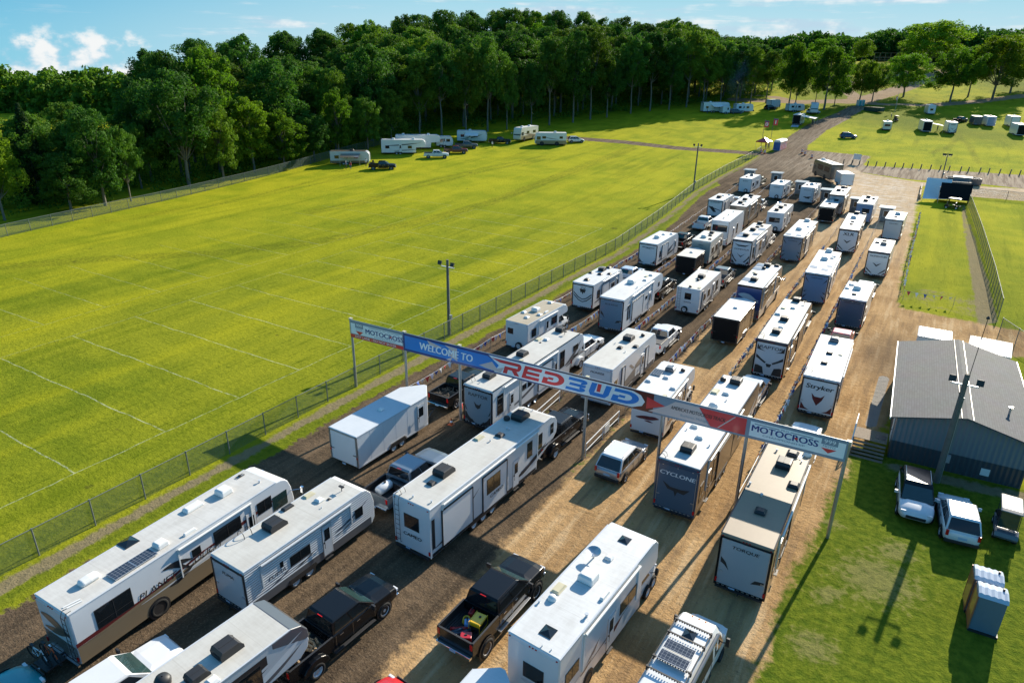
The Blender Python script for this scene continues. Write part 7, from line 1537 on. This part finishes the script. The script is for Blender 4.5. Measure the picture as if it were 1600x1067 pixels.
for i in range(nn):
    for j in range(nn):
        u_, v_ = i / (nn - 1), j / (nn - 1); vs.append((-2.3 + 4.2 * u_, -1.3 + 4.6 * v_, 3.9 * v_ + .5 * (1 - v_) + .3 * u_ * (1 - v_) - 1.0 * math.sin(PI * u_) * math.sin(PI * v_)))
b.add(vs, [(i * nn + j, (i + 1) * nn + j, (i + 1) * nn + j + 1, i * nn + j + 1) for i in range(nn - 1) for j in range(nn - 1)]); b.build('fabric_roof', M['lblue4'] if 'lblue4' in M else M['acw'], o, smooth=True)
for x_, y_2, h_ in ((-2.3, -1.3, .5), (1.9, -1.3, .8), (-2.3, 3.3, 3.9), (1.9, 3.3, 3.9)): MB().tube((x_, y_2, 0), (x_, y_2, h_), .04, 5).build('pole', M['alu'], o)
P0_, P1_ = at(1436, 312), at(1440, 291); o = thing('jersey_barrier', 'row of worn concrete barriers left of the white sail tent', 'barrier', P0_); dd = (P1_ - P0_); o.rotation_euler.z = math.atan2(-dd.x, dd.y); MB().loft([[(-.3, yy, 0), (.3, yy, 0), (.14, yy, .4), (.1, yy, .95), (-.1, yy, .95), (-.14, yy, .4)] for yy in (0, dd.xy.length * .47)]).loft([[(-.3, yy, 0), (.3, yy, 0), (.14, yy, .4), (.1, yy, .95), (-.1, yy, .95), (-.14, yy, .4)] for yy in (dd.xy.length * .53, dd.xy.length)]).build('barrier', M['wood'], o)
for lb, x0, x1, py in (('long low black skip nearest the cross track', 1478, 1532, 288), ('shorter black skip in front of the long one', 1461, 1515, 293.5)):
    A = at(x0, py - (1532 - x0) * .0); B_ = at(x1, py + 4); d = B_ - A; o = thing('waste_skip', lb, 'skip', A, math.atan2(d.y, d.x)); l_ = d.xy.length; MB().loft([[(x_, 0, .1), (x_, 1.9, .1), (x_, 2.1, 1.5), (x_, 1.95, 1.5), (x_, 1.8, .25), (x_, .1, .25), (x_, -.05, 1.5), (x_, -.2, 1.5)] for x_ in (0, l_)]).box(0, .08, 0, 1.9, .1, 1.4).box(l_ - .08, l_, 0, 1.9, .1, 1.4).build('skip', M['dgrey'], o)
A = at(1487, 291); o = thing('small_shed', 'small shed with pale roof between the black skips', 'shed', A + Vector((0, 0, 0)), 0); MB().box(0, 3.2, 0, 1.8, 0, 1.9).build('wall', M['booth'], o); MB().box(-.15, 3.35, -.15, 1.95, 1.9, 2.0).build('roof', M['rcream'], o)
P = at(1362, 175); o = thing('waste_skip', 'long dark green skip under the trees by the field road', 'skip', P, R(-28)); MB().box(-3.4, 3.4, 0, 2.2, .15, 1.6).box(-3.5, 3.5, -.08, 2.28, 1.5, 1.62).build('skip', M['green'], o)
for i, px in enumerate((1341, 1347)):
    P = at(px, 166); toilet(('teal portable toilet left one under the trees', 'teal portable toilet right one under the trees')[i], P.x, P.y, R(60), P.z, 'teal', 'acw', 'acw')
P = at(1398, 176); o = thing('flag_pole', 'thin flag pole with drooping striped flag on the green', 'flag', P); MB().tube((0, 0, 0), (0, 0, 7), .05, 6).build('pole', M['alu'], o); b = MB()
for i in range(5): b.box(-.55 + .11 * (i % 2), -.05, -.02, .02, 4.2 + i * .3, 4.5 + i * .3, i % 2)
b.build('flag', [M['bred'], M['bwhite']], o)
# race track buildings on the hill
P = at(1398, 98); o = thing('grandstand', 'dark open grandstand frame below the hill trees', 'grandstand', P, R(-20)); b = MB()
for i in range(9): b.box(-12 + i * 3, -11.8 + i * 3, 0, .2, 0, 5)
for j in range(3): b.box(-12, 12.2, 0, .2, 1.2 + j * 1.8, 1.35 + j * 1.8)
b.build('frame', M['wood'], o); MB().box(-12, 12, .3, 4, 1, 1.2).box(-12, 12, 1.5, 4, 2.2, 2.4).build('seat', M['booth'], o)

# ------------------------------------------------------------------ people (far off, a few pixels tall)
def person_mesh(k, top, leg, bend=0.):
    """one continuous skinned figure"""
    me = bpy.data.meshes.new('person')
    J = dict(pel=(0, 0, .93), sp=(0, bend * .1, 1.18), ch=(0, bend * .2, 1.40), nk=(0, bend * .25, 1.50), hd=(0, bend * .3, 1.62), ht=(0, bend * .3, 1.73), sl=(-.19, bend * .2, 1.42), sr=(.19, bend * .2, 1.42), el=(-.25, .02, 1.14), er=(.25, -.02, 1.14), wl=(-.24, .12, .92), wr=(.26, .10, .93), fl=(-.24, .16, .83), fr=(.26, .14, .84),
             hl=(-.09, 0, .88), hr=(.09, 0, .88), kl=(-.10, .06, .50), kr=(.11, -.02, .50), al=(-.11, -.02, .09), ar=(.12, -.10, .09), tl=(-.12, .14, .04), tr=(.14, .06, .04))
    names = list(J); E_ = [('pel', 'sp'), ('sp', 'ch'), ('ch', 'nk'), ('nk', 'hd'), ('hd', 'ht'), ('ch', 'sl'), ('ch', 'sr'), ('sl', 'el'), ('sr', 'er'), ('el', 'wl'), ('er', 'wr'), ('wl', 'fl'), ('wr', 'fr'), ('pel', 'hl'), ('pel', 'hr'), ('hl', 'kl'), ('hr', 'kr'), ('kl', 'al'), ('kr', 'ar'), ('al', 'tl'), ('ar', 'tr')]
    rad = dict(pel=.15, sp=.14, ch=.15, nk=.06, hd=.10, ht=.07, sl=.07, sr=.07, el=.045, er=.045, wl=.032, wr=.032, fl=.035, fr=.035, hl=.10, hr=.10, kl=.065, kr=.065, al=.045, ar=.045, tl=.04, tr=.04)
    me.from_pydata([J[n_] for n_ in names], [(names.index(a), names.index(c)) for a, c in E_], [])
    ob = bpy.data.objects.new('person', me); C.objects.link(ob); ob.modifiers.new('skin', 'SKIN'); ob.modifiers.new('sub', 'SUBSURF').levels = 1
    sk = me.skin_vertices[0].data
    for i, n_ in enumerate(names): sk[i].radius = (rad[n_], rad[n_]); sk[i].use_root = n_ == 'pel'
    bpy.context.view_layer.update(); em_ = bpy.data.meshes.new_from_object(ob.evaluated_get(bpy.context.evaluated_depsgraph_get())); bpy.data.objects.remove(ob)
    em_.materials.clear()
    for m_ in (M['skin'], M[top], M[leg]): em_.materials.append(m_)
    for p_ in em_.polygons:
        z_ = p_.center.z; x_ = abs(p_.center.x); p_.material_index = 0 if z_ > 1.49 or (x_ > .19 and z_ < 1.2 and z_ > .6) else (1 if z_ > .92 else 2); p_.use_smooth = True
    em_.name = 'person'; return em_
pms = [person_mesh(0, 'cloth1', 'plast'), person_mesh(1, 'cloth2', 'cloth1', .6), person_mesh(2, 'cloth3', 'plast')]
for i, (px, py, rz_, lb) in enumerate(((541, 264, 2.2, 'person in a dark top standing under the dark awning in the left field'), (548, 265, .5, 'person in red bending beside the dark awning in the left field'), (572, 260, 1., 'person in a white top at the nose of the brown roofed trailer'), (769, 231, 0, 'person in white standing on the grass by the black pickup near the wood'), (1218, 170, 1, 'person in a dark top standing alone below the trees'), (1392, 186, 2, 'person in a dark top beside the small utility cart'),
        (1196, 233, 1, 'person in red under the red canopy tent'), (1200, 233, 3, 'person in a white top at the edge of the red canopy tent'), (1269, 194, 0, 'person in a dark top beside the field road awning'), (1105, 178, 2, 'person in red sitting out at the smoky camp'), (1112, 178.5, 2, 'person in white standing at the smoky camp'), (1464, 205, 1, 'person in dark clothes beside the awning of the right hand camp'))):
    P = at(px, py); k_ = 1 if 'red' in lb.split('under')[0].split('at the')[0] and 'in red' in lb else (2 if 'white' in lb.split(' standing')[0].split(' at the')[0] else 0); o = bpy.data.objects.new('person', pms[k_]); C.objects.link(o); o.location = P; o.rotation_euler.z = rz_; tag(o, lb.replace('sitting out', 'standing out'), 'person')
    hr_ = MB().lathe([(.11, 1.62), (.115, 1.70), (.08, 1.76), (.01, 1.78)], (0, .03 if k_ != 1 else .18, 0), 'Z', 8).build('hair', M['brown'], o)
# ------------------------------------------------------------------ trees
def leafmat(name, c0, c1, c2, tl=.28):
    m, t, b = principled(name); n = t.nodes; l = t.links
    oi = n.new('ShaderNodeObjectInfo'); tcn = n.new('ShaderNodeTexCoord'); no = n.new('ShaderNodeTexNoise'); no.inputs['Scale'].default_value = .55; no.inputs['Detail'].default_value = 4
    l.new(tcn.outputs['Object'], no.inputs['Vector'])
    x = n.new('ShaderNodeMix'); x.data_type = 'RGBA'; x.inputs[6].default_value = c0 + (1,); x.inputs[7].default_value = c1 + (1,)
    rr = n.new('ShaderNodeMapRange'); rr.inputs[1].default_value = .35; rr.inputs[2].default_value = .68; l.new(no.outputs['Fac'], rr.inputs[0]); l.new(rr.outputs[0], x.inputs['Factor'])
    y = n.new('ShaderNodeMix'); y.data_type = 'RGBA'; y.inputs[7].default_value = c2 + (1,)
    r2 = n.new('ShaderNodeMapRange'); r2.inputs[1].default_value = .35; r2.inputs[2].default_value = 1.; r2.inputs[4].default_value = .8; l.new(oi.outputs['Random'], r2.inputs[0])
    l.new(r2.outputs[0], y.inputs['Factor']); l.new(x.outputs[2], y.inputs[6])
    hsv = n.new('ShaderNodeHueSaturation'); l.new(y.outputs[2], hsv.inputs['Color'])
    r3 = n.new('ShaderNodeMath'); r3.operation = 'FRACT'; r4 = n.new('ShaderNodeMath'); r4.operation = 'MULTIPLY'; r4.inputs[1].default_value = 7.31; l.new(oi.outputs['Random'], r4.inputs[0]); l.new(r4.outputs[0], r3.inputs[0])
    r5 = n.new('ShaderNodeMapRange'); r5.inputs[3].default_value = .65; r5.inputs[4].default_value = 1.35; l.new(r3.outputs[0], r5.inputs[0]); l.new(r5.outputs[0], hsv.inputs['Value'])
    l.new(hsv.outputs[0], b.inputs['Base Color']); b.inputs['Roughness'].default_value = .75; b.inputs['Specular IOR Level'].default_value = .12
    tr = n.new('ShaderNodeBsdfTranslucent'); mu = n.new('ShaderNodeMix'); mu.data_type = 'RGBA'; mu.blend_type = 'MULTIPLY'; mu.inputs['Factor'].default_value = 1; mu.inputs[7].default_value = (1.6, 1.7, .7, 1); l.new(hsv.outputs[0], mu.inputs[6]); l.new(mu.outputs[2], tr.inputs['Color'])
    ms = n.new('ShaderNodeMixShader'); ms.inputs[0].default_value = tl; l.new(b.outputs[0], ms.inputs[1]); l.new(tr.outputs[0], ms.inputs[2])
    out_ = [q for q in n if q.type == 'OUTPUT_MATERIAL'][0]; l.new(ms.outputs[0], out_.inputs['Surface']); return m
M['leaf'] = leafmat('broad_leaves', (.030, .086, .014), (.062, .145, .018), (.112, .178, .014))
M['leaf2'] = leafmat('bright_leaves', (.060, .145, .012), (.110, .205, .014), (.165, .225, .014), .42)
M['needle'] = leafmat('conifer_needles', (.020, .055, .018), (.035, .075, .02), (.04, .08, .03))
M['bark'] = mat('tree_bark', (.16, .145, .12), .9, 0, 0, .35, 3, .3)
def leaves(rng, centres, radii, per, size, flat_=.0, shell=.55):
    """quads scattered through clumps, facing mostly outwards"""
    V = []; 
    c = np.repeat(np.array(centres), per, 0); r = np.repeat(np.array(radii), per)
    d = rng.normal(size=c.shape); d[:, 2] = d[:, 2] * (1 - flat_) + .12; d /= np.linalg.norm(d, axis=1)[:, None]
    rad = r * (shell + (1.12 - shell) * rng.random(len(r)) ** .6); p = c + d * rad[:, None]
    nrm = d + rng.normal(size=d.shape) * .55; nrm /= np.linalg.norm(nrm, axis=1)[:, None]
    a = np.cross(nrm, rng.normal(size=d.shape)); a /= np.linalg.norm(a, axis=1)[:, None] + 1e-9; b_ = np.cross(nrm, a)
    s = (size * (.6 + .8 * rng.random(len(r))))[:, None]
    a *= s; b_ *= s * .62
    q = np.stack([p - a, p + b_ * .9 + a * .1, p + a, p - b_ * .9 + a * .1], 1).reshape(-1, 3)
    return q
def quadmesh(name, q, m_):
    n_ = len(q) // 4; me = bpy.data.meshes.new(name); me.vertices.add(len(q)); me.vertices.foreach_set('co', q.astype(np.float32).ravel())
    me.loops.add(len(q)); me.loops.foreach_set('vertex_index', np.arange(len(q), dtype=np.int32)); me.polygons.add(n_); me.polygons.foreach_set('loop_start', np.arange(0, len(q), 4, dtype=np.int32))
    me.update(calc_edges=True); me.materials.append(m_); return me
def crown_clumps(rng, H, rad, z0, nbig, nsub):
    cs = []; rs = []; bigs = []
    for i in range(nbig):
        t_ = (i + .5) / nbig; z = z0 + (H - z0) * (.16 + .76 * t_); prof = math.sin(PI * min(.97, max(.06, .16 + .80 * ((z - z0) / (H - z0))))) ** .62
        a = i * 2.4 + rng.uniform(-.5, .5); rr = rad * prof * rng.uniform(.30, .80) if i < nbig - 1 else 0
        R_ = rad * rng.uniform(.36, .52) * (.75 + .25 * prof)
        bigs.append((math.cos(a) * rr, math.sin(a) * rr, min(z, H - R_ * .8), R_))
    for (x, y, z, R_) in bigs:
        for k_ in range(nsub):
            d = rng.normal(size=3); d[2] = d[2] * .8 + .15; d /= np.linalg.norm(d); f = R_ * rng.uniform(.62, .98)
            cs.append((x + d[0] * f, y + d[1] * f, z + d[2] * f * .85)); rs.append(R_ * rng.uniform(.24, .40))
    return cs, rs, bigs
def make_trunk(rng, H, z0, bigs, r0, fork=False):
    b = MB(); top = z0 + (H - z0) * .55; pts = [Vector((0, 0, -.6))]; n_ = 6
    for i in range(1, n_ + 1): pts.append(Vector((rng.uniform(-.25, .25) * i / n_ * 2, rng.uniform(-.25, .25) * i / n_ * 2, top * i / n_)))
    for i in range(n_): b.tube(pts[i], pts[i + 1], r0 * (1 - .13 * i), 8, r0 * (1 - .13 * (i + 1)), cap=False)
    for (x, y, z, R_) in bigs:
        s_ = pts[3 if z < z0 + (H - z0) * .5 else 4] if not fork else pts[2]; mid = s_.lerp(Vector((x, y, z)), .5) + Vector((0, 0, -.4))
        b.tube(s_, mid, r0 * .34, 6, r0 * .22, cap=False).tube(mid, (x, y, z), r0 * .22, 5, r0 * .08, cap=False)
    return b.mesh('trunk', M['bark'], True)
protos = {}
rng = np.random.default_rng(11)
def proto(kind, n_):
    L_ = []
    for i in range(n_):
        H = 24.
        if kind == 'tall': z_0 = (9., 5.5, 8., 6.5, 7.)[i % 5]; cs, rs, bg = crown_clumps(rng, H, 6.3, z_0, 15, 15); q = leaves(rng, cs, rs, 84, .225); tm = make_trunk(rng, H, z_0, bg, .34); lm = 'leaf'
        elif kind == 'round': cs, rs, bg = crown_clumps(rng, H, 7.6, 2.0, 17, 15); q = leaves(rng, cs, rs, 80, .27); tm = make_trunk(rng, H, 3.4, bg, .45); lm = 'leaf' if i != 1 else 'leaf2'
        elif kind == 'field': cs, rs, bg = crown_clumps(rng, H, 8.8, 4.6, 17, 15); q = leaves(rng, cs, rs, 74, .29); tm = make_trunk(rng, H, 5.5, bg, .42, i == 1); lm = 'leaf2'
        elif kind == 'open': cs, rs, bg = crown_clumps(rng, H, 8.6, 5.6, 15, 14); q = leaves(rng, cs, rs, 80, .28); tm = make_trunk(rng, H, 7.5, bg, .42, True); lm = 'leaf2' if i == 0 else 'leaf'
        elif kind == 'conifer':
            cs = []; rs = []
            for k_ in range(150):
                t_ = (k_ + .5) / 150; a = k_ * 2.4; rr = 5.2 * (1 - t_) ** .85 * rng.uniform(.45, 1); cs.append((math.cos(a) * rr, math.sin(a) * rr, 1.5 + 22 * t_ - rr * .25)); rs.append(.45 + 1.1 * (1 - t_))
            q = leaves(rng, cs, rs, 70, .24, .5, .1); tm = MB().tube((0, 0, -.5), (0, 0, 22), .35, 8, .05).mesh('trunk', M['bark']); lm = 'needle'
        elif kind == 'bush': cs, rs, bg = crown_clumps(rng, H, 11., .3, 12, 14); q = leaves(rng, cs, rs, 50, .55); tm = make_trunk(rng, H, .5, bg, .3, True); lm = 'leaf'
        L_.append((quadmesh('crown', q, M[lm]), tm))
    protos[kind] = L_
proto('tall', 5); proto('round', 4); proto('open', 4); proto('field', 3); proto('conifer', 1); proto('bush', 2)
treecount = 0
def tree(kind, P, h, w=1., label=None, group=None, bright=None, i=None, yawr=None):
    global treecount; treecount += 1
    L_ = protos[kind]; cm, tm = L_[(treecount if i is None else i) % len(L_)]; s = h / (24. if kind == 'conifer' else 25.6)
    name = {'conifer': 'pine_tree', 'bush': 'bush'}.get(kind, 'leafy_tree')
    o = bpy.data.objects.new(name, None); C.objects.link(o); o.location = P; o.empty_display_size = .5
    o.rotation_euler.z = random.uniform(0, 6.28) if yawr is None else yawr; o.scale = (s * w, s * w, s)
    tag(o, label, 'bush' if kind == 'bush' else 'tree', group); t_ = inst(tm, 'trunk', o); c_ = inst(cm, 'crown', o); return o
def tree_px(kind, px, py, top, wpx, label, group=None, i=None):
    """tree standing on the ground at a pixel, its top reaching row `top`, crown about wpx wide"""
    P = at(px, py); d = (Vector(P) - Vector((0, 0, CAMZ))).dot(FW); h = (py - top) / FPX * d * 1.0; cr = {'tall': 5.8, 'round': 7.6, 'open': 8.6, 'field': 8.8, 'conifer': 5.2, 'bush': 11}[kind] * 2.05 * h / 24.
    return tree(kind, P, h, (wpx / FPX * d) / cr, label, group, i=i)
FR = 'leafy trees in the dark wood behind the fields'
# front row, picked out one by one
for a in (('open', 8, 345, 196, 90, 'bright green tree cut by the left edge', None, 0), ('conifer', 66, 318, 168, 62, 'dark pointed evergreen on the far left'), ('round', 112, 330, 235, 90, 'low leafy tree right of the dark evergreen'), ('round', 165, 322, 165, 95, 'broad tree behind the left fence, left of the slender leaning tree', None, 0), ('open', 205, 315, 196, 62, 'slender leaning tree with small bright crown by the left fence', None, 2),
          ('open', 296, 292, 112, 135, 'large spreading tree with visible trunk standing at the left fence'), ('round', 350, 283, 160, 75, 'tree just right of the large spreading tree', None, 0), ('round', 398, 270, 150, 80, 'bright leafy tree in front of the dark wood, fourth from the large spreading one', None, 1), ('round', 445, 262, 168, 75, 'bright leafy tree hanging over the left fence', None, 1), ('round', 492, 252, 178, 62, 'leafy tree behind the fence above the brown roofed trailer', None, 0), ('round', 530, 243, 138, 60, 'pale topped tree above the brown roofed trailer', None, 1), ('round', 575, 234, 150, 60, 'tree above the pair of fifth wheels', None, 0), ('round', 612, 226, 140, 55, 'tree left of the tall pale trunked group', None, 2),
          ('tall', 656, 215, 92, 60, 'pale leaning tree with a crooked forked trunk'), ('tall', 690, 212, 66, 62, 'tall tree with olive crown behind the small white trailer'), ('tall', 728, 208, 75, 58, 'tall tree behind the trailer with open awning'), ('tall', 762, 206, 62, 60, 'tall tree between the awning trailer and the cream motorhome'), ('tall', 792, 203, 95, 40, 'narrow tree with low crown above the cream motorhome'), ('tall', 830, 200, 100, 42, 'slim low crowned tree with pale trunk above the motorhomes'), ('tall', 858, 196, 60, 55, 'tall tree above the white car at the track end'), ('tall', 895, 192, 52, 58, 'tall tree at the left end of the wood shade'), ('tall', 922, 187, 55, 62, 'bright topped tall tree with two pale trunks at the wood edge'), ('tall', 948, 184, 88, 52, 'lower tall tree with drooping right side at the wood edge'), ('tall', 985, 178, 58, 55, 'tall wood edge tree with forked pale trunk'), ('tall', 1015, 174, 52, 58, 'tall wood edge tree with leaning trunk'), ('tall', 1045, 172, 62, 50, 'tall wood edge tree left of the last dense crowns'), ('tall', 1072, 168, 52, 55, 'dense tall tree at the wood edge before the smoky camp'), ('tall', 1098, 165, 60, 55, 'dense tall tree right above the smoky camp'), ('tall', 1125, 163, 66, 42, 'tall tree with thin trunk right of the smoke'),
          ('tall', 1150, 161, 70, 40, 'thin trunked tree above the travel trailer by the smoke'), ('tall', 1172, 163, 74, 38, 'slim tree between the smoke and the pale camper'), ('tall', 1196, 162, 82, 36, 'bright slim tree above the pale camper'), ('tall', 1232, 168, 74, 44, 'left tree of the double trunked pair', None, 1), ('tall', 1242, 167, 96, 34, 'right lower tree of the double trunked pair', None, 3), ('open', 1287, 172, 80, 62, 'largest bright tree beside the field road with thick leaning trunk', None, 0), ('round', 1303, 166, 112, 30, 'small dark tree right of the largest bright tree', None, 0), ('tall', 1274, 160, 100, 24, 'thin tree just left of the largest bright tree'),
          ('round', 1342, 163, 100, 44, 'dense dark tree over the teal toilets', None, 0), ('round', 1362, 160, 104, 38, 'bright round tree right of the teal toilets', None, 1), ('open', 1411, 152, 90, 56, 'tree with single thin trunk on the bank beside the track', None, 2), ('open', 1484, 160, 82, 62, 'broad tree on the slope above the right hand camp', None, 1), ('open', 1512, 152, 78, 48, 'tree joined to the broad one on the slope', None, 3), ('open', 1550, 156, 62, 72, 'tall dark group tree above the navy camper', None, 1), ('open', 1578, 146, 62, 60, 'dark tree near the right edge on the slope', None, 3), ('open', 1604, 140, 66, 60, 'tree cut by the right edge on the slope', None, 0),
          ('open', 1452, 108, 40, 84, 'highest broad tree on the hill left of the dark crest', None, 2), ('open', 1376, 96, 54, 58, 'silvery green round tree on the hill by the grandstand', None, 1), ('round', 1312, 96, 62, 50, 'round tree on the hill behind the field road', None, 1), ('round', 1284, 104, 66, 40, 'grey green tree low on the hill left of the round one', None, 0), ('round', 1345, 100, 68, 30, 'small dark hill tree left of the silvery one', None, 0), ('open', 1232, 112, 78, 40, 'hazy tree behind the double trunked pair', None, 0), ('round', 1420, 98, 70, 34, 'small olive tree beside the highest hill tree', None, 3),
          ('round', 345, 270, 78, 110, 'big yellow green rounded tree high behind the large spreading one', None, 1), ('round', 285, 276, 82, 95, 'olive green crown left of the yellow green rounded one', None, 3), ('round', 238, 285, 122, 80, 'feathery tree between the slender and the spreading trees', None, 2)):
    if a[1] > 1190 and a[0] != 'tall' or a[1] > 1225: a = ('field', a[1], a[2], a[3] - 5, a[4] * 1.28, a[5])
    tree_px(*a)
# the body of the wood: a loose grid of trees climbing the hill behind the front row
sky_x = [-200, 0, 100, 140, 165, 200, 250, 300, 380, 440, 500, 560, 620, 680, 760, 850, 900, 950, 1000, 1050, 1100, 1150, 1200]
sky_y = [96, 94, 95, 93, 80, 72, 62, 52, 44, 46, 42, 38, 32, 20, 19, 22, 15, 26, 34, 30, 44, 58, 66]
def topx(P):
    d = Vector(P) - Vector((0, 0, CAMZ)); z_ = d.dot(FW); return 800 + FPX * d.dot(RT) / z_, 533.5 - FPX * d.dot(UP) / z_
edge_px = [(-160, 372), (0, 340), (120, 322), (250, 296), (330, 282), (430, 258), (520, 238), (610, 216), (700, 203), (880, 186), (1000, 170), (1090, 163), (1150, 158), (1205, 152)]
edge_w = [dxy(at(*q)) for q in edge_px]
ang = [math.atan2(x, y) for x, y in edge_w]; rad_ = [math.hypot(x, y) for x, y in edge_w]
rnd = random.Random(5); nb = 0
wood = []
for row in range(9):
    dist = 7 + row * (10.5 + row * .55)
    a_ = ang[0]
    while a_ < ang[-1]:
        rr = np.interp(a_, ang, rad_) + dist + rnd.uniform(-3.5, 3.5); step = (9.6 + row * .7) / rr; a2 = a_ + rnd.uniform(-.3, .3) * step; a_ += step
        x, y = math.sin(a2) * rr, math.cos(a2) * rr; X_, Y_ = lf(x, y); z_ = hz(X_, Y_); px, py = topx((X_, Y_, z_))
        if px < 215 and row > 2 + (px > 90) * 2: continue
        if px > 1130 and row > 4: continue
        h = rnd.uniform(21, 29) if px > 560 else rnd.uniform(17, 25) if px > 300 else rnd.uniform(12, 17)
        lim = np.interp(px, sky_x, sky_y) + rnd.uniform(5, 20) - np.interp(px, [300, 600, 1000, 1150], [0, 20, 20, 6]); sm = np.interp(px, [0, 215, 300], [1., .8, 0])
        pxt, pyt = topx((X_, Y_, z_ + h))
        if pyt < lim: h *= max(.45, (py - lim) / (py - pyt))
        elif row >= 7 and px > 215: h = min(34, h * (py - lim) / max(5, py - pyt))
        wood.append((row, px, (X_, Y_, z_), h))
wood.sort(key=lambda q: q[0])
for row, px, P, h in wood[:240]:
    lb = ('leafy tree inside the dark wood, one of many behind the front trunks' if px > 620 else 'leafy tree inside the wood above the left fence') if row < 4 else 'leafy tree crown high on the wooded hill behind the fields'
    k_ = 'tall' if px > 620 and row < 1 else ('tall' if rnd.random() < .3 else 'round')
    if k_ == 'round' and treecount % 4 == 0 and rnd.random() < .6: treecount += 1
    tree(k_, P, h, rnd.uniform(.95, 1.25) * (1.15 if k_ == 'tall' else .95), lb, FR + (' on the right' if row < 4 and px > 620 else ' on the left' if row < 4 else ' up the hill'))
# undergrowth along the foot of the wood
q = []; rg = np.random.default_rng(3)
for (x0, y0), (x1, y1) in zip(edge_w, edge_w[1:]):
    n_ = int(math.hypot(x1 - x0, y1 - y0) / .9)
    for i in range(n_):
        t_ = (i + rg.random()) / n_; f = 1.0 + rg.uniform(0, .03) + rg.choice([0, .05, .11]); X_, Y_ = lf((x0 + (x1 - x0) * t_) * f, (y0 + (y1 - y0) * t_) * f); s_ = rg.uniform(1.0, 2.2) + (f - 1) * 18 * rg.random()
        cs = [(X_ + rg.normal() * s_, Y_ + rg.normal() * s_, hz(X_, Y_) + abs(rg.normal()) * s_ * .7) for _ in range(5)]; q.append(leaves(rg, cs, [s_ * .55] * 5, 22, .26))
o = bpy.data.objects.new('undergrowth', quadmesh('undergrowth', np.concatenate(q), M['leaf'])); C.objects.link(o); tag(o, 'dense undergrowth along the foot of the wood', 'undergrowth', None, 'stuff')
# far woods that read as one mass
def far_wood(label, pts, m_='leaf'):
    q = []
    for X_, Y_, h, w in pts:
        z_ = hz(X_, Y_); cs, rs, _ = crown_clumps(rg, h, w, -5, 11, 9); c_ = leaves(rg, cs, rs, 9, .85); c_ += np.array((X_, Y_, z_)); q.append(c_)
    o = bpy.data.objects.new('distant_wood', quadmesh('distant_wood', np.concatenate(q), M[m_])); C.objects.link(o); tag(o, label, 'wood', None, 'stuff')
pts = []
for row in range(4):
    for i in range(34):
        x = -330 + i * 6.6 + rg.uniform(-3, 3); y = 322 + row * 9 - (x + 230) * .12 + rg.uniform(-3, 3)
        X_, Y_ = lf(x, y); pts.append((X_, Y_, rg.uniform(13, 20), rg.uniform(5.5, 8)))
far_wood('far dark wood beyond the pale field on the left', pts)
pts = []
for row in range(3):
    for i in range(52):
        a = R(16.5) + i * R(.46) + rg.uniform(-.004, .004); r_ = 520 + row * 14 + 25 * math.sin(i * .35); x, y = math.sin(a) * r_, math.cos(a) * r_; X_, Y_ = lf(x, y); px = 800 + FPX * math.tan(a) * 1.02
        lim = np.interp(px, [1100, 1180, 1240, 1300, 1340, 1400, 1450, 1500, 1560, 1620], [60, 62, 52, 62, 50, 48, 46, 50, 44, 44]); z_ = hz(X_, Y_); _, pyb = topx((X_, Y_, z_)); h = (pyb - lim) / FPX * r_ * .93 * math.cos(a) * rg.uniform(.86, 1.02); pts.append((X_, Y_, max(14, h), rg.uniform(8, 12)))
far_wood('dark wood along the far crest of the hill on the right', pts)
pts = []
for i in range(70):
    x = -210 - rg.uniform(0, 110); y = 215 + rg.uniform(-16, 8) - (x + 210) * -.1; X_, Y_ = lf(x, y); pts.append((X_, Y_, rg.uniform(7, 12), rg.uniform(4, 6)))
far_wood('low dark trees in front of the pale field on the far left', pts)

# thin smoke over the camp at the wood edge
P = at(1147, 165)
def smoke():
    m = bpy.data.materials.new('campfire_smoke'); m.use_nodes = True; t = m.node_tree; n = t.nodes; l = t.links; n.clear()
    o_ = n.new('ShaderNodeOutputMaterial'); pv = n.new('ShaderNodeVolumePrincipled'); pv.inputs['Color'].default_value = (.75, .8, .9, 1); tcn = n.new('ShaderNodeTexCoord'); no = n.new('ShaderNodeTexNoise'); no.inputs['Scale'].default_value = .22; no.inputs['Detail'].default_value = 4; l.new(tcn.outputs['Object'], no.inputs['Vector'])
    g_ = n.new('ShaderNodeTexGradient'); g_.gradient_type = 'SPHERICAL'; mpn = n.new('ShaderNodeMapping'); mpn.inputs['Scale'].default_value = (1 / 5.5, 1 / 5.5, 1 / 10.); l.new(tcn.outputs['Object'], mpn.inputs[0]); l.new(mpn.outputs[0], g_.inputs[0])
    rr = n.new('ShaderNodeMapRange'); rr.inputs[1].default_value = .45; rr.inputs[2].default_value = .7; rr.inputs[4].default_value = .11; l.new(no.outputs['Fac'], rr.inputs[0]); mu = n.new('ShaderNodeMath'); mu.operation = 'MULTIPLY'; l.new(rr.outputs[0], mu.inputs[0]); l.new(g_.outputs['Fac'], mu.inputs[1]); l.new(mu.outputs[0], pv.inputs['Density']); l.new(pv.outputs[0], o_.inputs['Volume']); return m
o = MB().lathe([(.01, -10), (2.5, -8), (4.6, -4), (5.5, 0), (4.6, 4), (2.5, 8), (.01, 10)], (0, 0, 0), 'Z', 14).build('smoke', smoke()); o.location = (P.x, P.y, P.z + 10.5); tag(o, 'thin blue campfire smoke rising against the wood', 'smoke', None, 'stuff')
scene.cycles.volume_step_rate = 4
scene.cycles.transparent_max_bounces = 24
scene.cycles.max_bounces = 6
